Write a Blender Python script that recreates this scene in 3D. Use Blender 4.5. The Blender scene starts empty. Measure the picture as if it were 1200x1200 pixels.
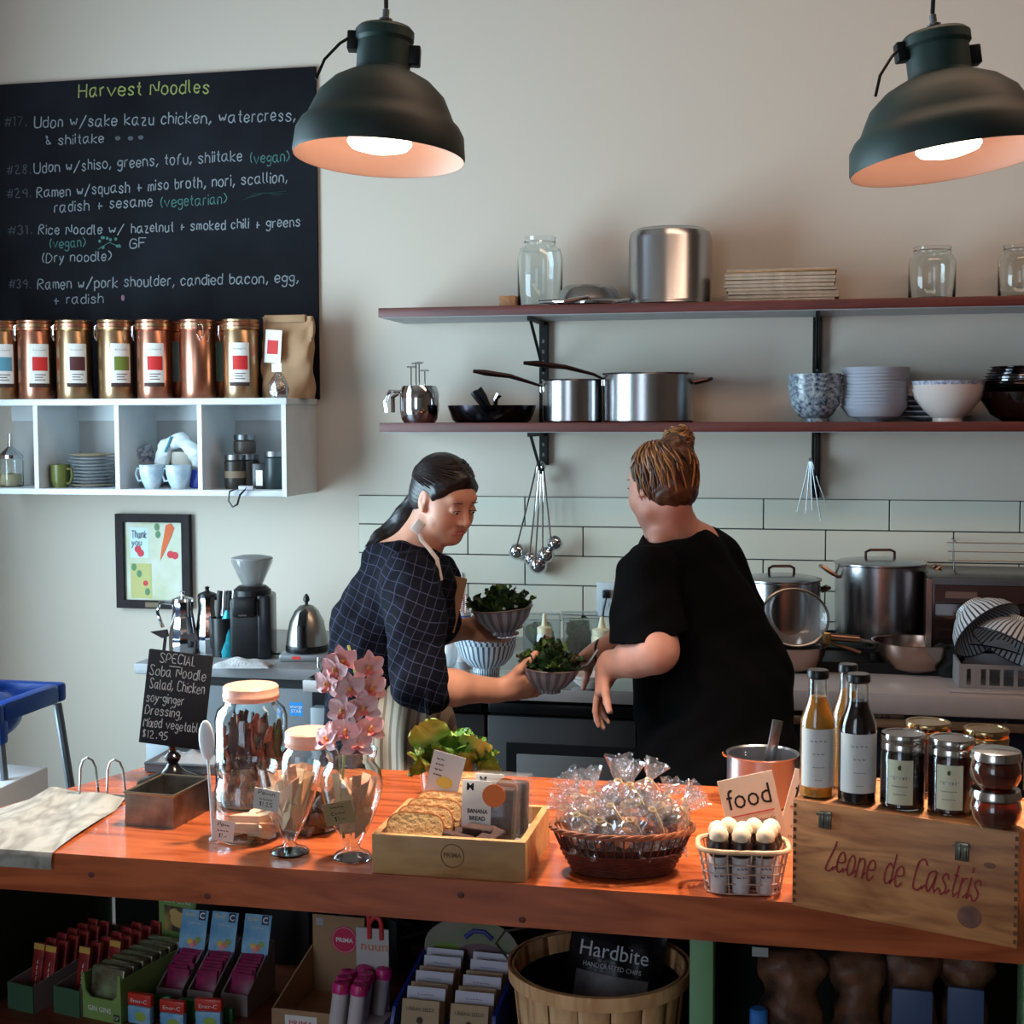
import bpy, bmesh, math, random
import numpy as np
from mathutils import Vector, Matrix, Euler
R=math.radians; PI=math.pi
C=bpy.context.scene.collection
# ---------------- camera, world, lights, exposure ----------------
YAW=R(12); FPX=1650.0; PITCH=math.atan(108/FPX)
CAM=Vector((0,-4.75,1.62))
sc=bpy.context.scene
cd=bpy.data.cameras.new('camera'); cam=bpy.data.objects.new('camera',cd); C.objects.link(cam)
cd.sensor_width=36; cd.lens=36*FPX/1200; cam.location=CAM
cam.rotation_euler=(R(90)-PITCH,R(0.15),YAW); cd.clip_start=.05; sc.camera=cam
MW=cam.rotation_euler.to_matrix()
FWD=MW@Vector((0,0,-1)); RGT=MW@Vector((1,0,0)); UPV=MW@Vector((0,1,0))
HF=Vector((-math.sin(YAW),math.cos(YAW),0)); HR=Vector((math.cos(YAW),math.sin(YAW),0))
sc.view_settings.view_transform='Standard'; sc.view_settings.look='None'
sc.view_settings.gamma=1; sc.view_settings.use_curve_mapping=False
sc.view_settings.exposure=-0.18
w=bpy.data.worlds.new('world'); sc.world=w; w.use_nodes=True
w.node_tree.nodes['Background'].inputs[0].default_value=(.62,.78,1,1)
w.node_tree.nodes['Background'].inputs[1].default_value=3.2
def lamp(name,kind,loc,power,col,rot=(0,0,0),**k):
    l=bpy.data.lights.new(name,kind); l.energy=power; l.color=col
    for a,b in k.items(): setattr(l,a,b)
    o=bpy.data.objects.new(name,l); C.objects.link(o); o.location=loc; o.rotation_euler=rot; return o
# daylight entering by the shop windows (left wall and street front)
lamp('daylight_left','AREA',(-3.06,-1.95,1.30),150,(.60,.86,1),(0,R(-90),0),shape='RECTANGLE',size=1.9,size_y=1.7)
lamp('daylight_front','AREA',(-2.0,-8.3,2.0),20,(.85,.92,1),(R(90),0,0),shape='RECTANGLE',size=1.8,size_y=2.6)
lamp('warm_ceiling_fill','AREA',(.7,-2.1,3.44),28,(1,.66,.46),(R(18),0,0),shape='RECTANGLE',size=2.6,size_y=.4)  # added warm fill standing in for ceiling bounce, no fixture there
# ---------------- pixel rays to places in the room ----------------
def ray(px,py): return (FWD+RGT*((px-600)/FPX)+UPV*((600-py)/FPX))
def at(px,py,d): return CAM+ray(px,py)*d
def onz(px,py,z):
    r=ray(px,py); return CAM+r*((z-CAM.z)/r.z)
def onY(px,py,Y):
    r=ray(px,py); return CAM+r*((Y-CAM.y)/r.y)
def dep(p): return (Vector(p)-CAM).dot(FWD)
def mpp(p): return dep(p)/FPX
def stand(px,py,z,rpx=0):      # centre of a round base whose near rim shows at px,py
    p=onz(px,py,z); s=mpp(p)
    v=Vector((p.x-CAM.x,p.y-CAM.y,0)).normalized()
    return p+v*(rpx*s),s
# ---------------- materials ----------------
def lin(c):
    return tuple(((x/255)/12.92 if x/255<=.04045 else (((x/255)+.055)/1.055)**2.4) for x in c)+(1,)
MC={}
def mat(name,col,rough=.5,metal=0,var=0,vs=8,bump=0,bs=40,trans=0,ior=1.45,emit=None,es=0,alpha=1,coat=0,sss=0,col2=None,stretch=None,spec=None):
    if name in MC: return MC[name]
    m=bpy.data.materials.new(name); m.use_nodes=True; nt=m.node_tree; N=nt.nodes; L=nt.links
    b=N['Principled BSDF']; c=lin(col)
    b.inputs['Base Color'].default_value=c; b.inputs['Roughness'].default_value=rough; b.inputs['Metallic'].default_value=metal
    b.inputs['IOR'].default_value=ior
    if trans: b.inputs['Transmission Weight'].default_value=trans
    if coat: b.inputs['Coat Weight'].default_value=coat; b.inputs['Coat Roughness'].default_value=.12
    if spec is not None: b.inputs['Specular IOR Level'].default_value=spec
    if sss:
        b.inputs['Subsurface Weight'].default_value=sss; b.inputs['Subsurface Radius'].default_value=(.012,.005,.003); b.inputs['Subsurface Scale'].default_value=1
    if alpha<1: b.inputs['Alpha'].default_value=alpha
    if emit: b.inputs['Emission Color'].default_value=lin(emit); b.inputs['Emission Strength'].default_value=es
    tc=None
    def coord():
        nonlocal tc
        if tc is None:
            t=N.new('ShaderNodeTexCoord'); mp=N.new('ShaderNodeMapping'); L.new(t.outputs['Object'],mp.inputs[0]); tc=mp.outputs[0]
            if stretch: mp.inputs['Scale'].default_value=stretch
        return tc
    if var or col2:
        n=N.new('ShaderNodeTexNoise'); n.inputs['Scale'].default_value=vs; n.inputs['Detail'].default_value=5; L.new(coord(),n.inputs['Vector'])
        r=N.new('ShaderNodeValToRGB'); r.color_ramp.elements[0].position=.32; r.color_ramp.elements[1].position=.68
        if col2: a,d=c,lin(col2)
        else: a=tuple(x*(1-var) for x in c[:3])+(1,); d=tuple(min(1,x*(1+var)) for x in c[:3])+(1,)
        r.color_ramp.elements[0].color=a; r.color_ramp.elements[1].color=d
        L.new(n.outputs['Fac'],r.inputs[0]); L.new(r.outputs[0],b.inputs['Base Color'])
    if bump:
        n=N.new('ShaderNodeTexNoise'); n.inputs['Scale'].default_value=bs; n.inputs['Detail'].default_value=4; L.new(coord(),n.inputs['Vector'])
        q=N.new('ShaderNodeBump'); q.inputs['Strength'].default_value=bump; q.inputs['Distance'].default_value=.01
        L.new(n.outputs['Fac'],q.inputs['Height']); L.new(q.outputs[0],b.inputs['Normal'])
    MC[name]=m; return m
def wood(name,c1,c2,scale=(1,14,14),rough=.4,coat=0,knots=False,wear=None,rings=4):
    if name in MC: return MC[name]
    m=bpy.data.materials.new(name); m.use_nodes=True; nt=m.node_tree; N=nt.nodes; L=nt.links; b=N['Principled BSDF']
    b.inputs['Roughness'].default_value=rough
    if coat: b.inputs['Coat Weight'].default_value=coat; b.inputs['Coat Roughness'].default_value=.1
    t=N.new('ShaderNodeTexCoord'); mp=N.new('ShaderNodeMapping'); mp.inputs['Scale'].default_value=scale; L.new(t.outputs['Object'],mp.inputs[0])
    n=N.new('ShaderNodeTexNoise'); n.inputs['Scale'].default_value=1.6; n.inputs['Detail'].default_value=3; n.inputs['Distortion'].default_value=.6; L.new(mp.outputs[0],n.inputs['Vector'])
    mu=N.new('ShaderNodeMath'); mu.operation='MULTIPLY'; mu.inputs[1].default_value=rings; L.new(n.outputs['Fac'],mu.inputs[0])
    pp=N.new('ShaderNodeMath'); pp.operation='PINGPONG'; pp.inputs[1].default_value=.5; L.new(mu.outputs[0],pp.inputs[0])
    n2=N.new('ShaderNodeTexNoise'); n2.inputs['Scale'].default_value=9; n2.inputs['Detail'].default_value=6; L.new(mp.outputs[0],n2.inputs['Vector'])
    ad=N.new('ShaderNodeMath'); ad.operation='ADD'; L.new(pp.outputs[0],ad.inputs[0]); L.new(n2.outputs['Fac'],ad.inputs[1])
    r=N.new('ShaderNodeValToRGB'); r.color_ramp.elements[0].position=.35; r.color_ramp.elements[1].position=1.05 if False else 1
    r.color_ramp.elements[0].color=lin(c1); r.color_ramp.elements[1].color=lin(c2); L.new(ad.outputs[0],r.inputs[0])
    out=r.outputs[0]
    if knots:
        v=N.new('ShaderNodeTexVoronoi'); v.inputs['Scale'].default_value=knots; L.new(t.outputs['Object'],v.inputs['Vector'])
        k=N.new('ShaderNodeValToRGB'); k.color_ramp.elements[0].position=.06; k.color_ramp.elements[1].position=.16
        k.color_ramp.elements[0].color=(.25,.15,.12,1); k.color_ramp.elements[1].color=(1,1,1,1); L.new(v.outputs['Distance'],k.inputs[0])
        x=N.new('ShaderNodeMixRGB'); x.blend_type='MULTIPLY'; x.inputs[0].default_value=.8; L.new(out,x.inputs[1]); L.new(k.outputs[0],x.inputs[2]); out=x.outputs[0]
    L.new(out,b.inputs['Base Color'])
    q=N.new('ShaderNodeBump'); q.inputs['Strength'].default_value=.12; q.inputs['Distance'].default_value=.004; L.new(ad.outputs[0],q.inputs['Height']); L.new(q.outputs[0],b.inputs['Normal'])
    MC[name]=m; return m
def film(name,col,clear=.7,rough=.12):
    if name in MC: return MC[name]
    m=bpy.data.materials.new(name); m.use_nodes=True; nt=m.node_tree; N=nt.nodes; L=nt.links
    b=N['Principled BSDF']; b.inputs['Base Color'].default_value=lin(col); b.inputs['Roughness'].default_value=rough; b.inputs['Specular IOR Level'].default_value=1
    b.inputs['Coat Weight'].default_value=1; b.inputs['Coat Roughness'].default_value=.06
    t=N.new('ShaderNodeBsdfTransparent'); x=N.new('ShaderNodeMixShader'); x.inputs[0].default_value=clear
    L.new(b.outputs[0],x.inputs[1]); L.new(t.outputs[0],x.inputs[2]); L.new(x.outputs[0],N['Material Output'].inputs[0]); MC[name]=m; return m
def crinkle(name,col,clear=.7,rough=.1):
    if name in MC: return MC[name]
    m=film(name,col,clear,rough); b=m.node_tree.nodes['Principled BSDF']; b.inputs['Metallic'].default_value=.85
    N=m.node_tree.nodes; t=N.new('ShaderNodeTexCoord'); v=N.new('ShaderNodeTexVoronoi'); v.inputs['Scale'].default_value=70; q=N.new('ShaderNodeBump'); q.inputs['Strength'].default_value=.8; q.inputs['Distance'].default_value=.006
    m.node_tree.links.new(t.outputs['Object'],v.inputs['Vector']); m.node_tree.links.new(v.outputs['Distance'],q.inputs['Height']); m.node_tree.links.new(q.outputs[0],b.inputs['Normal']); return m
def stripes(name,c1,c2,n,width=.4,mode='ang',rough=.3,noise=0):
    """painted stripes running up a round bowl (ang) or bands along an axis (x)"""
    if name in MC: return MC[name]
    m=bpy.data.materials.new(name); m.use_nodes=True; nt=m.node_tree; N=nt.nodes; L=nt.links; b=N['Principled BSDF']; b.inputs['Roughness'].default_value=rough
    t=N.new('ShaderNodeTexCoord'); s=N.new('ShaderNodeSeparateXYZ'); L.new(t.outputs['Object'],s.inputs[0])
    if mode=='ang':
        a=N.new('ShaderNodeMath'); a.operation='ARCTAN2'; L.new(s.outputs[1],a.inputs[0]); L.new(s.outputs[0],a.inputs[1]); src=a.outputs[0]; k=n/(2*PI)
    else: src=s.outputs[{'x':0,'y':1,'z':2}[mode]]; k=n
    f=N.new('ShaderNodeMath'); f.operation='MULTIPLY'; f.inputs[1].default_value=k; L.new(src,f.inputs[0])
    if noise:
        no=N.new('ShaderNodeTexNoise'); no.inputs['Scale'].default_value=3; L.new(t.outputs['Object'],no.inputs['Vector'])
        ma=N.new('ShaderNodeMath'); ma.operation='MULTIPLY_ADD'; ma.inputs[1].default_value=noise; L.new(no.outputs['Fac'],ma.inputs[0]); L.new(f.outputs[0],ma.inputs[2]); f=ma
    g=N.new('ShaderNodeMath'); g.operation='FRACT'; L.new(f.outputs[0],g.inputs[0])
    h=N.new('ShaderNodeMath'); h.operation='LESS_THAN'; h.inputs[1].default_value=width; L.new(g.outputs[0],h.inputs[0])
    x=N.new('ShaderNodeMixRGB'); x.inputs[1].default_value=lin(c1); x.inputs[2].default_value=lin(c2); L.new(h.outputs[0],x.inputs[0]); L.new(x.outputs[0],b.inputs['Base Color'])
    MC[name]=m; return m
# ---------------- meshes ----------------
class MB:
    def __init__(s): s.v=[]; s.f=[]
    def add(s,V,Fc,M=None):
        n=len(s.v)
        if M is not None: V=[M@Vector(v) for v in V]
        s.v+= [tuple(v) for v in V]; s.f+=[tuple(i+n for i in f) for f in Fc]; return s
    def box(s,a,b,M=None):
        x0,y0,z0=a; x1,y1,z1=b
        return s.add([(x0,y0,z0),(x1,y0,z0),(x1,y1,z0),(x0,y1,z0),(x0,y0,z1),(x1,y0,z1),(x1,y1,z1),(x0,y1,z1)],
          [(3,2,1,0),(4,5,6,7),(0,1,5,4),(1,2,6,5),(2,3,7,6),(3,0,4,7)],M)
    def rbox(s,a,b,r,M=None,seg=2):
        bm=bmesh.new(); bmesh.ops.create_cube(bm,size=1)
        for v in bm.verts: v.co=Vector([(a[i]+b[i])/2+v.co[i]*(b[i]-a[i]) for i in range(3)])
        bmesh.ops.bevel(bm,geom=bm.edges[:],offset=r,segments=seg,affect='EDGES',profile=.5)
        bm.verts.index_update(); V=[v.co.copy() for v in bm.verts]; Fc=[[v.index for v in f.verts] for f in bm.faces]; bm.free(); return s.add(V,Fc,M)
    def lathe(s,prof,seg=32,M=None,wob=None,arc=1.0):
        V=[];Fc=[];n=len(prof); full=arc>=1
        rows=seg if full else seg+1
        for i in range(rows):
            a=2*PI*arc*i/seg
            for j,(r,z) in enumerate(prof):
                k=wob(a,j) if wob else 1
                V.append((r*k*math.cos(a),r*k*math.sin(a),z))
        for i in range(seg):
            i2=(i+1)%rows
            for j in range(n-1):
                if prof[j][0]<1e-7 and prof[j+1][0]<1e-7: continue
                q=[i*n+j,i2*n+j,i2*n+j+1,i*n+j+1]
                Fc.append(q)
        return s.add(V,Fc,M)
    def tube(s,pts,r,seg=8,closed=False,cap=True,M=None,flat=1):
        pts=[Vector(p) for p in pts]; n=len(pts); rr=r if isinstance(r,(list,tuple)) else [r]*n
        V=[];Fc=[]; up=None
        for i,p in enumerate(pts):
            if closed: t=pts[(i+1)%n]-pts[i-1]
            else: t=pts[min(i+1,n-1)]-pts[max(i-1,0)]
            if t.length<1e-9: t=Vector((0,0,1))
            t.normalize()
            if up is None: up=Vector((0,0,1)) if abs(t.z)<.9 else Vector((1,0,0))
            a=t.cross(up)
            if a.length<1e-4: a=t.cross(Vector((0,1,0)))
            a.normalize(); b=a.cross(t).normalized(); up=b
            for k in range(seg):
                g=2*PI*k/seg; V.append(p+a*math.cos(g)*rr[i]+b*math.sin(g)*rr[i]*flat)
        for i in range(n if closed else n-1):
            i2=(i+1)%n
            for k in range(seg):
                Fc.append((i*seg+k,i*seg+(k+1)%seg,i2*seg+(k+1)%seg,i2*seg+k))
        if cap and not closed:
            Fc.append(tuple(range(seg-1,-1,-1))); Fc.append(tuple((n-1)*seg+k for k in range(seg)))
        return s.add(V,Fc,M)
    def ball(s,c,r,seg=16,M=None):
        if not isinstance(r,(tuple,list,Vector)): r=(r,r,r)
        T=Matrix.Translation(c)@Matrix.Diagonal((r[0],r[1],r[2],1))
        if M is not None: T=M@T
        n=max(4,seg//2)
        return s.lathe([(math.sin(PI*i/n) if 0<i<n else 0,-math.cos(PI*i/n)) for i in range(n+1)],seg,T)
    def prism(s,poly,z0,z1,M=None):   # polygon in xy
        n=len(poly); V=[(x,y,z0) for x,y in poly]+[(x,y,z1) for x,y in poly]
        return s.add(V,[tuple(range(n-1,-1,-1)),tuple(range(n,2*n))]+[(i,(i+1)%n,(i+1)%n+n,i+n) for i in range(n)],M)
    def grid(s,fn,nu,nv,M=None):
        V=[fn(i/nu,j/nv) for i in range(nu+1) for j in range(nv+1)]
        return s.add(V,[(i*(nv+1)+j,(i+1)*(nv+1)+j,(i+1)*(nv+1)+j+1,i*(nv+1)+j+1) for i in range(nu) for j in range(nv)],M)
    def mesh(s,name='m',sharp=35,weld=False,merge=True):
        me=bpy.data.meshes.new(name)
        me.from_pydata(s.v,[],s.f)
        if merge:
            bm=bmesh.new(); bm.from_mesh(me); bmesh.ops.remove_doubles(bm,verts=bm.verts,dist=1e-6)
            bmesh.ops.recalc_face_normals(bm,faces=bm.faces) if s.__dict__.get('rc',True) else None
            bm.to_mesh(me); bm.free()
        me.validate(); me.shade_smooth()
        if sharp: me.set_sharp_from_angle(angle=R(sharp))
        return me
def TR(x=0,y=0,z=0,rx=0,ry=0,rz=0,s=1):
    return Matrix.Translation((x,y,z))@Euler((R(rx),R(ry),R(rz))).to_matrix().to_4x4()@Matrix.Scale(s,4)
def A(name,me,m,parent=None,loc=(0,0,0),rot=(0,0,0),label=None,sharp=35):
    if isinstance(me,MB): me=me.mesh(name,sharp)
    o=bpy.data.objects.new(name,me); C.objects.link(o)
    if m is not None and not me.materials: me.materials.append(m)
    elif m is not None and me.materials[0]!=m:
        o.material_slots[0].link='OBJECT'; o.material_slots[0].material=m
    o.location=loc; o.rotation_euler=[R(a) for a in rot]
    if parent: o.parent=parent
    if label: o['label']=label
    return o
def T(name,label,cat,loc,rz=0,group=None,rot=None):
    o=bpy.data.objects.new(name,None); C.objects.link(o); o.location=loc; o.rotation_euler=(0,0,rz) if rot is None else rot
    o.empty_display_size=.02; o['label']=label; o['category']=cat
    if group: o['group']=group
    return o
def tag(o,label,cat,group=None,kind=None):
    o['label']=label; o['category']=cat
    if group: o['group']=group
    if kind: o['kind']=kind
    return o
def ST(o): o['kind']='structure'; return o
def dup(root,loc=None,rz=None,label=None,name=None):
    r=root.copy(); C.objects.link(r)
    if loc is not None: r.location=loc
    if rz is not None: r.rotation_euler=(0,0,rz)
    if label: r['label']=label
    for ch in list(root.children):
        c=ch.copy(); C.objects.link(c); c.parent=r
        for g in ch.children:
            d=g.copy(); C.objects.link(d); d.parent=c
    return r
def scl(prof,s): return [(r*s,z*s) for r,z in prof]
def vessel(outer,t):
    """closed wall from an outer profile running bottom centre to rim"""
    inner=[(max(0,r-t),z) for r,z in reversed(outer[1:])]
    inner=[(r,max(z,t)) for r,z in inner]
    return outer+inner+[(0,t)]
# ---------------- single-stroke handwriting ----------------
GL=dict(l.split('=',1) for l in '''a=36 16 05 03 12 22 35|36 33 42
b=08 02 22 33 35 26 05
c=35 26 16 05 03 12 22 33
d=38 32|35 26 16 05 03 12 22 33
e=04 34 35 26 16 05 03 12 22 33
f=38 28 17 12|06 26
g=35 26 16 05 04 13 23 34|36 31 20 10 01
h=08 02|05 16 26 35 32
i=06 02|07 08
j=16 11 00|17 18
k=08 02|36 04 32
l=08 03 12
m=06 02|05 16 25 22|25 36 45 42
n=06 02|05 16 26 35 32
o=16 05 03 12 22 33 35 26 16
p=06 00|05 16 26 35 33 22 12 03
q=36 30|35 26 16 05 03 12 22 33
r=06 02|05 16 26
s=35 26 16 05 24 33 22 12 03
t=18 13 22|06 26
u=06 03 12 22 33|36 32
v=06 22 46
w=06 12 25 32 46
x=06 32|02 36
y=06 13 24|36 23 00
z=06 36 02 32
A=02 28 42|14 34
B=02 08 28 37 25 05|25 34 33 22 02
C=47 38 18 07 03 12 32 43
D=02 08 28 46 44 22 02
E=48 08 02 42|05 35
F=48 08 02|05 35
G=47 38 18 06 03 12 32 43 45 25
H=08 02|48 42|05 45
I=08 02
L=08 02 32
M=02 08 25 48 42
N=02 08 42 48
O=18 06 04 12 32 44 46 38 18
P=02 08 38 47 45 04
R=02 08 38 46 05|15 42
S=47 38 18 07 16 34 43 32 12 03
T=08 48|28 22
U=08 03 12 32 43 48
V=08 22 48
K=08 02|48 05 42
W=08 12 26 32 48
Y=08 25 48|25 22
0=18 06 04 12 22 34 36 28 18
1=07 18 12
2=07 18 28 36 02 42
3=07 18 28 36 15 34 33 22 12 03
4=28 04 44|36 32
5=38 08 05 25 34 33 22 02
6=38 16 03 12 22 33 34 25 04
7=08 38 12
8=25 07 18 28 37 15 03 12 22 33 25
9=35 15 06 17 28 37 36 32
.=12 13
,=13 01
:=02 03|06 07
(=28 16 14 22
)=08 26 24 02
/=31 48|31 02
+=14 44|26 22
#=12 28|32 48|04 44|06 46
~=04 15 03 24 13 34 33
Ł=38 37 25 13 12 22 32 43
$=37 28 17 16 34 33 22 13|28 22
'=18 17
-=05 25
&=43 22 13 26 18 16 42'''.split('\n'))
GL['/']='01 48'
def strokes(txt,size=1.0,jit=.18,seed=1,slant=.06,cursive=False):
    rnd=random.Random(seed); out=[]; x=0; last=None
    for ch in txt:
        if ch==' ' or ch not in GL: x+=3.2 if ch==' ' else 2; last=None; continue
        g=[[(int(p[0]),int(p[1])-2) for p in s.split()] for s in GL[ch].split('|')]
        dy=rnd.uniform(-.3,.3); k=rnd.uniform(.92,1.08); mx=0
        for st in g:
            pl=[]
            for (a,b) in st:
                mx=max(mx,a); pl.append(((x+a*k+rnd.uniform(-jit,jit)+slant*b)*size/6,(b+dy+rnd.uniform(-jit,jit))*size/6))
            if len(pl)>3:   # soften corners
                q=[pl[0]]
                for i in range(len(pl)-1):
                    p0,p1=pl[i],pl[i+1]; q.append((p0[0]*.72+p1[0]*.28,p0[1]*.72+p1[1]*.28)); q.append((p0[0]*.28+p1[0]*.72,p0[1]*.28+p1[1]*.72))
                q.append(pl[-1]); pl=q
            if cursive and len(pl)>3:
                q=[pl[0]]
                for i in range(len(pl)-1):
                    p0,p1=pl[i],pl[i+1]; q.append((p0[0]*.72+p1[0]*.28,p0[1]*.72+p1[1]*.28)); q.append((p0[0]*.28+p1[0]*.72,p0[1]*.28+p1[1]*.72))
                q.append(pl[-1]); pl=q
            out.append(pl)
        if cursive and last and ch.islower():
            out.append([last,(( x+.3)*size/6,(1.2)*size/6)])
        last=((x+mx*k+slant*0)*size/6,.25*size/6)
        x+=mx*k+1.5
    return out,x*size/6
def stroke_mb(lines,w,mb=None,M=None,jw=.25,seed=2):
    mb=mb or MB(); rnd=random.Random(seed)
    for pl in lines:
        V=[];Fc=[]; n=len(pl)
        for i,(x,z) in enumerate(pl):
            a=pl[max(i-1,0)]; b=pl[min(i+1,n-1)]; dx,dz=b[0]-a[0],b[1]-a[1]; l=math.hypot(dx,dz) or 1
            nx,nz=-dz/l,dx/l; h=w/2*(1+rnd.uniform(-jw,jw))
            V+=[(x+nx*h,0,z+nz*h),(x-nx*h,0,z-nz*h)]
        for i in range(n-1): Fc.append((2*i,2*i+1,2*i+3,2*i+2))
        mb.add(V,Fc,M)
    return mb
def script_text(name,txt,m,parent,loc,width=None,size=.02,w=.002,rot=(0,0,0),seed=1,cursive=False,slant=.06,center=True,kind=None):
    st,L=strokes(txt,size,seed=seed,cursive=cursive,slant=slant,jit=.12)
    k=(width/L) if width else 1
    st=[[(x*k-(width or L)/2*(1 if center else 0),z) for x,z in pl] for pl in st]
    return A(name,stroke_mb(st,w),m,parent,loc,rot,sharp=0)
def print_text(name,txt,m,parent,loc,size=.01,width=None,rot=(0,0,0),align='CENTER',bold=0,ext=0):
    cu=bpy.data.curves.new(name,'FONT'); cu.body=txt; cu.size=size; cu.align_x=align; cu.resolution_u=2
    if bold: cu.offset=bold*size
    if ext: cu.extrude=ext
    ob=bpy.data.objects.new('t',cu); me=bpy.data.meshes.new_from_object(ob); bpy.data.objects.remove(ob); bpy.data.curves.remove(cu)
    me.transform(Matrix.Rotation(R(90),4,'X'))
    if width and len(me.vertices):
        xs=[v.co.x for v in me.vertices]; k=width/(max(xs)-min(xs)); me.transform(Matrix.Diagonal((k,1,1,1)))
    return A(name,me,m,parent,loc,rot)
# ---------------- implicit bodies (smooth unions, naive surface nets) ----------------
def _cap(P,a,b,ra,rb):
    ab=b-a; t=np.clip(((P-a)@ab)/max(1e-9,ab@ab),0,1); return np.linalg.norm(P-a-t[:,None]*ab,axis=1)-(ra+(rb-ra)*t)
def _ell(P,c,r,Rm):
    q=(P-c)@Rm; k0=np.linalg.norm(q/r,axis=1); k1=np.linalg.norm(q/(r*r),axis=1); return k0*(k0-1)/np.maximum(k1,1e-9)
def field(prims,P,disp=None):
    D=np.full(len(P),9.0)
    for p in prims:
        if p[0]=='c': d=_cap(P,*p[1:5]); k=p[5]
        else: d=_ell(P,*p[1:4]); k=p[4]
        if p[0]=='-':
            d=-d; h=np.clip(.5-.5*(d-D)/k*-1*-1,0,1); h=np.clip(.5+.5*(d-D)/k,0,1); D=D*(1-h)+d*h+k*h*(1-h)
        elif p[0]=='cut':      # half-space removed: keeps the side against the normal
            pass
        else:
            h=np.clip(.5+.5*(D-d)/k,0,1); D=D*(1-h)+d*h-k*h*(1-h)
    if disp is not None: D=D+disp(P)
    return D
def c_(a,b,ra,rb=None,k=.02): return ('c',np.array(a,float),np.array(b,float),ra,rb if rb is not None else ra,k)
def e_(c,r,Rm=None,k=.02,neg=False): return ('-' if neg else 'e',np.array(c,float),np.array(r,float),np.eye(3) if Rm is None else np.array(Rm,float),k)
def implicit(prims,h,disp=None,cuts=(),pad=.03):
    lo=np.full(3,1e9); hi=-lo
    for p in prims:
        if p[0]=='-': continue
        if p[0]=='c':
            for q,r in ((p[1],p[3]),(p[2],p[4])): lo=np.minimum(lo,q-r); hi=np.maximum(hi,q+r)
        else: m=max(p[2]); lo=np.minimum(lo,p[1]-m); hi=np.maximum(hi,p[1]+m)
    lo-=pad; hi+=pad; B=8
    nb=np.ceil((hi-lo)/(h*B)).astype(int); n=nb*B
    def f(P):
        D=field(prims,P,disp)
        for (q,nrm) in cuts: D=np.maximum(D,(P-np.array(q))@np.array(nrm))
        return D
    ci=np.stack(np.meshgrid(*[np.arange(k) for k in nb],indexing='ij'),-1).reshape(-1,3)
    cp=lo+(ci*B+B/2)*h; cD=f(cp); rad=h*B*.87*1.35+.012
    G=np.where(cD<0,-1.,1.).astype(np.float32).reshape(nb)
    G=np.repeat(np.repeat(np.repeat(G,B,0),B,1),B,2)
    act=ci[np.abs(cD)<rad]; off=np.stack(np.meshgrid(*[np.arange(B)]*3,indexing='ij'),-1).reshape(-1,3)
    acp=lo+(act*B+B/2)*h; r0=h*B*.87+.06
    for s in range(0,len(act),400):
        ab=act[s:s+400]; cp_=acp[s:s+400]; idx=(ab[:,None,:]*B+off[None]); P=lo+idx*h; D=np.full(P.shape[:2],9.0)
        for p in prims:
            k=p[5] if p[0]=='c' else p[4]
            dc=_cap(cp_,*p[1:5]) if p[0]=='c' else _ell(cp_,*p[1:4])
            m=dc<r0+k*1.5
            if not m.any(): continue
            Q=P[m].reshape(-1,3); d=_cap(Q,*p[1:5]) if p[0]=='c' else _ell(Q,*p[1:4]); Dm=D[m].ravel()
            if p[0]=='-': d=-d; hh=np.clip(.5+.5*(d-Dm)/k,0,1); Dm=Dm*(1-hh)+d*hh+k*hh*(1-hh)
            else: hh=np.clip(.5+.5*(Dm-d)/k,0,1); Dm=Dm*(1-hh)+d*hh-k*hh*(1-hh)
            D[m]=Dm.reshape(-1,B**3)
        D=D.ravel(); P=P.reshape(-1,3)
        if disp is not None: D=D+disp(P)
        for (q,nrm) in cuts: D=np.maximum(D,(P-np.array(q))@np.array(nrm))
        idx=idx.reshape(-1,3); G[idx[:,0],idx[:,1],idx[:,2]]=D
    ins=G<0
    cells=np.zeros(tuple(np.array(G.shape)-1),np.uint8)
    for a in (0,1):
        for b in (0,1):
            for c in (0,1): cells+=ins[a:G.shape[0]-1+a,b:G.shape[1]-1+b,c:G.shape[2]-1+c]
    cid=np.argwhere((cells>0)&(cells<8)); vid=np.full(cells.shape,-1,np.int64); vid[tuple(cid.T)]=np.arange(len(cid))
    acc=np.zeros((len(cid),3)); cnt=np.zeros(len(cid))
    cor=[(a,b,c) for a in (0,1) for b in (0,1) for c in (0,1)]
    for p in cor:
        for ax in range(3):
            if p[ax]: continue
            q=list(p); q[ax]=1
            g0=G[tuple((cid+p).T)]; g1=G[tuple((cid+q).T)]; m=(g0<0)!=(g1<0); t=np.where(m,g0/np.where(m,g0-g1,1),0)
            pos=np.array(p,float)[None].repeat(len(cid),0); pos[:,ax]=t; acc+=pos*m[:,None]; cnt+=m
    V=lo+(cid+acc/cnt[:,None])*h
    Fs=[]
    for ax in range(3):
        u,v=(ax+1)%3,(ax+2)%3; sl=[slice(None)]*3; sl[ax]=slice(1,None); s0=[slice(None)]*3; s0[ax]=slice(None,-1)
        ch=np.argwhere(ins[tuple(sl)]!=ins[tuple(s0)]); ch=ch[(ch[:,u]>0)&(ch[:,v]>0)&(ch[:,u]<G.shape[u]-1)&(ch[:,v]<G.shape[v]-1)]
        fl=ins[tuple(ch.T)]; q=[]
        for du,dv in ((-1,-1),(0,-1),(0,0),(-1,0)):
            k=ch.copy(); k[:,u]+=du; k[:,v]+=dv; q.append(vid[tuple(k.T)])
        q=np.stack(q,1); q[~fl]=q[~fl][:,::-1]; Fs.append(q[(q>=0).all(1)])
    Fs=np.concatenate(Fs); me=bpy.data.meshes.new('body'); me.vertices.add(len(V)); me.vertices.foreach_set('co',V.astype(np.float32).ravel())
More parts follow.
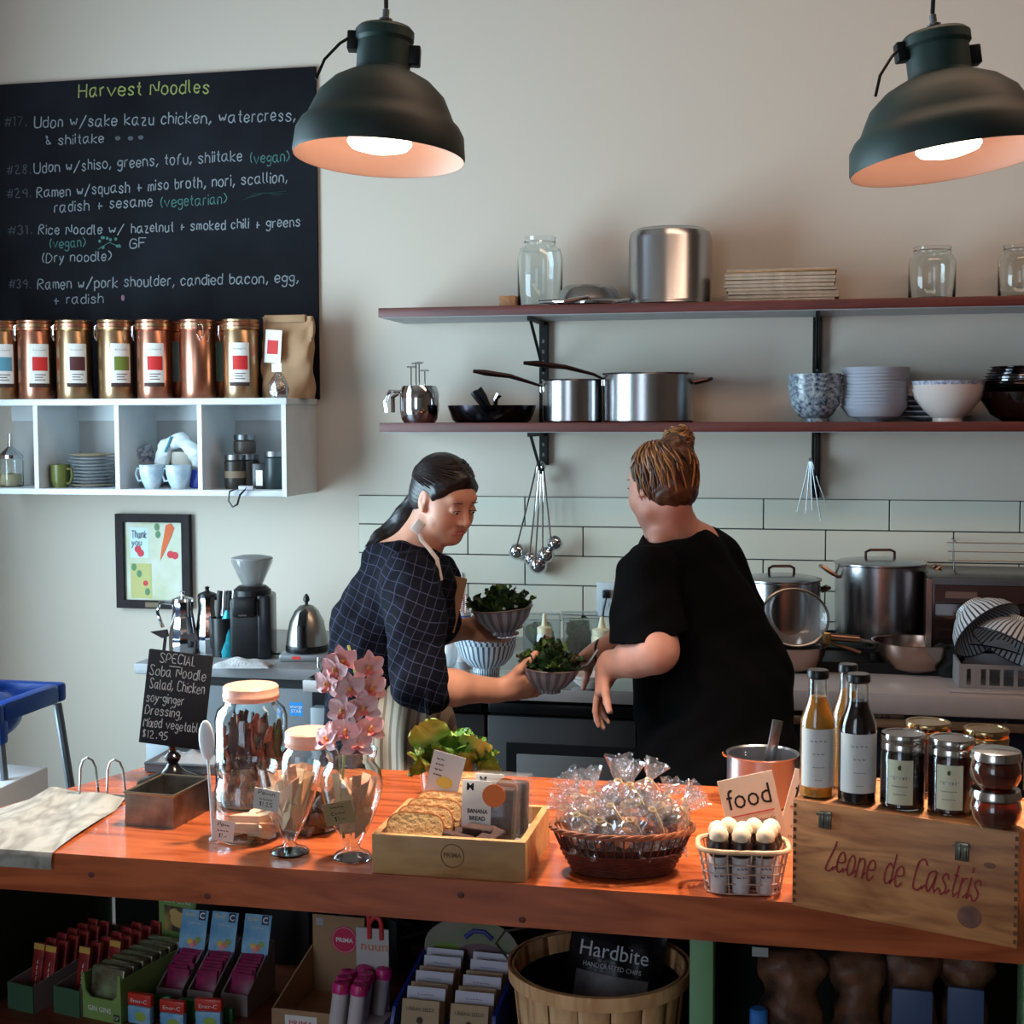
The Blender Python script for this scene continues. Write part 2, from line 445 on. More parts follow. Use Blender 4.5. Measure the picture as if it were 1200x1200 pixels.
    me.loops.add(len(Fs)*4); me.loops.foreach_set('vertex_index',Fs.astype(np.int32).ravel()); me.polygons.add(len(Fs))
    me.polygons.foreach_set('loop_start',np.arange(0,len(Fs)*4,4,dtype=np.int32)); me.update(calc_edges=True); me.validate(); me.shade_smooth(); return me
def sinn(P,fx,fy,fz,ph=0): return np.sin(P[:,0]*fx+ph+1.7*np.sin(P[:,2]*fz*.6+ph))*np.cos(P[:,2]*fz+P[:,1]*fy+ph*2)
# ================= palette =================
WALL=mat('wall_paint',(204,194,180),.75,bump=.05,bs=220)
TILE=mat('tile_glaze',(204,203,188),.28,var=.03,vs=3)
GROUT=mat('dark_grout',(52,56,60),.9)
WHITEP=mat('white_paint',(214,218,220),.5,var=.04,vs=12)
STEEL=mat('brushed_steel',(176,176,178),.22,1,bump=.03,bs=90,stretch=(1,1,30))
CHROME=mat('polished_chrome',(205,205,208),.08,1)
DSTEEL=mat('dull_steel',(120,122,124),.38,1)
BLK=mat('black_plastic',(16,16,19),.35)
BLKM=mat('black_metal',(14,14,15),.5,.3)
DARKH=mat('dark_bronze_handle',(70,52,50),.3,1)
GLASS=mat('clear_glass',(246,252,252),.01,0,trans=1,ior=1.45)
PINKG=GLASS
PAPER=mat('white_paper',(232,230,224),.7)
STEEL2=mat('kettle_satin',(168,166,158),.32,1)
INK=mat('black_ink',(28,26,28),.8)
CHALK=mat('white_chalk',(136,144,150),.95)
CHALKY=mat('yellow_chalk',(150,156,92),.95)
CHALKG=mat('green_chalk',(72,116,110),.95)
CHALKGR=mat('grey_chalk',(82,88,94),.95)
SLATE=mat('chalkboard_slate',(17,18,23),.8,col2=(30,32,38),vs=3,spec=.15)
REDW=wood('red_shelf_wood',(68,22,15),(94,34,24),(1.2,14,14),.45)
CTW=wood('counter_wood',(156,70,32),(198,102,56),(1.0,7,7),.24,coat=.6,rings=5)
KRAFT=mat('kraft_paper',(168,132,98),.8,var=.12,vs=14,bump=.3,bs=18)
COPPER=mat('copper_tin',(200,142,118),.3,1)
BRASSC=mat('brass_copper_tin',(192,160,124),.3,1)
RED=mat('red_print',(206,44,44),.6)
CERW=mat('white_ceramic',(206,208,210),.25)
FR=-2.65; CZ=.90; BZ=.87; FX0=-.9
# ================= room =================
XL,XR,YB,ZC_=-3.1,3.6,-8.4,3.5
ST(A('floor',MB().box((XL-.1,YB-.1,-.1),(XR+.1,.1,0)),mat('floor_concrete',(92,84,78),.5,var=.15,vs=3)))
ST(A('ceiling',MB().box((XL-.1,YB-.1,ZC_),(XR+.1,.1,ZC_+.1)),mat('ceiling_paint',(150,132,116),.9)))
wb=ST(A('wall_back',MB().box((XL-.1,0,0),(XR+.1,.12,ZC_)),WALL))
def wall_with_hole(name,axis,c,a0,a1,h0,h1,z0,z1,m):
    mb=MB()
    def bx(p,q,u,v):
        mb.box((c[0],p,u),(c[1],q,v)) if axis=='x' else mb.box((p,c[0],u),(q,c[1],v))
    bx(a0,h0,0,ZC_); bx(h1,a1,0,ZC_); bx(h0,h1,0,z0); bx(h0,h1,z1,ZC_)
    return ST(A(name,mb,m))
def winframe(name,axis,c,h0,h1,z0,z1,n):
    mb=MB(); 
    def bx(p,q,u,v): mb.box((c-.03,p,u),(c+.03,q,v)) if axis=='x' else mb.box((p,c-.03,u),(q,c+.03,v))
    bx(h0,h1,z0,z0+.06); bx(h0,h1,z1-.06,z1)
    for i in range(n+1):
        x=h0+(h1-h0-.05)*i/n; bx(x,x+.05,z0+.06,z1-.06)
    o=ST(A(name,mb,WHITEP)); return o
wall_with_hole('wall_left','x',(XL-.1,XL),YB,0,-2.9,-.95,.6,3.2,WALL); winframe('window_1','x',XL-.04,-2.9,-.95,.6,3.2,2)
wall_with_hole('wall_front','y',(YB-.1,YB),XL,XR,-3.0,-.9,.5,3.4,WALL); winframe('window_2','y',YB-.04,-3.0,-.9,.5,3.4,2)
ST(A('wall_right',MB().box((XR,YB,0),(XR+.1,0,ZC_)),mat('right_wall_paint',(120,96,80),.8)))
# ---- tiled splashback: each tile a piece of the wall
TX=onY(421,580,0).x; TZ=onY(421,580,0).z; J=onY(616,600,0).x; TW=.4045; TH=.1016
sp=ST(A('trim_1',MB().box((TX,-.006,.86),(2.2,0,TZ)),GROUT))
def tile_me(wd,h):
    return MB().rbox((0,-.0125,0),(wd,-.004,h),.0015,seg=1).mesh('tile')
full=tile_me(TW-.004,TH-.004)
for r in range(5):
    z1=TZ-r*TH; z0=z1-TH
    off=J-(TW*.5 if r%2 else 0); x=off-3*TW
    while x<2.19:
        a,b=max(x,TX),min(x+TW,2.2)
        if b>TX+.02:
            me=full if a==x and b==x+TW else tile_me(b-a-.004,TH-.004)
            A('tile',me,TILE,wb,(a+.002,0,z0+.002),sharp=0)
        x+=TW
# ---- chalkboard
bx1=-1.703; bz1=onY(371,79,0).z
cb=tag(A('chalkboard',MB().box((-3.05,-.014,onY(371,468,0).z),(bx1,-.002,bz1)),SLATE),'large black chalkboard wall menu with handwritten noodle dishes','chalkboard')
def chalk(txt,p0,p1,h,m=CHALK,w=1.7,seed=1,par=cb,Y=-.0155,name='chalk_writing'):
    a=onY(*p0,Y); b=onY(*p1,Y); d=b-a; s=mpp(a); st,L=strokes(txt,h*s,seed=seed)
    k=d.length/L; an=math.atan2(d.z,d.x); st=[[(x*k,z) for x,z in pl] for pl in st]
    o=A(name,stroke_mb(st,w*.85*s,seed=seed),m,par,a,(0,-math.degrees(an),0),sharp=0); return o
BL=[('Harvest Noodles',(92,114),(248,109),15,CHALKY,1.9),('#17.',(5,148),(33,148),11,CHALKGR,1.3),('Udon w/sake kazu chicken, watercress,',(40,150),(349,141),13,CHALK,1.6),
('& shiitake',(52,170),(124,167),11,CHALK,1.4),('#28.',(8,204),(38,203),10,CHALKGR,1.3),('Udon w/shiso, greens, tofu, shiitake',(40,203),(286,188),12,CHALK,1.5),('(vegan)',(292,191),(341,189),12,CHALKG,1.5),
('#29.',(8,232),(38,231),10,CHALKGR,1.3),('Ramen w/squash + miso broth, nori, scallion,',(43,232),(339,213),12,CHALK,1.5),('radish + sesame',(64,249),(181,241),12,CHALK,1.5),('(vegetarian)',(187,243),(268,238),12,CHALKG,1.4),
('#31.',(9,275),(40,274),10,CHALKGR,1.3),('Rice Noodle w/',(45,275),(147,274),11,CHALK,1.5),('hazelnut + smoked chili + greens',(154,273),(354,265),11,CHALK,1.5),('(vegan)',(57,291),(102,289),11,CHALKG,1.4),
('GF',(152,291),(174,290),11,CHALK,1.4),('(Dry noodle)',(48,308),(133,305),11,CHALK,1.4),('#39.',(10,338),(38,338),10,CHALKGR,1.3),('Ramen w/pork shoulder, candied bacon, egg,',(44,339),(352,331),12,CHALK,1.5),('+ radish',(62,357),(124,355),11,CHALK,1.4)]
for i,(t,a,b,h,m,w_) in enumerate(BL): chalk(t,a,b,h,m,w_,seed=i+3)
mb=MB()
for k in range(4):
    a=onY(285+k*4,234-k*2.5,-.0155); b=onY(335-k*2,224+k*2.2,-.0155); c=(a+b)/2+Vector((0,0,.008)); mb.tube([a,c,b],.0022,4,flat=.2)
A('scallion_drawing',mb,CHALKG,cb)
mb=MB(); rn=random.Random(4)
for (x,y) in ((138,162),(153,162),(165,161)):
    p=onY(x,y,-.0155); mb.ball(p,(.011,.0008,.008),10)
A('mushroom_drawing',mb,CHALKGR,cb)
mb=MB()
for k in range(9):
    p=onY(115+rn.uniform(0,27),283+rn.uniform(-6,8),-.0155); mb.ball(p,(.006,.0008,.006),8)
mb.tube([onY(115,292,-.0155),onY(128,284,-.0155),onY(142,290,-.0155)],.0015,4)
A('pea_drawing',mb,CHALKG,cb)
mb=MB().ball(onY(144,349,-.0155),(.007,.0008,.011),10); A('radish_drawing',mb,mat('pink_chalk',(150,110,130),.9),cb)
# ---- white cubby shelf on the wall
Y0=-.30; cx1=onY(335,500,Y0).x; zt=onY(335,466,Y0).z; zb=onY(335,582,Y0).z
cub=T('cubby_shelf','white painted wooden wall cubby with square compartments below chalkboard','shelf',(0,0,0))
divs=[onY(p,520,Y0).x for p in (42,137,234)]
A('top_board',MB().rbox((-2.9,Y0-.008,zt-.022),(cx1+.006,0,zt),.002),WHITEP,cub)
A('bottom_board',MB().rbox((-2.9,Y0,zb),(cx1-.0163,0,zb+.02),.002),WHITEP,cub)
A('back_panel',MB().box((-2.9,-.012,zb+.02),(cx1-.016,-.002,zt-.022)),mat('cubby_back',(186,184,182),.6),cub)
A('back_rail',MB().box((-2.9,-.022,zt-.075),(cx1-.016,-.012,zt-.022)),WHITEP,cub)
A('side_panel',MB().box((cx1-.016,Y0,zb),(cx1,0,zt-.022)),WHITEP,cub)
for x in divs: A('divider',MB().box((x-.008,Y0,zb+.02),(x+.008,-.012,zt-.022)),WHITEP,cub)
CBZ=zb+.02
# ---- copper tins on top of it
def on_shelf(px,Y,z): p=onY(px,400,Y); return Vector((p.x,Y,z)),mpp((p.x,Y,z))
def tin_mesh(s):
    return scl([(0,0),(20,0),(20.5,1),(20.5,78),(20,79),(22,80),(22,83),(20.6,84),(20.6,88),(21.5,89),(21.5,91),(18,92.5),(0,92.5)],s)
TINS=[(2,'blue',BRASSC,(90,150,170),.1,'blue label square, first at the left edge'),(42,'red',COPPER,RED,.2,'red label square, second from left'),(87,'brown',BRASSC,(84,40,42),.15,'dark brown label square'),
 (136,'olive',BRASSC,(112,128,52),.3,'olive green label square'),(181,'red',COPPER,RED,0,'red label square, between the olive one and the unlabelled one'),(232,None,COPPER,None,0,'bare copper front turned with its wire clasp forward'),(282,'red',BRASSC,RED,-.05,'red label square, next to the kraft bag')]
def make_tin(px,colname,body,sq,turn,desc,Y=-.2,group='copper tea tins on the cubby'):
    p,s=on_shelf(px,Y,zt); ang=math.atan2(p.x-CAM.x,-(CAM.y-p.y))  
    t=T('tea_tin','tall copper tea tin with '+desc,'tin',p,0,group)
    A('body',MB().lathe(tin_mesh(s),40),body,t)
    A('lid_ring',MB().lathe(scl([(20.4,83),(22.2,83.5),(22.2,87),(20.4,87.6)],s),40),BRASSC if body is COPPER else COPPER,t)
    fa=math.atan2(CAM.y-p.y,CAM.x-p.x)+turn
    if sq is not None:
        r=20.9*s
        def patch(a0,a1,z0,z1,off):
            return MB().grid(lambda u,v:((r+off)*math.cos(fa+(a0+(a1-a0)*u)),(r+off)*math.sin(fa+(a0+(a1-a0)*u)),(z0+(z1-z0)*v)*s),10,1)
        lb=A('label_sheet',patch(-.62,.52,18,64,0),PAPER,t)
        A('colour_square',patch(-.42,.42,33,49,.0006),mat('sq_'+colname,sq,.6) if isinstance(sq,tuple) else sq,lb)
        A('bottom_band',patch(-.62,.52,14,18.5,.0003),mat('band_brown',(58,38,34),.6),lb)
        st,L=strokes('~~~~~~',6*s,seed=5); k=.75/L
        mb=MB()
        for pl in st:
            pl2=[(x*k-.37,z) for x,z in pl]
            for (a,b) in zip(pl2,pl2[1:]):
                V=[((r+.0007)*math.cos(fa+q[0]),(r+.0007)*math.sin(fa+q[0]),q[1]+55*s+e) for q,e in ((a,0),(b,0),(b,.0011),(a,.0011))]
                mb.add(V,[(0,1,2,3)])
        A('lettering',mb,mat('label_grey',(110,96,100),.8),lb,sharp=0)
        mb=MB()
        for z_,w_ in ((28,.3),(25,.22),(22,.28)): mb.add(*(lambda g:(g.v,g.f))(MB().grid(lambda u,v:((r+.0007)*math.cos(fa-.3+w_*2*u),(r+.0007)*math.sin(fa-.3+w_*2*u),(z_+1*v)*s),6,1)))
        A('small_print',mb,mat('label_grey',(110,96,100),.8),lb)
    ca=fa+(PI*.52 if sq is not None else .05)*(-1 if sq is not None else 1)
    ca=fa-(1.45 if sq is not None else -.12)
    q=Vector((math.cos(ca),math.sin(ca),0)); n=Vector((-math.sin(ca),math.cos(ca),0)); b0=q*21.5*s
    A('wire_clasp',MB().tube([b0+Vector((0,0,86*s)),b0+q*3*s+n*3*s+Vector((0,0,84*s)),b0+q*3.5*s+n*4*s+Vector((0,0,74*s)),b0+q*2*s+Vector((0,0,68*s)),b0+q*3.5*s-n*4*s+Vector((0,0,74*s)),b0+q*3*s-n*3*s+Vector((0,0,84*s))],.9*s,6,closed=True),CHROME,t)
    return t
for a in TINS: make_tin(*a)
for px,d in ((208,'only its edge showing behind, between the red and bare tins'),(258,'in the back row, between the bare and last red tin')):
    p,s=on_shelf(px,-.07,zt); t=T('tea_tin','darker copper tin '+d,'tin',p,0,'copper tea tins on the cubby'); A('body',MB().lathe(tin_mesh(s*.98),32),mat('dark_copper',(150,92,66),.3,1),t)
    A('label_sheet',MB().box((-12*s,-21.5*s,20*s),(12*s,-20.6*s,66*s)),mat('aqua_label',(120,160,160),.6),t)
# kraft bag with label and silver pouch
p,s=on_shelf(337,-.15,zt)
bag=T('kraft_bag','crumpled brown kraft paper bag with folded top at right end of cubby','bag',p)
def bagfn(u,v):
    a=2*PI*u; W=30-2*v*(1 if math.cos(a)<0 else -1); Dp=13*(1-v*.75)
    sx=abs(math.cos(a))**.4*(1 if math.cos(a)>0 else -1); sy=abs(math.sin(a))**.4*(1 if math.sin(a)>0 else -1)
    cr=1.6*math.sin(9*v+3*a)+1.1*math.sin(17*v-5*a)
    return ((sx*(W+cr*.7)-2*v*(1 if sx<0 else 0))*s,(sy*(Dp+cr))*s,v*95*s)
A('bag_body',MB().grid(bagfn,40,16),KRAFT,bag)
A('folded_top',MB().rbox((-27*s,-6*s,88*s),(24*s,3*s,97*s),1.5*s),KRAFT,bag)
t=tag(A('label_sheet',MB().box((-26*s,-15.6*s,40*s),(-6*s,-15*s,78*s)),PAPER,bag,rot=(0,4,0)),'','x') ; del t['category']; del t['label']
A('red_square',MB().box((-23*s,-16*s,50*s),(-10*s,-15.6*s,66*s)),RED,t)
pp,s=on_shelf(326,-.27,zt)
ps=T('foil_pouch','small twisted silver foil pouch in front of the kraft bag','pouch',pp)
A('pouch_body',MB().lathe(scl([(0,0),(9,0),(12,6),(12,14),(8,22),(3,30),(2,34),(5,38)],s),22,wob=lambda a,j:1+.08*math.sin(5*a+j)),mat('silver_foil',(190,188,186),.2,1,bump=.6,bs=60),ps)
A('white_tag',MB().box((-6*s,-6*s,30*s),(6*s,-5.6*s,40*s)),PAPER,ps)
# ---- things inside the cubby
def cube_item(px,Y): return on_shelf(px,Y,CBZ)
p,s=cube_item(9,-.17); t=T('sugar_pourer','glass sugar pourer with steel spout in left compartment','pourer',p)
A('glass_jar',MB().lathe(vessel(scl([(0,0),(13,0),(14,2),(14,30),(12,34)],s),.9*s),24),GLASS,t); A('sugar',MB().lathe(scl([(0,1.2),(12.6,1.2),(12.6,15),(0,17)],s),24),mat('brown_sugar',(206,188,150),.9),t)
A('steel_top',MB().lathe(scl([(14,33),(14,37),(8,42),(3,47),(2,58),(2,62),(0,62)],s),24),CHROME,t)
p,s=cube_item(67,-.22); t=T('green_mug','small olive green mug beside the plate stack','mug',p)
A('cup',MB().lathe(vessel(scl([(0,0),(9,0),(9,3),(11,8),(11.5,27)],s),1.3*s),24),mat('olive_glaze',(92,96,44),.3,var=.1,vs=60),t)
A('handle',MB().tube([(10.5*s,-3*s,22*s),(16*s,-3*s,22*s),(17*s,-3*s,13*s),(14*s,-3*s,6*s),(10*s,-3*s,5*s)],1.6*s,8),mat('olive_glaze',(0,0,0)),t)
for i in range(10):
    p,s=cube_item(105+rn.uniform(-.8,.8),-.16); e=p+Vector((0,0,i*3.9*s+.001))
    o=A('plate',MB().lathe(scl([(0,0),(14,0),(16,1.2),(25,2.6),(26,3.6),(25,3.8),(15,1.8),(0,1.4)],s),36),CERW if i<9 else mat('cream_ceramic',(206,194,172),.3),None,e)
    tag(o,('lowest' if i==0 else 'topmost' if i==9 else ['','second','third','fourth','fifth','sixth','seventh','eighth','ninth'][i])+' small dinner plate'+(' counting from the bottom' if 0<i<9 else '')+' of the stack in the cubby','plate','plates stacked in the cubby')
    if i in(0,9): A('rim_line',MB().lathe(scl([(25,2.6),(26.2,3.6),(25,4)],s),36),mat('tan_glaze',(150,128,92),.4),o)
    else: A('rim_line',MB().lathe(scl([(24.8,2.5),(26.15,3.5)],s),36),mat('dark_glaze',(70,78,88),.4),o)
BLUEC=mat('blue_stoneware',(150,176,196),.3,col2=(196,206,210),vs=30)
def cup(px,Y,hs,lab,side=1,m=BLUEC,z=None,sc_=1,tilt=0):
    p,s=cube_item(px,Y); s*=sc_
    if z: p.z=CBZ+z
    t=T('cup',lab,'cup',p,0,None,rot=(0,R(tilt),0))
    A('body',MB().lathe(vessel(scl([(0,0),(8,0),(8.5,2),(12,10),(14,18),(14.5,hs)],s),1.3*s),28),m,t)
    A('handle',MB().tube([(side*13.5*s,0,23*s),(side*18*s,0,24*s),(side*20.5*s,0,17*s),(side*17*s,0,9*s),(side*12*s,0,10*s)],1.5*s,8),m,t); return t
cup(175,-.24,28,'pale blue cup with curly handle to the left in the cubby',-1); cup(206,-.24,28,'pale blue cup on the right of its twin in the cubby',-1)
p,s=cube_item(172,-.12); t=T('floral_teacup','white teacup with dark blue pattern turned on its side behind blue cups','cup',p+Vector((0,0,.075)),0,None,rot=(R(10),R(-25),0))
FL=mat('floral_print',(208,210,214),.3,col2=(64,74,110),vs=70)
A('body',MB().lathe(vessel(scl([(0,0),(7,0),(10,6),(13,14),(14,22)],s),1.2*s),26),FL,t); A('handle',MB().tube([(-12*s,0,18*s),(-20*s,0,20*s),(-22*s,0,11*s),(-17*s,0,4*s),(-10*s,0,6*s)],1.8*s,8),CERW,t)
p,s=cube_item(172,-.10); tag(A('saucer',MB().lathe(scl([(0,0),(15,0),(18,4),(18,30),(16,30),(16,4),(0,3)],s),28),mat('grey_glaze',(160,160,164),.3),None,p),'grey crock under the floral teacup at back of compartment','crock')
p,s=cube_item(208,-.16)
cl=implicit([c_((-22*s,0,30*s),(-18*s,0,48*s),9*s,8*s,k=.01),c_((-18*s,0,48*s),(2*s,0,57*s),8*s,8*s,k=.01),c_((2*s,0,57*s),(20*s,0,40*s),6*s,9*s,k=.01),c_((20*s,0,40*s),(22*s,0,28*s),8*s,6*s,k=.01)],.003,lambda P:.0022*sinn(P,120,60,140))
cl=A('napkin_cloth',cl,mat('white_cloth',(212,218,220),.9,bump=.2,bs=120),None,p); tag(cl,'white cloth with teal stripe draped over the cups','cloth')
A('teal_stripe',MB().tube([(-14*s,-8.4*s,42*s),(-9*s,-9*s,52*s),(-6*s,-8.4*s,60*s)],1.4*s,6),mat('teal_stitch',(60,130,140),.8),cl)
tag(A('folded_bowl',MB().lathe(vessel(scl([(0,0),(14,0),(16,10),(19,30),(20,42)],s),1.5*s),24),mat('beige_ceramic',(186,178,166),.5),None,p+Vector((.0,.05,0))),'beige jar beneath the draped white cloth','jar')
p,s=cube_item(226,-.2); tag(A('blue_packet',MB().rbox((-7*s,-5*s,0),(7*s,5*s,22*s),2*s),mat('royal_blue',(30,50,140),.4),None,p,(0,12,0)),'blue packet tucked against the divider','packet')
DJ=mat('dark_jar_content',(44,38,34),.4)
def jar(px,Y,r,h,m,lab,z=0,lid=DSTEEL,glass=False):
    p,s=cube_item(px,Y); p.z+=z*s; t=T('storage_jar',lab,'jar',p)
    A('body',MB().lathe(scl([(0,0),(r-1,0),(r,2),(r,h-8),(r-2,h-6),(r-2,h-4)],s),24),m,t); A('lid',MB().lathe(scl([(r-1,h-6),(r-.5,h-6),(r-.5,h),(0,h)],s),24),lid,t); return t
j=jar(274,-.2,13,40,DJ,'dark glass jar with metal lid at left of last compartment'); A('label_band',MB().lathe(scl([(13.3,13),(13.3,21)],mpp(j.location)),24),mat('tan_label',(120,104,84),.7),j)
jar(290,-.17,12,40,DJ,'dark glass jar behind, right of its twin in last compartment')
jar(285,-.15,13,22,mat('brown_jar',(76,66,60),.4),'short dark jar stacked on top of the two jars',z=40.5)
p,s=cube_item(303,-.2); t=tag(A('black_box',MB().rbox((-8*s,-6*s,0),(9*s,6*s,30*s),1*s),BLK,None,p),'small black box with white sticker','box'); A('white_sticker',MB().box((-3*s,-6.5*s,4*s),(5*s,-6.1*s,22*s)),PAPER,t)
t=jar(321,-.19,13,44,mat('dark_green_tin',(36,48,50),.35),'dark green canister with flat lid at right of last compartment'); 
p=onY(292,571,-.3); s=mpp(p); t=T('charger_cable','black cable loop with white plug hanging over cubby edge','cable',(p.x,-.31,CBZ+.002))
A('plug',MB().rbox((-11*s,-4*s,0),(8*s,4*s,5*s),1.5*s),mat('grey_plug',(170,168,176),.4),t)
A('cord',MB().tube([(-10*s,0,3*s),(-22*s,-3*s,-2*s),(-23*s,-4*s,-13*s),(-18*s,-4*s,-20*s),(-12*s,-4*s,-17*s),(-9*s,-3*s,-6*s),(0,-3*s,3*s),(16*s,0,4*s)],1.2*s,6),BLK,t)
# ---- framed drawing
a=onY(138,712,-.02); b=onY(222,603,-.02); W_,H_=b.x-a.x,b.z-a.z
fr=T('framed_drawing','dark wooden framed child\'s drawing of vegetables','picture',((a.x+b.x)/2,-.004,(a.z+b.z)/2))
w2,h2,t_=W_/2,H_/2,.030; FRW=wood('dark_frame_wood',(20,13,16),(34,24,27),(8,8,2),.8)
for n_,q in (('frame_rail',((-w2,-.025,h2-t_),(w2,0,h2))),('frame_rail',((-w2,-.025,-h2),(w2,0,-h2+t_))),('frame_rail',((-w2,-.025,-h2+t_),(-w2+t_,0,h2-t_))),('frame_rail',((w2-t_,-.025,-h2+t_),(w2,0,h2-t_)))): A(n_,MB().box(*q),FRW,fr)
pp=A('drawing_sheet',MB().box((-w2+t_,-.010,-h2+t_),(w2-t_,-.004,h2-t_)),mat('pale_green_paper',(190,196,160),.7,col2=(214,216,206),vs=9),fr)
def flat(n,pts,m,par,y): 
    return A(n,MB().add([(x,y,z) for x,z in pts],[tuple(range(len(pts)))]),m,par)
u_=W_/84
def px_(x,y): return ((x-180)*u_,-(y-657.5)*u_)
flat('carrot_drawing',[px_(*q) for q in ((194,619),(200,617),(204,622),(199,634),(192,648),(187,657),(189,643),(192,630))],mat('orange_paint',(220,110,66),.8),pp,-.0115)
flat('yellow_patch',[px_(*q) for q in ((153,660),(177,660),(177,697),(153,697))],mat('yellow_paint',(190,188,124),.8),pp,-.0108)
flat('white_patch',[px_(*q) for q in ((153,622),(174,622),(174,654),(153,654))],mat('pale_blue_paint',(200,222,226),.8),pp,-.0108)
for (x,y,r) in ((162,645,4),(165,649,4),(199,650,4),(204,651,4),(170,681,3)): A('berry_drawing',MB().ball((px_(x,y)[0],-.0112,px_(x,y)[1]),(r*u_,.0006,r*u_),12),mat('red_paint',(206,70,80),.8),pp)
for k,(x,y) in enumerate(((184,621),(185,629),(157,664),(163,671),(172,690))): A('leaf_drawing',MB().ball((px_(x,y)[0],-.0112,px_(x,y)[1]),(3*u_,.0006,4*u_),10),mat('leaf_paint',(100,140,104),.8),pp)
script_text('handwriting','Thank',mat('grey_paint',(120,130,140),.9),pp,(px_(164,633)[0],-.0118,px_(164,633)[1]),18*u_,8*u_,1.2*u_)
script_text('handwriting','you',mat('grey_paint',(0,0,0)),pp,(px_(161,641)[0],-.0118,px_(161,641)[1]),12*u_,7*u_,1.1*u_)
A('name_plate',MB().box((-.03,-.027,-h2+.006),(.03,-.0252,-h2+.024)),mat('tan_label',(0,0,0)),fr)
# ================= two red wall shelves =================
SX0=-1.393; SX1=2.0; U=1.986; Lw=1.611; SD=.30
UND=mat('white_underside',(176,176,176),.6)
for z,l in ((U,'upper long red-brown wooden wall shelf with white underside'),(Lw,'lower long red-brown wooden wall shelf with white underside')):
    t=T('wall_shelf',l,'shelf',(0,0,z)); A('board',MB().rbox((SX0,-SD,-.030),(SX1,-.001,0),.002),REDW,t); A('underside_panel',MB().box((SX0+.004,-SD+.004,-.032),(SX1-.004,-.002,-.0301)),UND,t)
BRK=mat('bracket_black',(20,20,22),.45,.5)
for px in (638,957):
    x=onY(px,450,0).x; lab=('left','right')[px>800]
    t=T('shelf_bracket','black slotted metal upright with arms holding both shelves, on the '+lab,'bracket',(x,0,0),0,'shelf uprights')
    zlo=onY(px,545 if px<800 else 583,0).z
    A('upright',MB().box((-.014,-.022,zlo),(.014,-.001,U-.034)),BRK,t)
    for z in (U,Lw):
        A('arm',MB().box((-.006,-SD+.03,z-.046),(.006,-.022,z-.0325)),BRK,t)
        A('brace',MB().tube([(0,-SD+.06,z-.045),(0,-.022,z-.20)],.0055,6),BRK,t)
    mb=MB()
    for k in range(18):
        z=zlo+.03+k*.035
        if z<U-.08: mb.box((-.0035,-.0226,z),(.0035,-.0219,z+.012))
    A('slots',mb,mat('slot_grey',(90,90,92),.5),t)
# ---- on the upper shelf
def sh(px,Y,z): return on_shelf(px,Y,z)
p,s=sh(596,-.2,U); tag(A('wooden_block',MB().rbox((-10*s,-6*s,0),(10*s,6*s,14*s),1*s),wood('block_wood',(150,100,60),(180,130,84),(9,9,9)),None,p),'small wooden block at left end of upper shelf','block')
def bigjar(px,r,h,lab,nr,Y=-.16):
    p,s=sh(px,Y,U); t=tag(A('glass_jar',MB().lathe(vessel(scl([(0,0),(r-2,0),(r,3),(r,h*.72),(r*.9,h*.83),(nr,h*.88),(nr,h*.92),(nr+1.2,h*.93),(nr,h*.95),(nr+1,h)],s),1.1*s),36),GLASS,None,p),lab,'jar','empty glass jars on the upper shelf'); return t
bigjar(633,26.5,82,'tall empty glass jar on upper shelf left of the steel pot',18); bigjar(1091,27,62,'empty wide-mouthed glass jar on upper shelf, right of the stacked trays',21); bigjar(1196,27,62,'empty glass jar on upper shelf cut by the right picture edge',21)
p,s=sh(690,-.15,U); t=T('steel_lid_pan','upturned shallow steel pan with side loops on upper shelf','pan',p)
A('dome',MB().lathe(scl([(46,3),(46,5),(42,7),(37,9),(33,20),(27,25),(0,26)],s),40),STEEL,t); A('flange',MB().lathe(scl([(40,0),(47,2),(47,4),(40,4)],s),40),CHROME,t)
A('loop_handle',MB().tube([(-30*s,-25*s,4*s),(-50*s,-40*s,5*s),(-20*s,-55*s,4*s),(6*s,-48*s,8*s),(8*s,-34*s,6*s)],2.2*s,8),CHROME,t)
A('loop_handle',MB().tube([(30*s,-22*s,4*s),(52*s,-30*s,6*s),(62*s,-20*s,14*s),(66*s,-10*s,18*s)],2.2*s,8),CHROME,t)
p,s=sh(785,-.17,U); tag(A('stock_pot',MB().lathe(scl([(48,0),(50,1),(49,4),(48.5,5),(48.5,76),(46,84),(40,88),(0,89)],s),56),STEEL,None,p),'tall steel pot standing upside down on upper shelf','pot')
TRAY=mat('worn_tray',(176,158,138),.5,var=.15,vs=30)
for k in range(9):
    p,s=sh(915+rn.uniform(-2,2),-.16,U); z=k*4.3*s+.001
    t=tag(A('serving_tray',MB().rbox((-63*s,-24*s,0),(63*s,24*s,2.6*s),1*s),TRAY if k<8 else wood('tray_wood',(150,110,70),(180,140,96),(3,12,3),.5),None,p+Vector((rn.uniform(-.004,.004),0,z)),(0,rn.uniform(-.5,.5),rn.uniform(-2,2))),
      (['lowest','second','third','fourth','fifth','sixth','seventh','eighth','topmost, browner'][k])+' rectangular tray'+(' from the bottom' if 0<k<8 else '')+' of the stack on upper shelf','tray','trays stacked on the upper shelf')
    A('rim',MB().tube([(-62*s,-23*s,3*s),(62*s,-23*s,3*s),(62*s,23*s,3*s),(-62*s,23*s,3*s)],1*s,6,closed=True),TRAY,t)
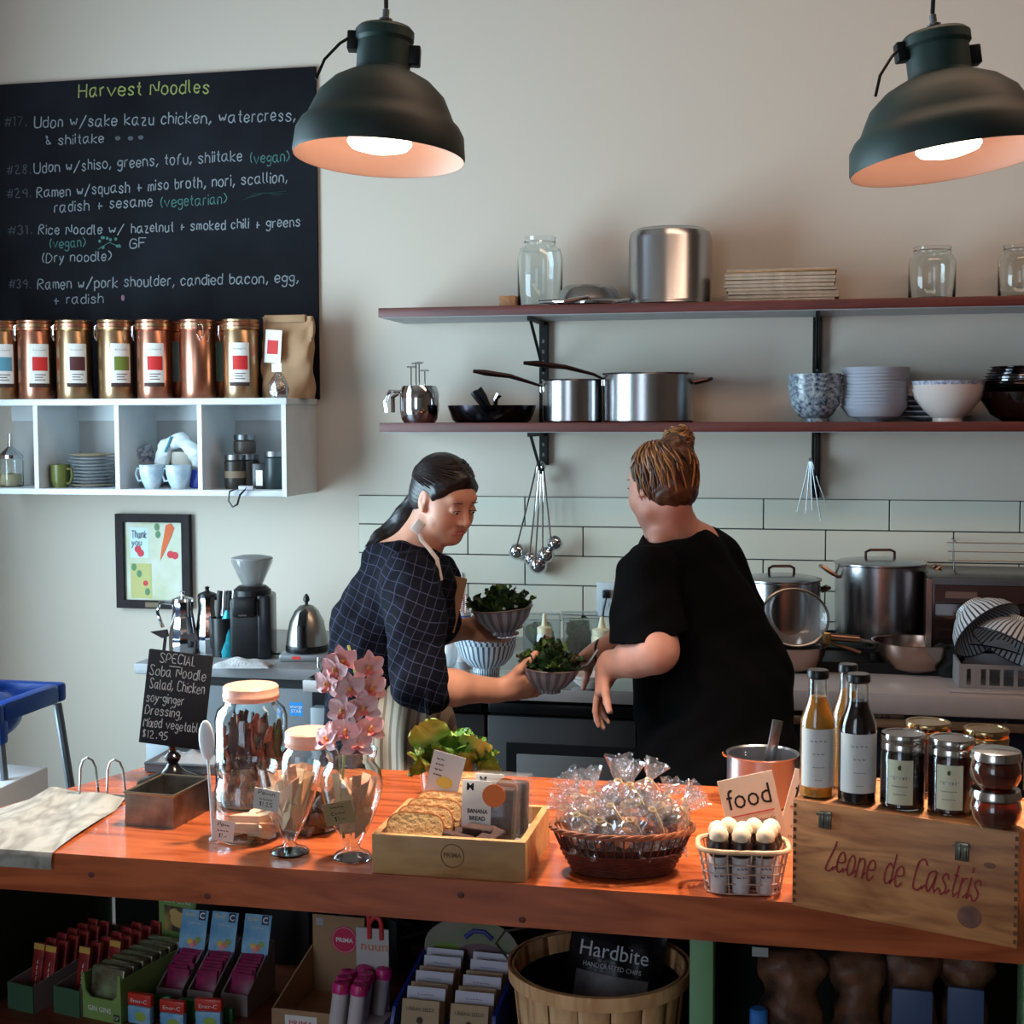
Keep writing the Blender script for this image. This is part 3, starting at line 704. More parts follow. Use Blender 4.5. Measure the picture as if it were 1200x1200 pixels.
# ---- on the lower shelf
p,s=sh(491,-.18,Lw); t=T('steel_mug','polished steel mug holding four thin skewers','mug',p)
A('body',MB().lathe(vessel(scl([(0,0),(18,0),(21,4),(23,14),(23,34),(20,43)],s),1.3*s),32),CHROME,t)
A('handle',MB().tube([(-20*s,-3*s,36*s),(-34*s,-5*s,37*s),(-40*s,-6*s,24*s),(-38*s,-6*s,12*s)],2.6*s,8),CHROME,t); A('handle',MB().tube([(-22*s,-12*s,34*s),(-28*s,-14*s,30*s),(-28*s,-14*s,12*s)],2.4*s,8),CHROME,t)
for k,(dx,h) in enumerate(((-8,64),(-3,68),(0,69),(6,60))):
    q=tag(A('skewer',MB().tube([(0,0,3*s),(0,0,h*s)],.8*s,6).box((-5*s,-1*s,h*s),(5*s,1*s,(h+2)*s)),CHROME,None,p+Vector((dx*s,(-6+3*k)*s,0))),['leftmost','second','third','rightmost'][k]+' thin steel skewer standing in the steel mug','skewer','skewers in the steel mug')
p,s=sh(576,-.17,Lw); DP=mat('dark_pan',(48,46,52),.2,1)
t=tag(A('sauce_pan',MB().lathe(vessel(scl([(0,0),(42,0),(46,3),(51,16),(52,20)],s),1.4*s),48),DP,None,p),'shallow black pan on lower shelf with tongs lying in it','pan')
t=T('metal_tongs','black and steel tongs lying in the shallow pan','tongs',p+Vector((0,0,3*s)))
A('tong_arm',MB().tube([(-14*s,-10*s,36*s),(-8*s,-8*s,28*s),(4*s,0,2*s)],[5*s,4*s,1.6*s],8),BLK,t); A('tong_arm',MB().tube([(-20*s,-8*s,33*s),(-14*s,-8*s,24*s),(0,0,2*s)],[4.5*s,3.6*s,1.6*s],8),BLK,t); A('tong_arm',MB().tube([(10*s,-6*s,30*s),(6*s,-6*s,24*s),(4*s,0,2*s)],[4*s,3*s,1.6*s],8),CHROME,t)
def saucepan(px,r,h,hp,lab,Y=-.16,rh=False):
    p,s=sh(px,Y,Lw); t=T('saucepan',lab,'pan',p)
    A('body',MB().lathe(vessel(scl([(0,0),(r-2,0),(r,2),(r,h-2),(r+1.5,h)],s),1.2*s),56),STEEL,t)
    A('handle',MB().tube([(x*s,y*s,z*s) for x,y,z in hp],[2*s,2.6*s,4*s,5.2*s,3*s][:len(hp)],10,flat=.7),DARKH,t)
    A('rivet_plate',MB().rbox(((hp[0][0]-3)*s,(hp[0][1]-2)*s,(hp[0][2]-8)*s),((hp[0][0]+4)*s,(hp[0][1]+2)*s,(hp[0][2]+3)*s),1*s),CHROME,t)
    if rh: A('loop_handle',MB().tube([(r*s,-10*s,h*.8*s),((r+16)*s,-8*s,h*.86*s),((r+20)*s,0,h*.88*s),((r+16)*s,8*s,h*.86*s),(r*s,10*s,h*.8*s)],2.2*s,8),DARKH,t)
    return t
saucepan(671,35,50,[(-34,-8,42),(-46,-12,46),(-70,-20,54),(-98,-28,58),(-112,-32,60)],'smaller steel saucepan with long dark handle on lower shelf')
saucepan(760,53,57,[(-50,-14,50),(-62,-20,56),(-92,-34,64),(-124,-42,68),(-140,-44,69)],'larger steel saucepan with loop handle on lower shelf',rh=True)
SPK=mat('speckled_blue_glaze',(30,48,84),.25,col2=(172,186,190),vs=75)
for k in range(4):
    p,s=sh(956,-.17,Lw); t=tag(A('speckled_bowl',MB().lathe(vessel(scl([(0,0),(14,0),(14,4),(20,8),(28,20),(30,32),(30.5,39)],s),1.6*s),40),SPK,None,p+Vector((rn.uniform(-.002,.002),0,k*5.6*s)),(0,rn.uniform(-1.5,1.5),0)),['lowest','second from bottom','third from bottom','topmost'][k]+' blue speckled bowl in the nested stack','bowl','speckled bowls on the lower shelf')
GW=mat('grey_white_ceramic',(172,176,188),.3)
for k in range(12):
    p,s=sh(1026,-.15,Lw); r=39 if k<11 else 40
    tag(A('bowl',MB().lathe(vessel(scl([(0,0),(16,0),(18,2),(30,6),(r-2,16),(r,19)],s),1.4*s),40),GW,None,p+Vector((rn.uniform(-.002,.002),0,k*4.0*s))),['lowest','second','third','fourth','fifth','sixth','seventh','eighth','ninth','tenth','eleventh','topmost'][k]+' wide pale grey bowl'+(' from the bottom' if 0<k<11 else '')+' in the tall stack','bowl','pale bowls on the lower shelf')
for k in range(3):
    p,s=sh(1112,-.19,Lw); t=tag(A('rice_bowl',MB().lathe(vessel(scl([(0,0),(17,0),(17,4),(28,14),(38,27),(42,38)],s),1.6*s),40),mat('pinkish_bowl',(204,192,186),.3) if k<2 else mat('white_blue_bowl',(196,198,206),.3),None,p+Vector((0,0,k*4.6*s))),['lowest','middle','topmost, blue-banded'][k]+' conical white rice bowl on lower shelf','bowl','rice bowls on the lower shelf')
    if k==2: A('blue_pattern_band',MB().lathe(scl([(40.3,32),(42.3,38)],s),40),mat('blue_pattern',(90,100,140),.3,col2=(196,198,206),vs=90),t)
for k in range(5):
    p,s=sh(1098,-.09,Lw); tag(A('small_plate',MB().lathe(scl([(0,0),(20,0),(40,5),(41,6.2),(38,6),(18,2),(0,1.6)],s),36),GW,None,p+Vector((0,0,(k*6+.5)*s))),['lowest','second','third','fourth','topmost'][k]+' pale plate behind the rice bowls','plate','plates behind the rice bowls')
for k in range(9):
    p,s=sh(1196,-.17,Lw); r=50-k*1.1
    tag(A('mixing_bowl',MB().lathe(vessel(scl([(0,0),(18,0),(32,8),(44,26),(r-1,34),(r+3,35)],s),1*s),48),mat('dark_chrome',(96,94,98),.1,1),None,p+Vector((.003*k,0,k*3.6*s))),['lowest','second','third','fourth','fifth','sixth','seventh','eighth','topmost'][k]+' shiny steel mixing bowl'+(' from the bottom' if 0<k<8 else '')+' of nested stack at right edge','bowl','nested steel bowls')
# ---- ladles on the left bracket, whisks on the right one
def ladle(i,px0,py0,px1,py1,r,lab):
    a=onY(px0,py0,-.05-.006*i); b=onY(px1,py1,-.055-.012*i); t=T('steel_ladle',lab,'ladle',a,0,'ladles hanging from the left bracket'); s=mpp(a); v=b-a
    A('handle',MB().tube([(0,0,.01),v*.5,v*.9,v],[.0035,.003,.003,.004],6),CHROME,t)
    A('hook',MB().tube([(0,0,.01),(0,.012,.022),(0,.024,.02),(0,.026,.008)],.0028,6),CHROME,t)
    A('cup',MB().lathe(vessel([(r*math.sin(q),r-r*math.cos(q)) for q in [PI*.5*k/8 for k in range(9)]],.0015),24,TR(v.x+r*.15,v.y+.0,v.z-r*.5,rx=-62,ry=-14+i*9)),CHROME,t)
for i,a in enumerate(((629,550,604,646,.031,'leftmost steel ladle'),(632,550,620,655,.026,'second steel ladle from left'),(634,548,627,662,.034,'lowest hanging steel ladle, in the middle'),(636,550,636,650,.030,'fourth steel ladle from left'),(637,552,646,636,.028,'rightmost small steel ladle tilted outward'))): ladle(i,*a[:5],a[5]+' hanging under lower shelf')
for i,(x1,y1) in enumerate(((934,600),(944,602),(952,598),(962,610),(968,590))):
    a=onY(950+(i-2)*.8,545,-.045-.004*i); b=onY(x1,y1,-.05-.004*i); t=T('thin_utensil',['leftmost','second','middle','fourth','rightmost'][i]+' thin steel skewer fanned out below the right bracket','skewer',a,0,'steel skewers below the right bracket')
    v=b-a; A('rod',MB().tube([(0,0,.012),v*.5,v],[.003,.0022,.0016],6),DSTEEL,t); A('hook',MB().tube([(0,0,.012),(0,.014,.022),(0,.02,.008)],.002,6),CHROME,t)
# ---- wall outlets
def outlet(px,py,lab,plug):
    c=onY(px,py,-.013); t=T('wall_outlet',lab,'outlet',(c.x,-.0125,c.z))
    pl=A('cover_plate',MB().rbox((-.036,-.008,-.058),(.036,0,.058),.002),mat('outlet_white',(196,206,212),.4),t)
    for z in (.02,-.02):
        f=A('socket_face',MB().rbox((-.017,-.0105,z-.014),(.017,-.008,z+.014),.003),mat('outlet_face',(184,192,198),.4),t)
        A('slots',MB().box((-.008,-.0112,z-.004),(-.006,-.0104,z+.007)).box((.006,-.0112,z-.004),(.008,-.0104,z+.007)),BLK,f)
    if plug:
        A('plug',MB().rbox((-.013,-.04,.006),(.013,-.0106,.034),.005),BLK,t); A('power_cord',MB().tube([(0,-.035,.01),(-.008,-.04,-.03),(-.014,-.04,-.08),(-.01,-.04,-.14)],.004,8),BLK,t)
outlet(712,702,'white wall outlet with black plug beside woman in black',True); outlet(531,690,'white wall outlet half hidden behind woman in plaid',False)
# ================= back kitchen counters =================
GREYF=mat('grey_cabinet_front',(128,134,138),.4,.3); DARKF=mat('dark_fridge_front',(40,38,39),.5,.1); GREYT=mat('grey_counter_slab',(132,132,134),.35,var=.06,vs=10)
STT=mat('steel_table_top',(150,152,154),.18,1,bump=.02,bs=60)
xm=onz(344,802,BZ).x
t=T('grey_side_counter','grey laminate counter under grinder and kettle along left wall','counter',(0,0,0))
A('worktop',MB().rbox((-2.05,-.76,BZ-.035),(xm-.005,-.002,BZ),.004),GREYT,t)
A('carcass',MB().box((-2.03,-.72,.05),(xm-.01,-.004,BZ-.036)),mat('carcass_dark',(40,42,44),.7),t)  # dark grey carcass seen between worktop and doors
for k in range(2):
    x0=-2.03+k*.28; A('door_panel',MB().rbox((x0+.004,-.738,.1),(x0+.276,-.7205,BZ-.065),.003),GREYF,t)
t=T('undercounter_fridge','low steel prep fridge with steel top and dark doors behind both women','fridge',(0,0,0))
xr=onz(842,806,BZ).x
A('worktop',MB().rbox((xm,-.925,BZ-.036),(xr,-.002,BZ),.004),STT,t)
A('front_edge',MB().rbox((xm+.002,-.930,BZ-.034),(xr-.002,-.9255,BZ-.001),.001),mat('edge_steel',(158,150,148),.45,.35),t)
A('body',MB().box((xm+.005,-.86,.08),(xr-.005,-.004,BZ-.037)),BLK,t)
xs=[xm+.01,onY(400,850,-.89).x,onY(571,850,-.89).x,onY(748,850,-.89).x,xr-.01]
for k in range(4):
    d=A('door',MB().rbox((xs[k]+.004,-.905,.1),(xs[k+1]-.004,-.861,BZ-.085),.004),DARKF if k else GREYF,t)
    if k>=2: A('door_panel',MB().rbox((xs[k]+.09,-.915,.14),(xs[k+1]-.02,-.9055,BZ-.19),.003),mat('door_inset',(84,82,82),.5,.1),d); A('door_seal',MB().box((xs[k]+.06,-.912,.12),(xs[k+1]-.008,-.9052,BZ-.16)),BLK,d)
    if k==0: 
        q=onY(347,831,-.907); A('blue_sticker',MB().box((q.x-.02,-.9065,q.z-.02),(q.x+.02,-.9055,q.z+.02)),mat('sticker_blue',(30,140,214),.5),d)
        print_text('sticker_lettering','energy\nSTAR',PAPER,d,(q.x,-.907,q.z+.003),.014)
        A('door_handle',MB().tube([(xs[0]+.02,-.92,BZ-.14),(xs[1]-.02,-.92,BZ-.14)],.006,8),DSTEEL,d)
for k in (1,2,3): A('drawer_rail',MB().rbox((xs[k]+.01,-.918,BZ-.075),(xs[k+1]-.01,-.862,BZ-.045),.003),mat('rail_black',(18,18,20),.3,.5),t)
p=onz(370,785,BZ); tag(A('steel_pin',MB().lathe([(0,0),(.004,0),(.004,.03),(.003,.034),(0,.036)],12),CHROME,None,(p.x,-.74,BZ)),'short steel pin standing at counter corner','pin')
# cooking range on the right
WSL=mat('pale_stone_slab',(168,158,156),.4,var=.05,vs=12)
t=T('cooking_range','steel cooking range with pale ledge, control panel and black grates','stove',(0,0,0))
x0=xr+.004; x1=1.7
A('front_ledge',MB().rbox((x0,-.80,BZ-.06),(x1,-.50,BZ),.005),WSL,t); A('hob_top',MB().box((x0,-.4995,BZ-.06),(x1,-.003,BZ+.03)),BLKM,t)
A('towel_rail',MB().tube([(x0+.02,-.815,BZ-.082),(x1,-.815,BZ-.082)],.014,10),mat('bronzed_steel',(150,124,106),.25,1),t)
A('control_panel',MB().box((x0,-.77,BZ-.22),(x1,-.5,BZ-.062)),mat('control_navy',(38,44,62),.3,.4),t); A('range_body',MB().box((x0+.003,-.75,.06),(x1,-.004,BZ-.2205)),mat('range_dark',(30,30,34),.4,.5),t)
q=onY(1030,840,-.773); pl=A('name_plate',MB().rbox((q.x-.068,-.776,q.z-.017),(q.x+.068,-.7705,q.z+.017),.003),mat('plate_grey',(134,128,126),.3,.7),t)
print_text('plate_lettering','ECLAIR',INK,pl,(q.x,-.7768,q.z-.006),.02)
for px in (1143,1182,1222):
    q=onY(px,852,-.77); k=A('control_knob',MB().lathe([(0,0),(.018,0),(.018,.004),(.013,.006),(.012,.024),(0,.026)],20,TR(q.x,-.77,q.z,rx=90)),BLK,t)
for k in range(7):
    x=x0+.1+k*.16; A('burner_grate',MB().rbox((x,-.49,BZ+.032),(x+.014,-.05,BZ+.055),.003),BLKM,t)
for y in (-.44,-.1): A('grate_bar',MB().box((x0+.05,y-.007,BZ+.055),(x1-.03,y+.007,BZ+.066)),BLKM,t)
HZ=BZ+.067
# ---- kettle on its base
def ob(px,py,z,r=0): return stand(px,py,z,r)
p,s=ob(360,775,BZ,20); t=T('kettle_base','silver electric kettle base with red display','kettle base',p,YAW)
A('base_plate',MB().rbox((-30*s,-24*s,0),(34*s,24*s,9*s),3*s),mat('silver_plastic',(150,154,158),.35,.4),t); A('display',MB().box((-14*s,-24.4*s,3*s),(-4*s,-24.05*s,6.5*s)),mat('display_red',(150,60,60),.3,emit=(220,60,50),es=.6),t); A('power_cord',MB().tube([(-29*s,10*s,4*s),(-45*s,16*s,3*s),(-60*s,8*s,2*s),(-75*s,16*s,2*s)],1.4*s,6),BLK,t); A('power_cord',MB().tube([(33*s,10*s,4*s),(45*s,20*s,8*s),(60*s,22*s,3*s)],1.4*s,6),BLK,t)
k=T('electric_kettle','domed brushed steel electric kettle with black handle and knob','kettle',p+Vector((0,0,9.3*s)),YAW)
A('body',MB().lathe(scl([(0,0),(24,0),(24.5,4),(24.5,9),(23,22),(20,36),(14,48),(8,54),(0,56)],s),40),STEEL2,k)
A('black_collar',MB().lathe(scl([(24.6,0),(25.2,1),(25.2,7),(24.7,8)],s),40),BLK,k); A('lid_knob',MB().lathe(scl([(2,55),(2,58),(4,60),(3.4,64),(1,68),(0,68)],s),16),BLK,k)
A('handle',MB().tube([(0,-25*s,8*s),(0,-38*s,12*s),(0,-38*s,34*s),(0,-26*s,46*s),(0,-14*s,48*s)],[5*s,6*s,6*s,5.5*s,4*s],10),BLK,k)
A('spout',MB().tube([(0,22*s,12*s),(0,34*s,22*s),(0,36*s,38*s)],[3*s,2.4*s,2*s],8),STEEL,k)
# ---- coffee grinder
p,s=ob(297,772,BZ,14); t=T('coffee_grinder','black coffee grinder with smoky clear hopper','grinder',p,YAW)
A('body',MB().rbox((-24*s,-20*s,0),(24*s,20*s,72*s),5*s),BLK,t); A('rear_panel',MB().rbox((8*s,-21*s,1*s),(25*s,21*s,76*s),4*s),mat('grinder_side',(26,26,30),.25),t)
A('collar',MB().lathe(scl([(0,70),(22,72),(22,80),(16,85),(0,85)],s),32),BLK,t); A('front_head',MB().rbox((-20*s,-27*s,50*s),(8*s,-18*s,74*s),4*s),BLK,t)
A('hopper',MB().lathe(scl([(11,85),(13,88),(24,112),(24.5,117),(23,117),(12,89),(10,86)],s),36),film('smoky_plastic',(150,150,150),.45,.2),t)
A('hopper_lid',MB().lathe(scl([(0,121),(14,120.4),(24,118),(24.6,116.6),(0,116.5)],s),36),mat('smoky_lid',(134,136,138),.3),t)
A('badge',MB().box((-12*s,-27.6*s,52*s),(-2*s,-27.1*s,54*s)),CHROME,t)
# teal bag, sticks, carafes, towel
p,s=ob(267,770,BZ,6); tag(A('teal_bag',MB().lathe(scl([(0,0),(10,0),(11,6),(10,26),(6,44),(2,54),(0,55)],s),18,wob=lambda a,j:1+.1*math.sin(3*a+j)),mat('teal_foil',(40,160,176),.3,.2,bump=.4,bs=50),None,p),'teal foil bag squeezed beside the grinder','bag')
p,s=ob(263,766,BZ,-14); t=T('utensil_crock','black utensil crock behind the teal bag','crock',p); A('crock',MB().lathe(vessel(scl([(0,0),(14,0),(15,45)],s),1.5*s),24),BLK,t)
for k in range(4):
    x=(-8+5*k)*s; tag(A('knife',MB().tube([(0,0,3*s),(2*s,0,42*s),(5*s,0,76*s)],[1.2*s,1.6*s,2.2*s],8,flat=1.6),CHROME if k%2 else BLK,None,p+Vector((x,(-3+2*k)*s,0))),['first','second','third','rightmost'][k]+(' steel-handled' if k%2 else ' black-handled')+' utensil leaning in black crock','utensil','utensils in the black crock')
def carafe(px,py,r,h,lab,side):
    p,s=ob(px,py,BZ,r); t=T('steel_carafe',lab,'carafe',p,YAW)
    A('body',MB().lathe(vessel(scl([(0,0),(r-1,0),(r,3),(r,h*.35),(r*.82,h*.62),(r*.72,h*.8),(r*.78,h)],s),1.2*s),12),CHROME,t,sharp=20)
    A('lid',MB().lathe(scl([(r*.78,h),(r*.7,h+3),(3,h+6),(2,h+8),(3,h+11),(0,h+12)],s),24),BLK if side>0 else CHROME,t)
    A('handle',MB().tube([(side*r*.75*s,-2*s,h*.96*s),(side*r*1.5*s,-3*s,h*.98*s),(side*r*1.7*s,-4*s,h*.8*s),(side*r*1.35*s,-3*s,h*.5*s)],2.2*s,8),CHROME if side<0 else BLK,t)
    A('spout',MB().prism([(-3*s,0),(3*s,0),(0,-side*0-8*s)],h*.8*s,h*s),CHROME,t)
carafe(215,768,17,62,'faceted steel coffee pot with loop handle on the left, behind special sign',-1); carafe(244,766,15,66,'darker steel coffee pot with black handle, right of the loop-handled one',1)
p,s=ob(283,784,BZ,10); me=MB().grid(lambda u,v:((u-.5)*74*s*(1-.15*math.sin(PI*v)),(v-.5)*30*s,(1.5+10*math.sin(PI*u)**.5*math.sin(PI*v)**.6+1.5*math.sin(13*u+5*v)*math.sin(PI*v)*math.sin(PI*u))*s),30,14)
tag(A('folded_towel',me,mat('terry_white',(196,198,200),.95,bump=.5,bs=200,var=.12,vs=60),None,p,(0,0,12),sharp=0),'crumpled white towel with grey specks in front of grinder','towel')
# ---- centre: bowls, bins, bottles
STRIPE=stripes('blue_striped_ceramic',(204,212,218),(64,84,112),34,.42)
STRIPE2=stripes('navy_striped_ceramic',(206,208,210),(56,58,66),44,.36)
p,s=ob(571,800,BZ,30); tag(A('steel_tray',MB().rbox((-56*s,-44*s,0),(36*s,40*s,3*s),1*s),mat('mirror_tray',(190,196,198),.06,1),None,p,(0,0,10)),'mirror-like steel tray under the striped bowl stack','tray')
p,s=ob(570,790,BZ+3.2*.0024,16); 
for k in range(3):
    tag(A('striped_bowl',MB().lathe(vessel(scl([(0,0),(16,0),(16,6),(22,9),(31,19),(36.5,35)],s),1.4*s),48),STRIPE,None,p+Vector((0,0,k*4.5*s)),(0,0,k*7)),['lowest','middle','topmost'][k]+' blue and white striped bowl of the stack on steel tray','bowl','striped bowls stacked on the tray')
GREEN=mat('salad_green',(48,84,36),.5,col2=(92,120,48),vs=40); DGREEN=mat('dark_kale_green',(24,48,28),.5,col2=(44,74,38),vs=50); REDL=mat('red_leaf',(88,40,36),.5,col2=(60,60,34),vs=40)
def leaf_me(L,W,ruf,seed,curl=.5,nu=10,nv=8):
    r=random.Random(seed); ph=r.uniform(0,6)
    def f(u,v):
        w=W*math.sin(PI*min(1,u*.92+.06))**.6; y=(v-.5)*2
        e=abs(y)**2
        return (w*y*.5,L*u,L*curl*math.sin(u*1.5)*.5+e*ruf*math.sin(u*14+ph+(3 if y>0 else 0))+abs(y)*W*.18)
    return MB().grid(f,nu,nv).mesh('leaf',0)
LEAVES=[leaf_me(.05,.035,.006,k) for k in range(4)]
def leaves(par,n,rad,z,seed,mats,sc_=1,name='salad_leaf',up=.6):
    r=random.Random(seed)
    for k in range(n):
        a=r.uniform(0,2*PI); q=rad*math.sqrt(r.random()); o=A(name,LEAVES[k%4],r.choice(mats),par,(q*math.cos(a),q*math.sin(a),z+r.uniform(0,.012)*sc_),(math.degrees(r.uniform(.1,1.3)*up*1.2),r.uniform(-25,25),math.degrees(a)+r.uniform(-130,-50)))
        o.scale=[sc_*r.uniform(.7,1.25)]*3
CLP=mat('clear_plastic',(226,234,234),.08,trans=.9,ior=1.3)
def box_bin(px0,px1,py,h,lab,seed):
    a,s=ob(px0,py,BZ); b,_=ob(px1,py,BZ); W_=(b-a).length; an=math.atan2(b.y-a.y,b.x-a.x); t=T('salad_bin',lab,'bin',a,an); H=h*s; D=.16; q=.003
    A('walls',MB().box((0,0,0),(W_,q,H)).box((0,D-q,0),(W_,D,H)).box((0,q,0),(q,D-q,H)).box((W_-q,q,0),(W_,D-q,H)).box((q,q,0),(W_-q,D-q,q)),CLP,t)
    A('rim',MB().tube([(0,0,H),(W_,0,H),(W_,D,H),(0,D,H)],.004,6,closed=True),CLP,t)
    r=random.Random(seed)
    for k in range(34):
        o=A('salad_leaf',LEAVES[k%4],DGREEN if k%3 else GREEN,t,(r.uniform(.03,W_-.04),r.uniform(.02,.08),r.uniform(.005,H*.62)),(r.uniform(0,70),r.uniform(-30,30),r.uniform(-60,60)))
box_bin(613,657,773,46,'clear plastic bin of dark salad greens under the ladles',3); box_bin(660,702,773,48,'clear plastic bin of dark salad greens beside cream squeeze bottle',5)
def squeeze(px,py,r,h,m,lab):
    p,s=ob(px,py,BZ,r); t=T('squeeze_bottle',lab,'bottle',p); A('bottle_body',MB().lathe(scl([(0,0),(r-1,0),(r,2),(r,h*.55),(r*.85,h*.62),(0,h*.62)],s),24),m,t)
    A('cap',MB().lathe(scl([(r*.95,h*.6),(r*.95,h*.72),(r*.4,h*.76),(2,h),(0,h)],s),20),mat('cream_cap',(214,208,176),.4),t); A('blue_tape',MB().lathe(scl([(r+.25,h*.32),(r+.25,h*.44)],s),24),mat('tape_blue',(150,190,214),.6),t)
squeeze(638,778,9,58,mat('milky_plastic',(206,212,206),.35),'white squeeze bottle with pointed tip between the two bowls held'); squeeze(705,778,12,54,mat('cream_sauce',(216,208,170),.35),'cream-filled squeeze bottle beside black plug')
p,s=ob(693,808,BZ,16)
for k in range(2): tag(A('white_plate',MB().lathe(vessel(scl([(0,0),(12,0),(19,5),(24,11)],s),1.2*s),36),mat('pinkish_white',(206,196,190),.3),None,p+Vector((0,0,k*4.5*s))),['lower','upper'][k]+' shallow white bowl beside the black-shirted woman\'s hand','bowl','shallow white bowls')
p,s=ob(541,772,BZ,-14); t=T('straw_cup','white cup with blue band holding red striped straws','cup',p); A('cup',MB().lathe(vessel(scl([(0,0),(9,0),(11,58)],s),1*s),20),CERW,t); A('blue_band',MB().lathe(scl([(10.9,46),(11.1,54)],s),20),mat('band_blue',(60,110,190),.5),t)
RS=stripes('red_stripe_straw',(220,216,210),(190,60,56),160,.5,'z')
for k in range(7): A('paper_straw',MB().tube([(0,0,0),(0,0,.0)],.001,4) if 0 else MB().tube([((k-3)*1.5*s,(k%3-1)*3*s,2*s),((k-3)*2.3*s,(k%3-1)*4*s,78*s)],1.1*s,6),RS,t)
p,s=ob(527,784,BZ,8); tag(A('milky_bag',MB().ball((0,0,16*s),(10*s,9*s,16*s),20),film('clear_film',(230,236,238),.35),None,p),'small clear plastic bag beside the striped bowl stack','bag')
# ---- pots on the range
def potlid(t,r,z,s,knob=True):
    A('lid',MB().lathe(scl([(0,z+6),(r*.5,z+4.5),(r-3,z+1.5),(r+1.5,z),(r+1.5,z-1.6),(0,z-1.6)],s),56),STEEL,t)
    h=15*r/46; A('lid_handle',MB().tube([(-h*s,0,(z+4)*s),(-h*s,0,(z+12)*s),(-h*.7*s,0,(z+14.5)*s),(h*.7*s,0,(z+14.5)*s),(h*s,0,(z+12)*s),(h*s,0,(z+4)*s)],1.7*s,8),DARKH,t)
p,s=ob(915,757,HZ,44); t=T('lidded_pot','lidded steel pot partly hidden behind black-shirted woman','pot',p,YAW)
A('body',MB().lathe(vessel(scl([(0,0),(44,0),(46,2),(46,72),(47.5,74)],s),1.2*s),56),STEEL,t); potlid(t,46,75,s)
A('side_handle',MB().tube([(46*s,-10*s,60*s),(56*s,-8*s,64*s),(56*s,8*s,64*s),(46*s,10*s,60*s)],2*s,8),DARKH,t)
p,s=ob(1030,752,HZ,50); t=T('stock_pot','tall shiny steel stock pot with lid and two side handles','pot',p,YAW)
A('body',MB().lathe(vessel(scl([(0,0),(50,0),(52.5,2),(53,86),(54.5,88)],s),1.2*s),64),STEEL,t); potlid(t,53,89,s)
for sd in (-1,1): A('side_handle',MB().tube([(sd*52*s,-12*s,72*s),(sd*60*s,-12*s,77*s),(sd*70*s,-8*s,84*s),(sd*70*s,8*s,84*s),(sd*60*s,12*s,77*s),(sd*52*s,12*s,72*s)],2.2*s,8),mat('bronze_handle',(150,116,96),.3,1),t)
p,s=ob(929,789,BZ,20); t=tag(A('steel_bowl',MB().lathe(vessel(scl([(0,0),(20,0),(30,6),(37,20),(39,30),(41,31)],s),1.2*s),48),mat('warm_steel',(186,160,146),.25,1),None,p),'round steel bowl under the mesh strainer on the range ledge','bowl')
t=T('mesh_strainer','large round mesh strainer leaning over the steel bowl','strainer',p+Vector((0,-.0,33*s)),YAW,rot=(R(78),R(6),YAW))
MESHM=film('sieve_mesh',(120,116,116),.42,.5)
A('rim',MB().tube([(40*s*math.cos(a),30*s+34*s*math.sin(a),0) for a in [2*PI*k/40 for k in range(40)]],1.6*s,8,closed=True),mat('sieve_rim',(150,144,136),.3,1),t)
A('mesh_cup',MB().lathe([(40*s*math.sin(q),34*s*(1-math.cos(q))*-.5+0) for q in [PI*.5*k/8 for k in range(9)]][::-1] if 0 else scl([(0,-16),(14,-15),(26,-11),(35,-5),(39.5,0)],s),40,Matrix.Translation((0,30*s,0))@Matrix.Diagonal((1,.86,1,1))),MESHM,t)
A('handle',MB().tube([(36*s,12*s,0),(48*s,4*s,2*s),(80*s,-4*s,2*s)],2.2*s,8),mat('bronze_handle',(0,0,0)),t)
A('clip',MB().rbox((34*s,2*s,-4*s),(44*s,16*s,5*s),2*s),mat('brass_bits',(160,136,90),.3,1),t)
p,s=ob(1072,791,BZ,26); t=T('wok_pan','hammered steel wok with handle to the left on the range ledge','pan',p,YAW)
A('body',MB().lathe(vessel(scl([(0,0),(24,0),(38,7),(47,22),(49,36),(51,37)],s),1.2*s),56),mat('warm_steel',(0,0,0)),t)
A('handle',MB().tube([(-48*s,0,34*s),(-60*s,2*s,36*s),(-66*s,2*s,38*s)],2*s,8),DSTEEL,t); A('handle_grip',MB().tube([(-66*s,2*s,38*s),(-100*s,4*s,41*s)],4.6*s,12),mat('bronze_handle',(0,0,0)),t)
p,s=ob(1110,794,BZ,6); me=implicit([c_((0,0,6*s),(8*s,0,26*s),9*s,12*s,k=.012),c_((8*s,0,26*s),(-8*s,0,34*s),8*s,6*s,k=.01),c_((-6*s,0,10*s),(4*s,-6*s,2*s),6*s,4*s,k=.01)],.004,lambda P:.003*sinn(P,90,70,110))
tag(A('black_cloth',me,mat('black_fabric',(14,14,16),.9),None,p),'bunched black cloth draped between wok and grey crate','cloth')
# toaster oven, rack, crate, striped bowls
a=onz(1086,752,HZ); b=onz(1200,758,HZ); s=mpp(a); W_=.50; H_=onY(1086,671,a.y).z-HZ
a.y=min(a.y,-.42); a.x=onY(1086,750,a.y).x
t=T('toaster_oven','dark brown glossy toaster oven with steel edge at right','oven',(a.x,a.y,HZ),0)
A('case',MB().rbox((0,0,.0),(W_,.36,H_),.006),mat('oven_brown',(62,46,44),.25,.6),t)
A('left_trim',MB().box((-.004,-.012,.004),(.012,.0,H_-.004)),STEEL,t); A('top_trim',MB().box((.0125,-.012,H_-.02),(W_,0,H_-.002)),DSTEEL,t)
A('door_glass',MB().rbox((.02,-.014,.03),(W_-.02,-.0005,H_-.075),.003),mat('oven_glass',(40,26,24),.08,.3),t); A('fascia',MB().box((.02,-.012,H_-.072),(W_-.02,-.0005,H_-.022)),mat('oven_fascia',(70,48,44),.3,.5),t)
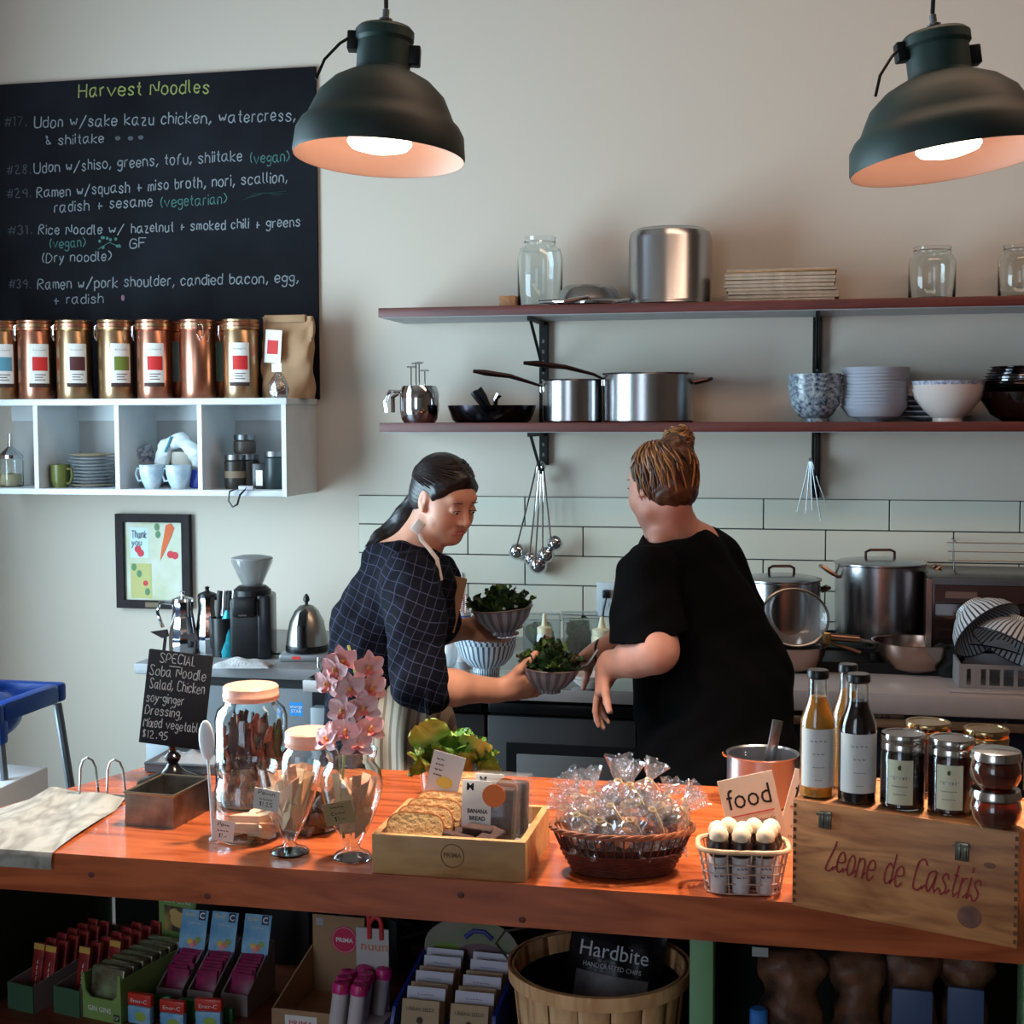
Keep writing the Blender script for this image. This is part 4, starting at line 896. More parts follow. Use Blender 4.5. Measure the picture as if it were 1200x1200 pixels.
A('name_strip',MB().box((.05,-.0135,H_-.06),(.14,-.0125,H_-.04)),mat('strip_tan',(104,76,66),.4),t)
q=onY(1117,632,-.05); t=T('wire_dish_rack','thin wire rack on the wall above toaster oven','rack',(q.x,-.03,q.z))
for z in (0,-.025,-.05): A('wire',MB().tube([(-.03,-.14+z*1.2,z),(.6,-.14+z*1.2,z)],.0022,6),DSTEEL,t)
A('wire',MB().tube([(-.01,-.14,0),(-.01,-.19,-.13)],.0022,6),DSTEEL,t); A('wire',MB().tube([(.45,-.14,0),(.45,-.19,-.13)],.0022,6),DSTEEL,t)
for x in (0,.5): A('wall_clip',MB().tube([(x,0.028,0),(x,-.14,0)],.0022,6),DSTEEL,t)
a=onY(1124,790,-.715); s=mpp(a); t=T('grey_crate','grey plastic crate with square slots holding striped bowls','crate',(a.x,a.y,BZ),0)
CR=mat('crate_grey',(142,136,136),.5); Wc=.30; Hc=.072; Dc=.2
mb=MB().box((0,0,0),(Wc,.006,.014)).box((0,0,Hc-.012),(Wc,.006,Hc))
for k in range(9):
    x=k*Wc/8.; mb.box((max(0,x-.006 if k not in(2,3) else x-.004),0,.014),(min(Wc,x+(.02 if k not in (2,3,4) else .005)),.006,Hc-.012))
A('front_wall',mb,CR,t); A('back_wall',MB().box((0,Dc-.006,0),(Wc,Dc,Hc)),CR,t); A('side_wall',MB().box((0,.006,0),(.006,Dc-.006,Hc)),CR,t); A('side_wall',MB().box((Wc-.006,.006,0),(Wc,Dc-.006,Hc)),CR,t); A('bottom_panel',MB().box((.006,.006,0),(Wc-.006,Dc-.006,.005)),CR,t)
A('tray_lip',MB().rbox((-.03,-.05,.0005),(Wc,-.002,.006),.002),WSL,t)
def tilted(px,py,d,r,h,rx,ry,rz,lab,m=STRIPE2):
    p=at(px,py,d); s=d/FPX; t=T('striped_bowl',lab,'bowl',p,0,None,rot=(R(rx),R(ry),R(rz)))
    A('body',MB().lathe(vessel(scl([(0,0),(r*.42,0),(r*.42,h*.12),(r*.62,h*.26),(r*.86,h*.6),(r,h)],s),1.4*s),56),m,t); A('rim_line',MB().tube([(r*s*math.cos(a),r*s*math.sin(a),h*s) for a in [2*PI*k/48 for k in range(48)]],1*s,6,closed=True),mat('navy_line',(40,44,58),.3),t)
tilted(1136,713,4.02,44,36,35,140,0,'black-striped white bowl tipped upside down, leaning left in the crate')
tilted(1200,730,3.93,46,36,20,-150,0,'black-striped white bowl upturned at the right, overlapping its neighbour')
tilted(1172,738,4.1,40,30,10,-160,30,'plain cream bowl wedged between the two striped ones',CERW)
# ---- blue high chair in the far left corner, white box
HB=mat('high_chair_blue',(18,60,140),.35); 
a=at(4,800,3.9); t=T('high_chair','blue plastic high chair with grey steel legs at left edge','high chair',(a.x,a.y,0),0); s=3.9/FPX
z=lambda py:at(20,py,3.9).z
zt_=z(812); 
for q_ in (((-.18,-.17,zt_-.055),(.085,-.13,zt_)),((-.18,.15,zt_-.055),(.085,.19,zt_)),((.045,-.1295,zt_-.055),(.085,.1495,zt_)),((-.18,-.1295,zt_-.055),(-.14,.1495,zt_))): A('tray_rail',MB().rbox(*q_,.010),HB,t)
A('seat_shell',implicit([e_((-.07,0,zt_-.07),(.10,.13,.07)),],.008),HB,t); A('side_arm',MB().rbox((.04,-.16,zt_-.11),(.088,-.12,zt_-.0455),.008),HB,t)
LG=mat('high_chair_leg',(112,118,124),.35,.6)
for (x0,x1,y0) in ((.07,.16,-.14),(-.16,-.26,-.14),(.07,.16,.16),(-.16,-.26,.16)): A('leg',MB().tube([(x0,y0,zt_-.06),(x1,y0*1.3,.0)],.0125,10),LG,t)
A('back_rest',MB().rbox((-.26,-.14,zt_),(-.22,.14,zt_+.16),.012),HB,t)
p=at(3,950,3.6); tag(A('white_box',MB().rbox((-.36,-.02,0),(-.045,.3,p.z+.04),.006),WHITEP,None,(p.x,p.y,0)),'plain white box on the floor below the high chair','box')
# ================= front wooden counter =================
BKY=-2.0
eA=onz(167,900,CZ); 
t=T('wooden_counter','thick glossy orange-brown wooden counter in the foreground on green legs','counter',(0,0,0))
poly=[(-1.56,FR),(1.3,FR),(1.3,BKY),(-1.325,BKY)]
A('countertop',MB().prism(poly,CZ-.068,CZ),CTW,t)
# knots on the front edge, standing just proud
kn=mat('knot_brown',(96,40,24),.5)
for px,py in ((107,1025),(540,1049),(243,1050),(612,1078)):
    q=onY(px,py,FR); A('knot',MB().ball((q.x,FR-.0003,q.z),(.006,.0008,.005),14),kn,t)
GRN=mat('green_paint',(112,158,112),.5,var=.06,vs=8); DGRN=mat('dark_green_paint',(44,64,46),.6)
def leg(px,Y=FR+.05):
    a=onY(px-15,1130,Y); b=onY(px+13,1130,Y); A('leg',MB().rbox((a.x,Y,0),(b.x,Y+.06,CZ-.0685),.002),GRN,t)
leg(823); 
A('leg',MB().rbox((onY(1199,1150,FR+.08).x,FR+.08,0),(onY(1199,1150,FR+.08).x+.05,FR+.14,CZ-.0685),.002),GRN,t)
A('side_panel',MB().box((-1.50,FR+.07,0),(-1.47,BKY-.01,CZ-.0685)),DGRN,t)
SHZ=.54; SH2=.40
A('lower_shelf',MB().rbox((-1.4695,FR+.03,SHZ-.03),(-.46,BKY-.02,SHZ),.002),wood('low_shelf_wood',(92,44,28),(122,62,40),(1.2,8,8),.4),t)
A('lower_shelf',MB().rbox((-.4195,FR+.03,SH2-.03),(1.2,BKY-.02,SH2),.002),MC['low_shelf_wood'],t)
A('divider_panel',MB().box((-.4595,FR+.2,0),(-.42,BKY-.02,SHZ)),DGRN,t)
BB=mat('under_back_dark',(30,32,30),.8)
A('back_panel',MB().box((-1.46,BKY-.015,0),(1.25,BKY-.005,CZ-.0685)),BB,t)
# ---- printed wrapping paper hanging over the edge
B_=onz(60,932,CZ); C_=onz(147,943,CZ); D_=onz(67,997,CZ)
Lb=B_+(B_-C_)*.55+ (D_-C_)*.1
MATP=wood('grained_paper',(122,118,108),(170,166,156),(5,2,5),.8,rings=9)
def pf(u,v):
    top_=C_+(B_-C_)*1.0*u; bot_=Vector((D_.x-(D_.x+1.553)*u,FR-.004,CZ)); p=top_.lerp(bot_,min(1,v/.85))
    if v>.85: q=(v-.85)/.15; p=Vector((p.x,FR-.004-.004*math.sin(q*2),CZ-.028*q-.0))
    else: p.y=max(p.y,FR-.003)
    p.z+= .0015+(.004*math.sin(u*5+v*3)**2 if v<.8 else 0)+(.012*max(0,(.12-v))/.12 if v<.12 else 0); return p
tag(A('wrapping_paper',MB().grid(pf,14,26),MATP,None),'beige wood-grain printed paper sheet draped over the counter corner','paper')
# ---- metal ring holder
a=onz(84,938,CZ); b=onz(147,943,CZ); an=math.atan2(b.y-a.y,b.x-a.x); s=mpp(a); t=T('bill_holder','metal plate with two upright wire arches beside the tin box','holder',a,an)
A('base_plate',MB().rbox((0,0,.001),(62*s,22*s,5*s),1*s),DSTEEL,t)
for x in (8,44): A('wire_arch',MB().tube([(x*s,4*s,3*s),((x+1)*s,6*s,38*s),((x+4)*s,7*s,47*s),((x+9)*s,8*s,50*s),((x+14)*s,10*s,47*s),((x+17)*s,12*s,38*s),((x+18)*s,16*s,3*s)],1.4*s,8),mat('wire_steel',(150,150,152),.2,1),t)
# ---- tin box
a=onz(147,967,CZ); b=onz(204,972,CZ); c=onz(232,958,CZ); an=math.atan2(b.y-a.y,b.x-a.x); s=mpp(a); W_=(b-a).length; D=.13; H=39*s; q=.0025
TINM=mat('old_tin',(160,156,148),.38,1,col2=(110,104,98),vs=22)
t=T('tin_box','open square old tin box at the left of the counter','box',a,an)
A('walls',MB().box((0,0,0),(W_,q,H)).box((0,D-q,0),(W_,D,H)).box((0,q,0),(q,D-q,H)).box((W_-q,q,0),(W_,D-q,H)).box((q,q,0),(W_-q,D-q,q)),TINM,t)
A('rolled_rim',MB().tube([(0,0,H),(W_,0,H),(W_,D,H),(0,D,H)],.0028,8,closed=True),mat('tin_rim',(176,160,138),.3,1),t)
A('front_seam',MB().box((W_*.97,-.001,0),(W_,0,H)),TINM,t)
# ---- special sign on a turned black stand
p,s=stand(203,926,CZ,36); t=T('special_sign','small slate sign on turned black stand reading SPECIAL soba noodle salad','sign',p,R(4))
BW=mat('black_lacquer',(20,18,20),.15)
A('stand_base',MB().lathe(scl([(0,0),(40,0),(42,2),(38,5),(28,8),(16,13),(9,19),(6,24),(9,28),(10,32),(7,36),(4,38),(4,42),(6,46),(0,49)],s),40),BW,t)
th=R(5); M_=TR(0,-.006,45*s,rx=-6,ry=5.5); 
bd=A('slate_board',MB().rbox((-40*s,-3*s,0),(39*s,3*s,112*s),1*s,M_),SLATE,t)
SB=[('SPECIAL',-2,98,46,11,CHALK),('Soba Noodle',0,82,72,12,CHALK),('Salad, Chicken',1,66,70,12,CHALKGR),('soy-ginger',-12,50,48,11,CHALKGR),('Dressing,',-12,35,48,11,CHALKGR),('Mixed vegetable',1,20,74,11,CHALK),('$12.95',-20,7,34,9,CHALK)]
for i,(tx,x,z,w_,h,m) in enumerate(SB):
    st,L=strokes(tx,h*s,seed=i+40); k=w_*s/L; st=[[((x*s-w_*s/2)+u*k,v+z*s) for u,v in pl] for pl in st]
    A('chalk_writing',stroke_mb(st,1.0*s,None,M_@TR(0,-3.25*s,0)),CHALK if i!=9 else m,bd,sharp=0)
A('chalk_underline',MB().box((-12*s,-3.4*s,94*s),(2*s,-3.3*s,95*s),M_),CHALK,bd)
for x in (-26,12): A('clip_post',MB().box((x*s,4*s,60*s),((x+3)*s,7*s,128*s),M_),BW,t); A('clip_leaf',MB().prism([(-20*s,0),(0,5*s),(3*s,-3*s),(-4*s,-6*s)],0,5*s,M_@TR((x+3)*s,6*s,132*s,rx=90)),BW,t)
# ---- shallow grey tray with plastic wrap, behind the sign
a=onz(150,912,CZ); s=mpp(a); a.y=BKY-.045
t=T('grey_tray','shallow blue-grey metal tray behind the special sign','tray',(a.x+.12,a.y,CZ),R(2)); A('pan',MB().rbox((-.11,-.07,0),(.13,.08,.004),.0015).tube([(-.11,-.07,.018),(.13,-.07,.018),(.13,.08,.018),(-.11,.08,.018)],.004,6,closed=True).box((-.11,-.072,.002),(.13,-.068,.018)).box((-.11,.078,.002),(.13,.082,.018)).box((-.112,-.07,.002),(-.108,.08,.018)).box((.128,-.07,.002),(.132,.08,.018)),mat('blue_grey_metal',(120,134,146),.35,.6),t)
me=MB().grid(lambda u,v:((u-.5)*.17,(v-.5)*.10,.006+.018*math.sin(PI*u)*math.sin(PI*v)+.004*math.sin(31*u+9*v)*math.sin(PI*v)*math.sin(PI*u)),26,16)
tag(A('plastic_wrap',me,film('crumpled_film',(220,230,240),.72,.1),None,(a.x+.08,a.y,CZ+.005),sharp=0),'crumpled clear plastic wrap lying in the grey tray','wrap')
# ---- glass jars with dried goods
LIDP=mat('peach_lid',(236,176,150),.4); 
def gjar(name,px,py,r,prof,lab,thick=1.0):
    p,s=stand(px,py,CZ,r); t=T(name,lab,'jar',p,YAW)
    A('glass_wall',MB().lathe(vessel(scl(prof,s),thick*s),48),GLASS,t); return t,s
def lidp(t,r,z0,z1,s,m=None): A('screw_lid',MB().lathe(scl([(r-1.5,z0),(r,z0),(r,z0+3),(r+.6,z0+4),(r+.6,z0+7),(r,z0+8),(r,z1-2),(r-2,z1),(0,z1)],s),48),m or LIDP,t)
def chunks(t,n,fn,mats,seed,name):
    r=random.Random(seed)
    base=[]
    for k in range(3):
        b=MB(); rr=random.Random(k+seed); pts=[Vector((0,0,i/5)) +Vector((rr.uniform(-.12,.12),rr.uniform(-.12,.12),0)) for i in range(6)]; b.tube(pts,[.08,.14,.12,.15,.11,.06],7,flat=.6); base.append(b.mesh('chunk',60))
    if name=='cookie_stick':
        base=[]
        for k in range(3):
            pr=[(math.sin(PI*i/10)*(.24+.03*k)+(.03 if i%2 else 0)-.1,i/10) for i in range(11)]
            b=MB(); b.prism(pr,-.085,.085,TR(rx=90)); base.append(b.mesh('biscotti',40))
    for k in range(n):
        loc,rot,sc__=fn(r,k); o=A(name,base[k%3],mats[k%len(mats)],t,loc,rot); o.scale=sc__
t,s=gjar('large_jar',296,952,43,[(0,0),(38,0),(42,3),(43,8),(43,104),(40,114),(33,121),(31,124),(31,136)],'large glass jar of dark red dried strips with peach screw lid')
lidp(t,33,126,143,s)
RJ=[mat('dried_red',(92,30,30),.4,var=.3,vs=60),mat('dried_brown',(84,42,38),.45,var=.3,vs=60),mat('dried_orange',(170,72,46),.4,var=.3,vs=60)]
chunks(t,125,lambda r,k:((lambda a,q:(q*math.cos(a),q*math.sin(a),r.uniform(4,58)*s))(r.uniform(0,2*PI),math.sqrt(r.random())*33*s),(r.uniform(-7,7),r.uniform(-7,7),r.uniform(0,360)),(44*s,44*s,r.uniform(40,58)*s)),RJ,5,'dried_strip')
t,s=gjar('wide_glass_jar',290,992,34,[(0,0),(30,0),(34,3),(38,12),(39,30),(38,58),(34,72),(32,76),(36,82),(37,90)],'squat open glass jar with a few pale cookies and a tag',.9)
CK=[mat('pale_cookie',(240,208,176),.7,var=.12,vs=50,bump=.3,bs=60),mat('pink_cookie',(232,180,152),.7,var=.15,vs=50)]
chunks(t,12,lambda r,k:((r.uniform(-18,6)*s,r.uniform(-18,16)*s,(5+k*1.9)*s),(84+r.uniform(-8,8),0,r.uniform(40,140)),(52*s,52*s,40*s)),CK,6,'cookie_stick')
for k in range(4): A('metal_pick',MB().tube([(-14*s+k*6*s,-20*s,44*s),(-20*s+k*7*s,-26*s,62*s)],.9*s,6),CHROME,t)
CARDW=mat('white_card',(226,220,214),.7)
def card(t,x,y,z,w_,h,rx,ry,rz,s,m,lines,inkm,name='price_card'):
    o=A(name,MB().box((-w_/2*s,-.4*s,0),(w_/2*s,.4*s,h*s)),m,t,(x*s,y*s,z*s),(rx,ry,rz))
    for i,tx in enumerate(lines):
        st,L=strokes(tx,h*s*.2,seed=i+70); k=w_*s*.72/L if L>w_*s*.72 else 1; st=[[(u*k-L*k/2,v+(h*(.72-.27*i))*s) for u,v in pl] for pl in st]; A('handwriting',stroke_mb(st,.7*s,None,TR(0,-.55*s,0)),inkm,o,sharp=0)
    return o
card(t,-22,-38.2,8,26,24,-4,6,-8,s,CARDW,['Pe~~','~~~~','$1.~'],INK)
t,s=gjar('goblet_jar',340,1006,22,[(0,0),(22,0),(23,2),(20,5),(9,9),(7,13),(8,18),(14,28),(22,44),(30,64),(34,84),(37,100),(38,106)],'footed glass hurricane jar of biscotti with white handwritten tag',.9)
chunks(t,20,lambda r,k:((lambda a,q:(q*math.cos(a),q*math.sin(a),r.uniform(24,42)*s))(r.uniform(0,2*PI),r.uniform(0,11)*s),(r.uniform(-17,17),r.uniform(-17,17),r.uniform(0,360)),(70*s,70*s,r.uniform(56,72)*s)),CK,7,'cookie_stick')
card(t,-22,-36,62,30,27,14,10,-6,s,CARDW,['Pe~~n','~~~~','$1.25'],INK)
t,s=gjar('lidded_jar',365,980,32,[(0,0),(30,0),(34,3),(35,10),(35,84),(32,94),(27,99),(26,104),(26,110)],'medium glass jar with pale peach lid behind the footed jars')
lidp(t,30,101,119,s)
chunks(t,14,lambda r,k:((r.uniform(-18,18)*s,r.uniform(-16,16)*s,(5+k*2)*s),(84+r.uniform(-8,8),0,r.uniform(0,180)),(54*s,54*s,38*s)),[mat('grey_dried',(120,84,70),.6,var=.2,vs=50)],8,'dried_piece')
t,s=gjar('orchid_vase_jar',413,1012,22,[(0,0),(22,0),(23,2),(20,6),(10,11),(9,15),(14,24),(24,44),(33,68),(37,88),(35,104),(28,114),(27,118),(30,124),(31,131)],'footed glass jar holding biscotti and the pink orchid stem',.9)
chunks(t,18,lambda r,k:((lambda a,q:(q*math.cos(a),q*math.sin(a),r.uniform(26,40)*s))(r.uniform(0,2*PI),r.uniform(2,16)*s),(r.uniform(-14,14),r.uniform(-14,14),r.uniform(0,360)),(64*s,64*s,r.uniform(56,72)*s)),CK,9,'cookie_stick')
card(t,-8,-39,52,34,28,10,-10,0,s,mat('beige_card',(168,140,98),.7),['~~~~','c~~~','$1.~'],INK)
vp=t.location.copy(); vs_=s
# ---- orchid
ORC=mat('orchid_pink',(255,178,192),.45,sss=.2,col2=(255,236,224),vs=40); ORM=mat('orchid_magenta',(226,92,130),.45,col2=(240,150,120),vs=60); STM=mat('orchid_stem',(150,160,80),.5)
orc=T('orchid','stem of pink orchid flowers standing in the glass jar','orchid',vp+Vector((0,0,.02)),YAW); s=vs_
def petal(L,W,cv):
    def f(u,v):
        w=W*(math.sin(PI*min(1,u*.9+.08))**.75); y=(v-.5)*2; return (y*w/2,cv*L*math.sin(u*2.4)*.6-abs(y)**2*.12*W,L*u)
    return MB().grid(f,10,6).mesh('petal',0)
PT=[petal(22*s,14*s,-.18),petal(21*s,19*s,-.25)]
LIP=MB().grid(lambda u,v:((v-.5)*13*s*math.sin(PI*(u*.8+.15)),-11*s*u+2*s*abs(v-.5),-6*s*math.sin(u*2.6)+1.5*s*math.sin(9*v)),8,8).mesh('lip',0)
stem=[(-10,0,10),(-12,0,60),(-8,-2,110),(2,-4,140),(10,-2,170),(8,-2,200),(2,-2,222),(-2,0,240)]
A('stem',MB().tube([(x*s,y*s,z*s) for x,y,z in stem],1.6*s,8),STM,orc)
FLW=[(-6,-12,225,20,-10,0),(21,-10,216,10,30,1),(-24,-10,196,10,-40,2),(2,-18,192,5,0,3),(24,-8,190,-5,35,4),(-6,-20,166,0,-25,5),(16,-18,168,-10,20,6),(22,-10,142,-10,40,7),(-4,-18,140,-15,-10,8),(-26,-12,130,-20,-45,9),(8,-20,126,-25,15,10),(-14,-14,214,15,-30,11)]
for (x,y,z,rx,rz,k) in FLW:
    f=A('flower',MB().ball((0,-3*s,0),(2.4*s,3*s,3*s),12).ball((0,-6*s,2*s),(1.8*s,2*s,2.4*s),10),mat('orchid_column',(236,170,90),.4),orc,(x*s,y*s,z*s),(rx,k*9%25-12,rz))
    for j,a in enumerate((0,118,-118,62,-62)): A('petal',PT[0 if j<3 else 1],ORC,f,(0,0,0),(0,a,0))
    A('lip_petal',LIP,ORM,f,(0,-2*s,-1*s))
# made-up white upright left of the jars, modelled for a bright streak
p,s=stand(250,985,CZ,4); tag(A('white_upright',MB().lathe(scl([(0,0),(5,0),(5,2),(1.6,4),(1.6,96)],s),12).ball((0,0,118*s),(10*s,3*s,24*s),20),mat('white_plastic',(226,232,236),.3),None,p,(0,-3,0)),'tall made-up white upright with oval head standing left of the large jar','white upright')
# ---- wooden tray box with cakes
a=onz(436,1023,CZ); b=onz(616,1034.6,CZ); c=onz(649.6,992.8,CZ); W_=(b-a).length; an=math.atan2(b.y-a.y,b.x-a.x); D=.215; H=47*mpp(a); s=mpp(a); q=.011
PB=wood('pale_box_wood',(162,112,64),(192,146,94),(2,9,9),.5,rings=3)
bx=T('wooden_display_box','shallow pale wooden display box of sliced cake with round burnt logo','box',a,an)
A('front_board',MB().rbox((0,0,0),(W_,q,H),.0015),PB,bx); A('back_board',MB().rbox((0,D-q,0),(W_,D,H),.0015),PB,bx); A('side_board',MB().box((0,q,0),(q,D-q,H-.0005)),PB,bx); A('side_board',MB().box((W_-q,q,0),(W_,D-q,H-.0005)),PB,bx); A('bottom_board',MB().box((q,q,.001),(W_-q,D-q,.008)),PB,bx)
A('paper_liner',MB().box((q+.001,q+.001,.0085),(W_-q-.001,D-q-.001,.034)),mat('liner_paper',(176,166,158),.8),bx)
BURN=mat('burnt_brown',(120,82,48),.7); cx,cz=W_*.53,H*.56
lg=A('round_logo',MB().tube([(cx+.0185*math.cos(a_),-.0004,cz+.0185*math.sin(a_)) for a_ in [2*PI*k/40 for k in range(40)]],.0007,4,closed=True),BURN,bx)
print_text('logo_lettering','PRIMA',BURN,lg,(cx,-.0006,cz-.003),.011,.029,bold=.02); script_text('logo_lettering','~~~ ~~~~ ~~~~',BURN,lg,(cx,-.0006,.004),.035,.004,.0005)
CRUST=mat('cake_crust',(176,108,58),.7,var=.2,vs=50,bump=.3,bs=50); CRUMB=mat('cake_crumb',(226,186,130),.85,col2=(200,156,104),vs=70,bump=.5,bs=120)
def loaf_profile(w_,h):
    pts=[]; 
    for k in range(24):
        t_=k/24*2*PI; x=math.cos(t_); z=math.sin(t_); x=abs(x)**.5*(1 if x>0 else -1); z=abs(z)**(.5 if z<0 else .75)*(1 if z>0 else -1); pts.append((x*w_/2*(1-.04*(z<0)),z*h/2))
    return pts
SL=MB(); P_=loaf_profile(.094,.056); SL.prism(P_,-.0075,.0075,TR(rx=90)); slice_me=SL.mesh('slice',40)
FC=MB(); FC.prism(loaf_profile(.089,.052),-.0079,.0079,TR(rx=90)); face_me=FC.mesh('crumb',40)
for k in range(7):
    o=T('cake_slice',['front','second','third','fourth','fifth','sixth','rearmost'][k]+' slice of the speckled tea loaf leaning in the wooden box','cake slice',bx.matrix_basis@Vector((.064+k*.0095,.030+k*.022,.064+k*.006)),0,'tea loaf slices in the wooden box',rot=(R(-24-k*1.5),R(3),an+R(8)))
    A('crust',slice_me,CRUST,o); A('crumb_face',face_me,CRUMB,o)
DC=mat('dark_cake',(70,40,32),.8,col2=(40,24,22),vs=60,bump=.5,bs=90)
for k,(x,y,z,rz) in enumerate(((.135,.028,.022,5),(.165,.05,.03,-12),(.120,.055,.02,20),(.185,.032,.024,60))):
    tag(A('brownie',MB().rbox((-.026,-.015,-.011),(.026,.015,.011),.004,seg=3),DC,None,bx.matrix_basis@Vector((x,y,z+.030)),(6*k-8,10-8*k,rz)),['front left','uppermost','rear left','right-hand'][k]+' dark brownie piece in the wooden box','brownie')
# packaged banana breads
def pack(x,y,rz,tilt,lab):
    o=T('banana_bread_pack',lab,'package',bx.matrix_basis@Vector((x,y,.0350)),0,None,rot=(R(tilt),0,an+R(rz))); o.scale=(1.22,1.2,1.14)
    A('loaf',MB().rbox((-.035,-.012,.002),(.035,.014,.078),.006),DC,o)
    A('plastic_sleeve',MB().rbox((-.039,-.0165,0),(.039,.018,.088),.004),film('sleeve_film',(235,235,235),.86,.06),o)
    l=A('label_sheet',MB().rbox((-.034,-.0185,.006),(.006,-.0172,.088),.0004),PAPER,o)
    A('orange_disc',MB().lathe([(0,0),(.016,0),(.016,.0008),(0,.0008)],32,TR(.010,-.0184,.068,rx=90)),mat('sticker_orange',(232,120,48),.6),l)
    print_text('lettering','BANANA',INK,l,(-.012,-.0192,.042),.0085,.028,bold=.02); print_text('lettering','BREAD',INK,l,(-.012,-.0192,.032),.0085,.022,bold=.02)
    print_text('lettering','M',INK,l,(-.023,-.0192,.074),.014,bold=.03); script_text('small_print','~~~~~',INK,l,(-.012,-.0192,.018),.02,.005,.0006)
pack(.172,.085,-4,-8,'wrapped banana bread with orange disc label, front one in the wooden box'); pack(.183,.135,-4,-6,'wrapped banana bread behind the front one in the wooden box')
o=T('yellow_card','white and yellow tall card leaning among the cake slices','card',bx.matrix_basis@Vector((.080,.11,.085)),0,None,rot=(R(-6),R(13),an)); o.scale=(1.2,1,1.2); cc=A('card_sheet',MB().box((-.023,-.0007,0),(.023,.0007,.072)),CARDW,o)
A('yellow_print',MB().ball((.002,-.001,.032),(.012,.0004,.008),14),mat('lemon_print',(240,210,90),.7),cc); A('pink_print',MB().box((-.021,-.0009,.002),(.021,-.00075,.017)),mat('pink_print',(232,200,196),.7),cc)
for i,tx in enumerate(('~~','~~~','~~','~~~')): script_text('lettering',tx,mat('brown_ink',(96,60,44),.8),cc,(-.010,-.0011,.060-.0072*i),.012,.006,.0012)
print_text('lettering','M',INK,cc,(-.013,-.0011,.004),.009)
tag(A('thin_card',MB().box((-.006,-.0006,0),(.006,.0006,.034)),CARDW,None,bx.matrix_basis@Vector((.028,.12,.04)),(0,-6,10)),'narrow white card standing left of the yellow card','card')
# ---- lettuce bowl behind the box
p,s=stand(529,948,CZ,34); t=T('lettuce_vase','clear glass bowl holding a head of green lettuce','vase',p,YAW); A('glass_wall',MB().lathe(vessel(scl([(0,0),(30,0),(34,4),(38,30),(40,58),(42,70)],s),1.2*s),44),GLASS,t)
LG1=mat('lettuce_green',(112,156,56),.45,col2=(60,100,34),vs=25); LG2=mat('lettuce_yellow',(184,206,120),.45,col2=(134,176,70),vs=25)
lt=T('lettuce','head of yellow-green leaf lettuce standing in glass bowl','lettuce',p+Vector((0,0,8*s)),YAW)
def big_leaf(L,W,seed):
    r=random.Random(seed); ph=r.uniform(0,6)
    def f(u,v):
        y=(v-.5)*2; w=W*(.25+.75*math.sin(min(1,u*.62+.1)*PI)**.8)*(1 if u<.92 else 1-(u-.92)*3); rf=u*abs(y)**1.5*math.sin(16*u+ph+y*5)+.6*u**3*math.sin(13*y+ph)
        return (y*w/2,-L*.25*u*u+rf*W*.10+abs(y)*W*.14,L*u*(1-.10*abs(y)**3))
    return MB().grid(f,18,14).mesh('lettuce_leaf',0)
BLF=[big_leaf(62*s,50*s,k) for k in range(3)]
for k in range(15):
    a=k*137.5; rr=(6+k*1.4)*s; o=A('lettuce_leaf',BLF[k%3],LG2 if k in (1,4,6,12) else LG1,lt,(rr*math.cos(R(a)),rr*math.sin(R(a)),(30-k*1.2)*s),((2+k*1.9),0,a+90)); o.scale=[.82]*3
A('lettuce_core',implicit([e_((0,0,24*s),(26*s,26*s,26*s)),e_((0,0,52*s),(22*s,22*s,18*s))],.004,lambda P:.003*sinn(P,160,130,150)),LG1,lt)
for k,(x,z,rx,ry,sc__) in enumerate(((-6,50,15,-35,.95),(16,42,25,30,.8),(-22,36,45,-60,.7),(30,36,35,65,.7))):
    o=A('lettuce_leaf',BLF[k%3],LG2 if k<2 else LG1,lt,(x*s,-12*s,z*s),(rx,ry,0)); o.scale=[sc__]*3
# ---- oval wicker basket and cellophane cookie bags
p,s=stand(729,1034,CZ,46); WK=mat('dark_wicker',(92,40,28),.5,var=.3,vs=60); WK2=mat('rim_wicker',(150,86,56),.5,var=.3,vs=60)
bk=T('oval_basket','oval dark red-brown wicker basket full of wrapped cookies','basket',p,YAW+R(-2)); ex=1.0; ey=.62
def oval(r,z,n=64,wv=0,ph=0): return [((r+wv*math.sin(22*a+ph))*math.cos(a)*s,(r+wv*math.sin(22*a+ph))*ey*math.sin(a)*s,(z)*s) for a in [2*PI*k/n for k in range(n)]]
mb=MB()
for k in range(9):
    z=3+k*3.0; mb.tube(oval(60+(k*3.0)*.55,z,132,1.1,(k%2)*PI),1.5*s,5,closed=True)
A('woven_strands',mb,WK,bk)
mb=MB()
for k in range(44):
    a=2*PI*k/44; 
    def q_(r,z,a=a): return (r*math.cos(a)*s,r*ey*math.sin(a)*s,z*s)
    mb.tube([q_(58,1),q_(66,16),q_(76,34),q_(84,52)],1.1*s,5)
w1=A('stakes',mb,WK,bk); w1['kind']='stuff'
mb=MB()
for k in range(3): mb.tube([((85+2*math.cos(11*a+k*2.1))*math.cos(a)*s,(85+2*math.cos(11*a+k*2.1))*ey*math.sin(a)*s,(54+2*math.sin(11*a+k*2.1))*s) for a in [2*PI*i/120 for i in range(120)]],2.1*s,6,closed=True)
A('braided_rim',mb,WK2,bk); A('bottom_mat',MB().lathe(scl([(0,2),(58,2),(60,4),(0,4)],s),48,Matrix.Diagonal((1,ey,1,1))),WK,bk)
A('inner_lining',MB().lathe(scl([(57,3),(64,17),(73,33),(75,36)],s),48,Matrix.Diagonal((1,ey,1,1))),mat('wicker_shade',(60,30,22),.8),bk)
CELO=crinkle('cellophane',(240,242,248),.66,.10)
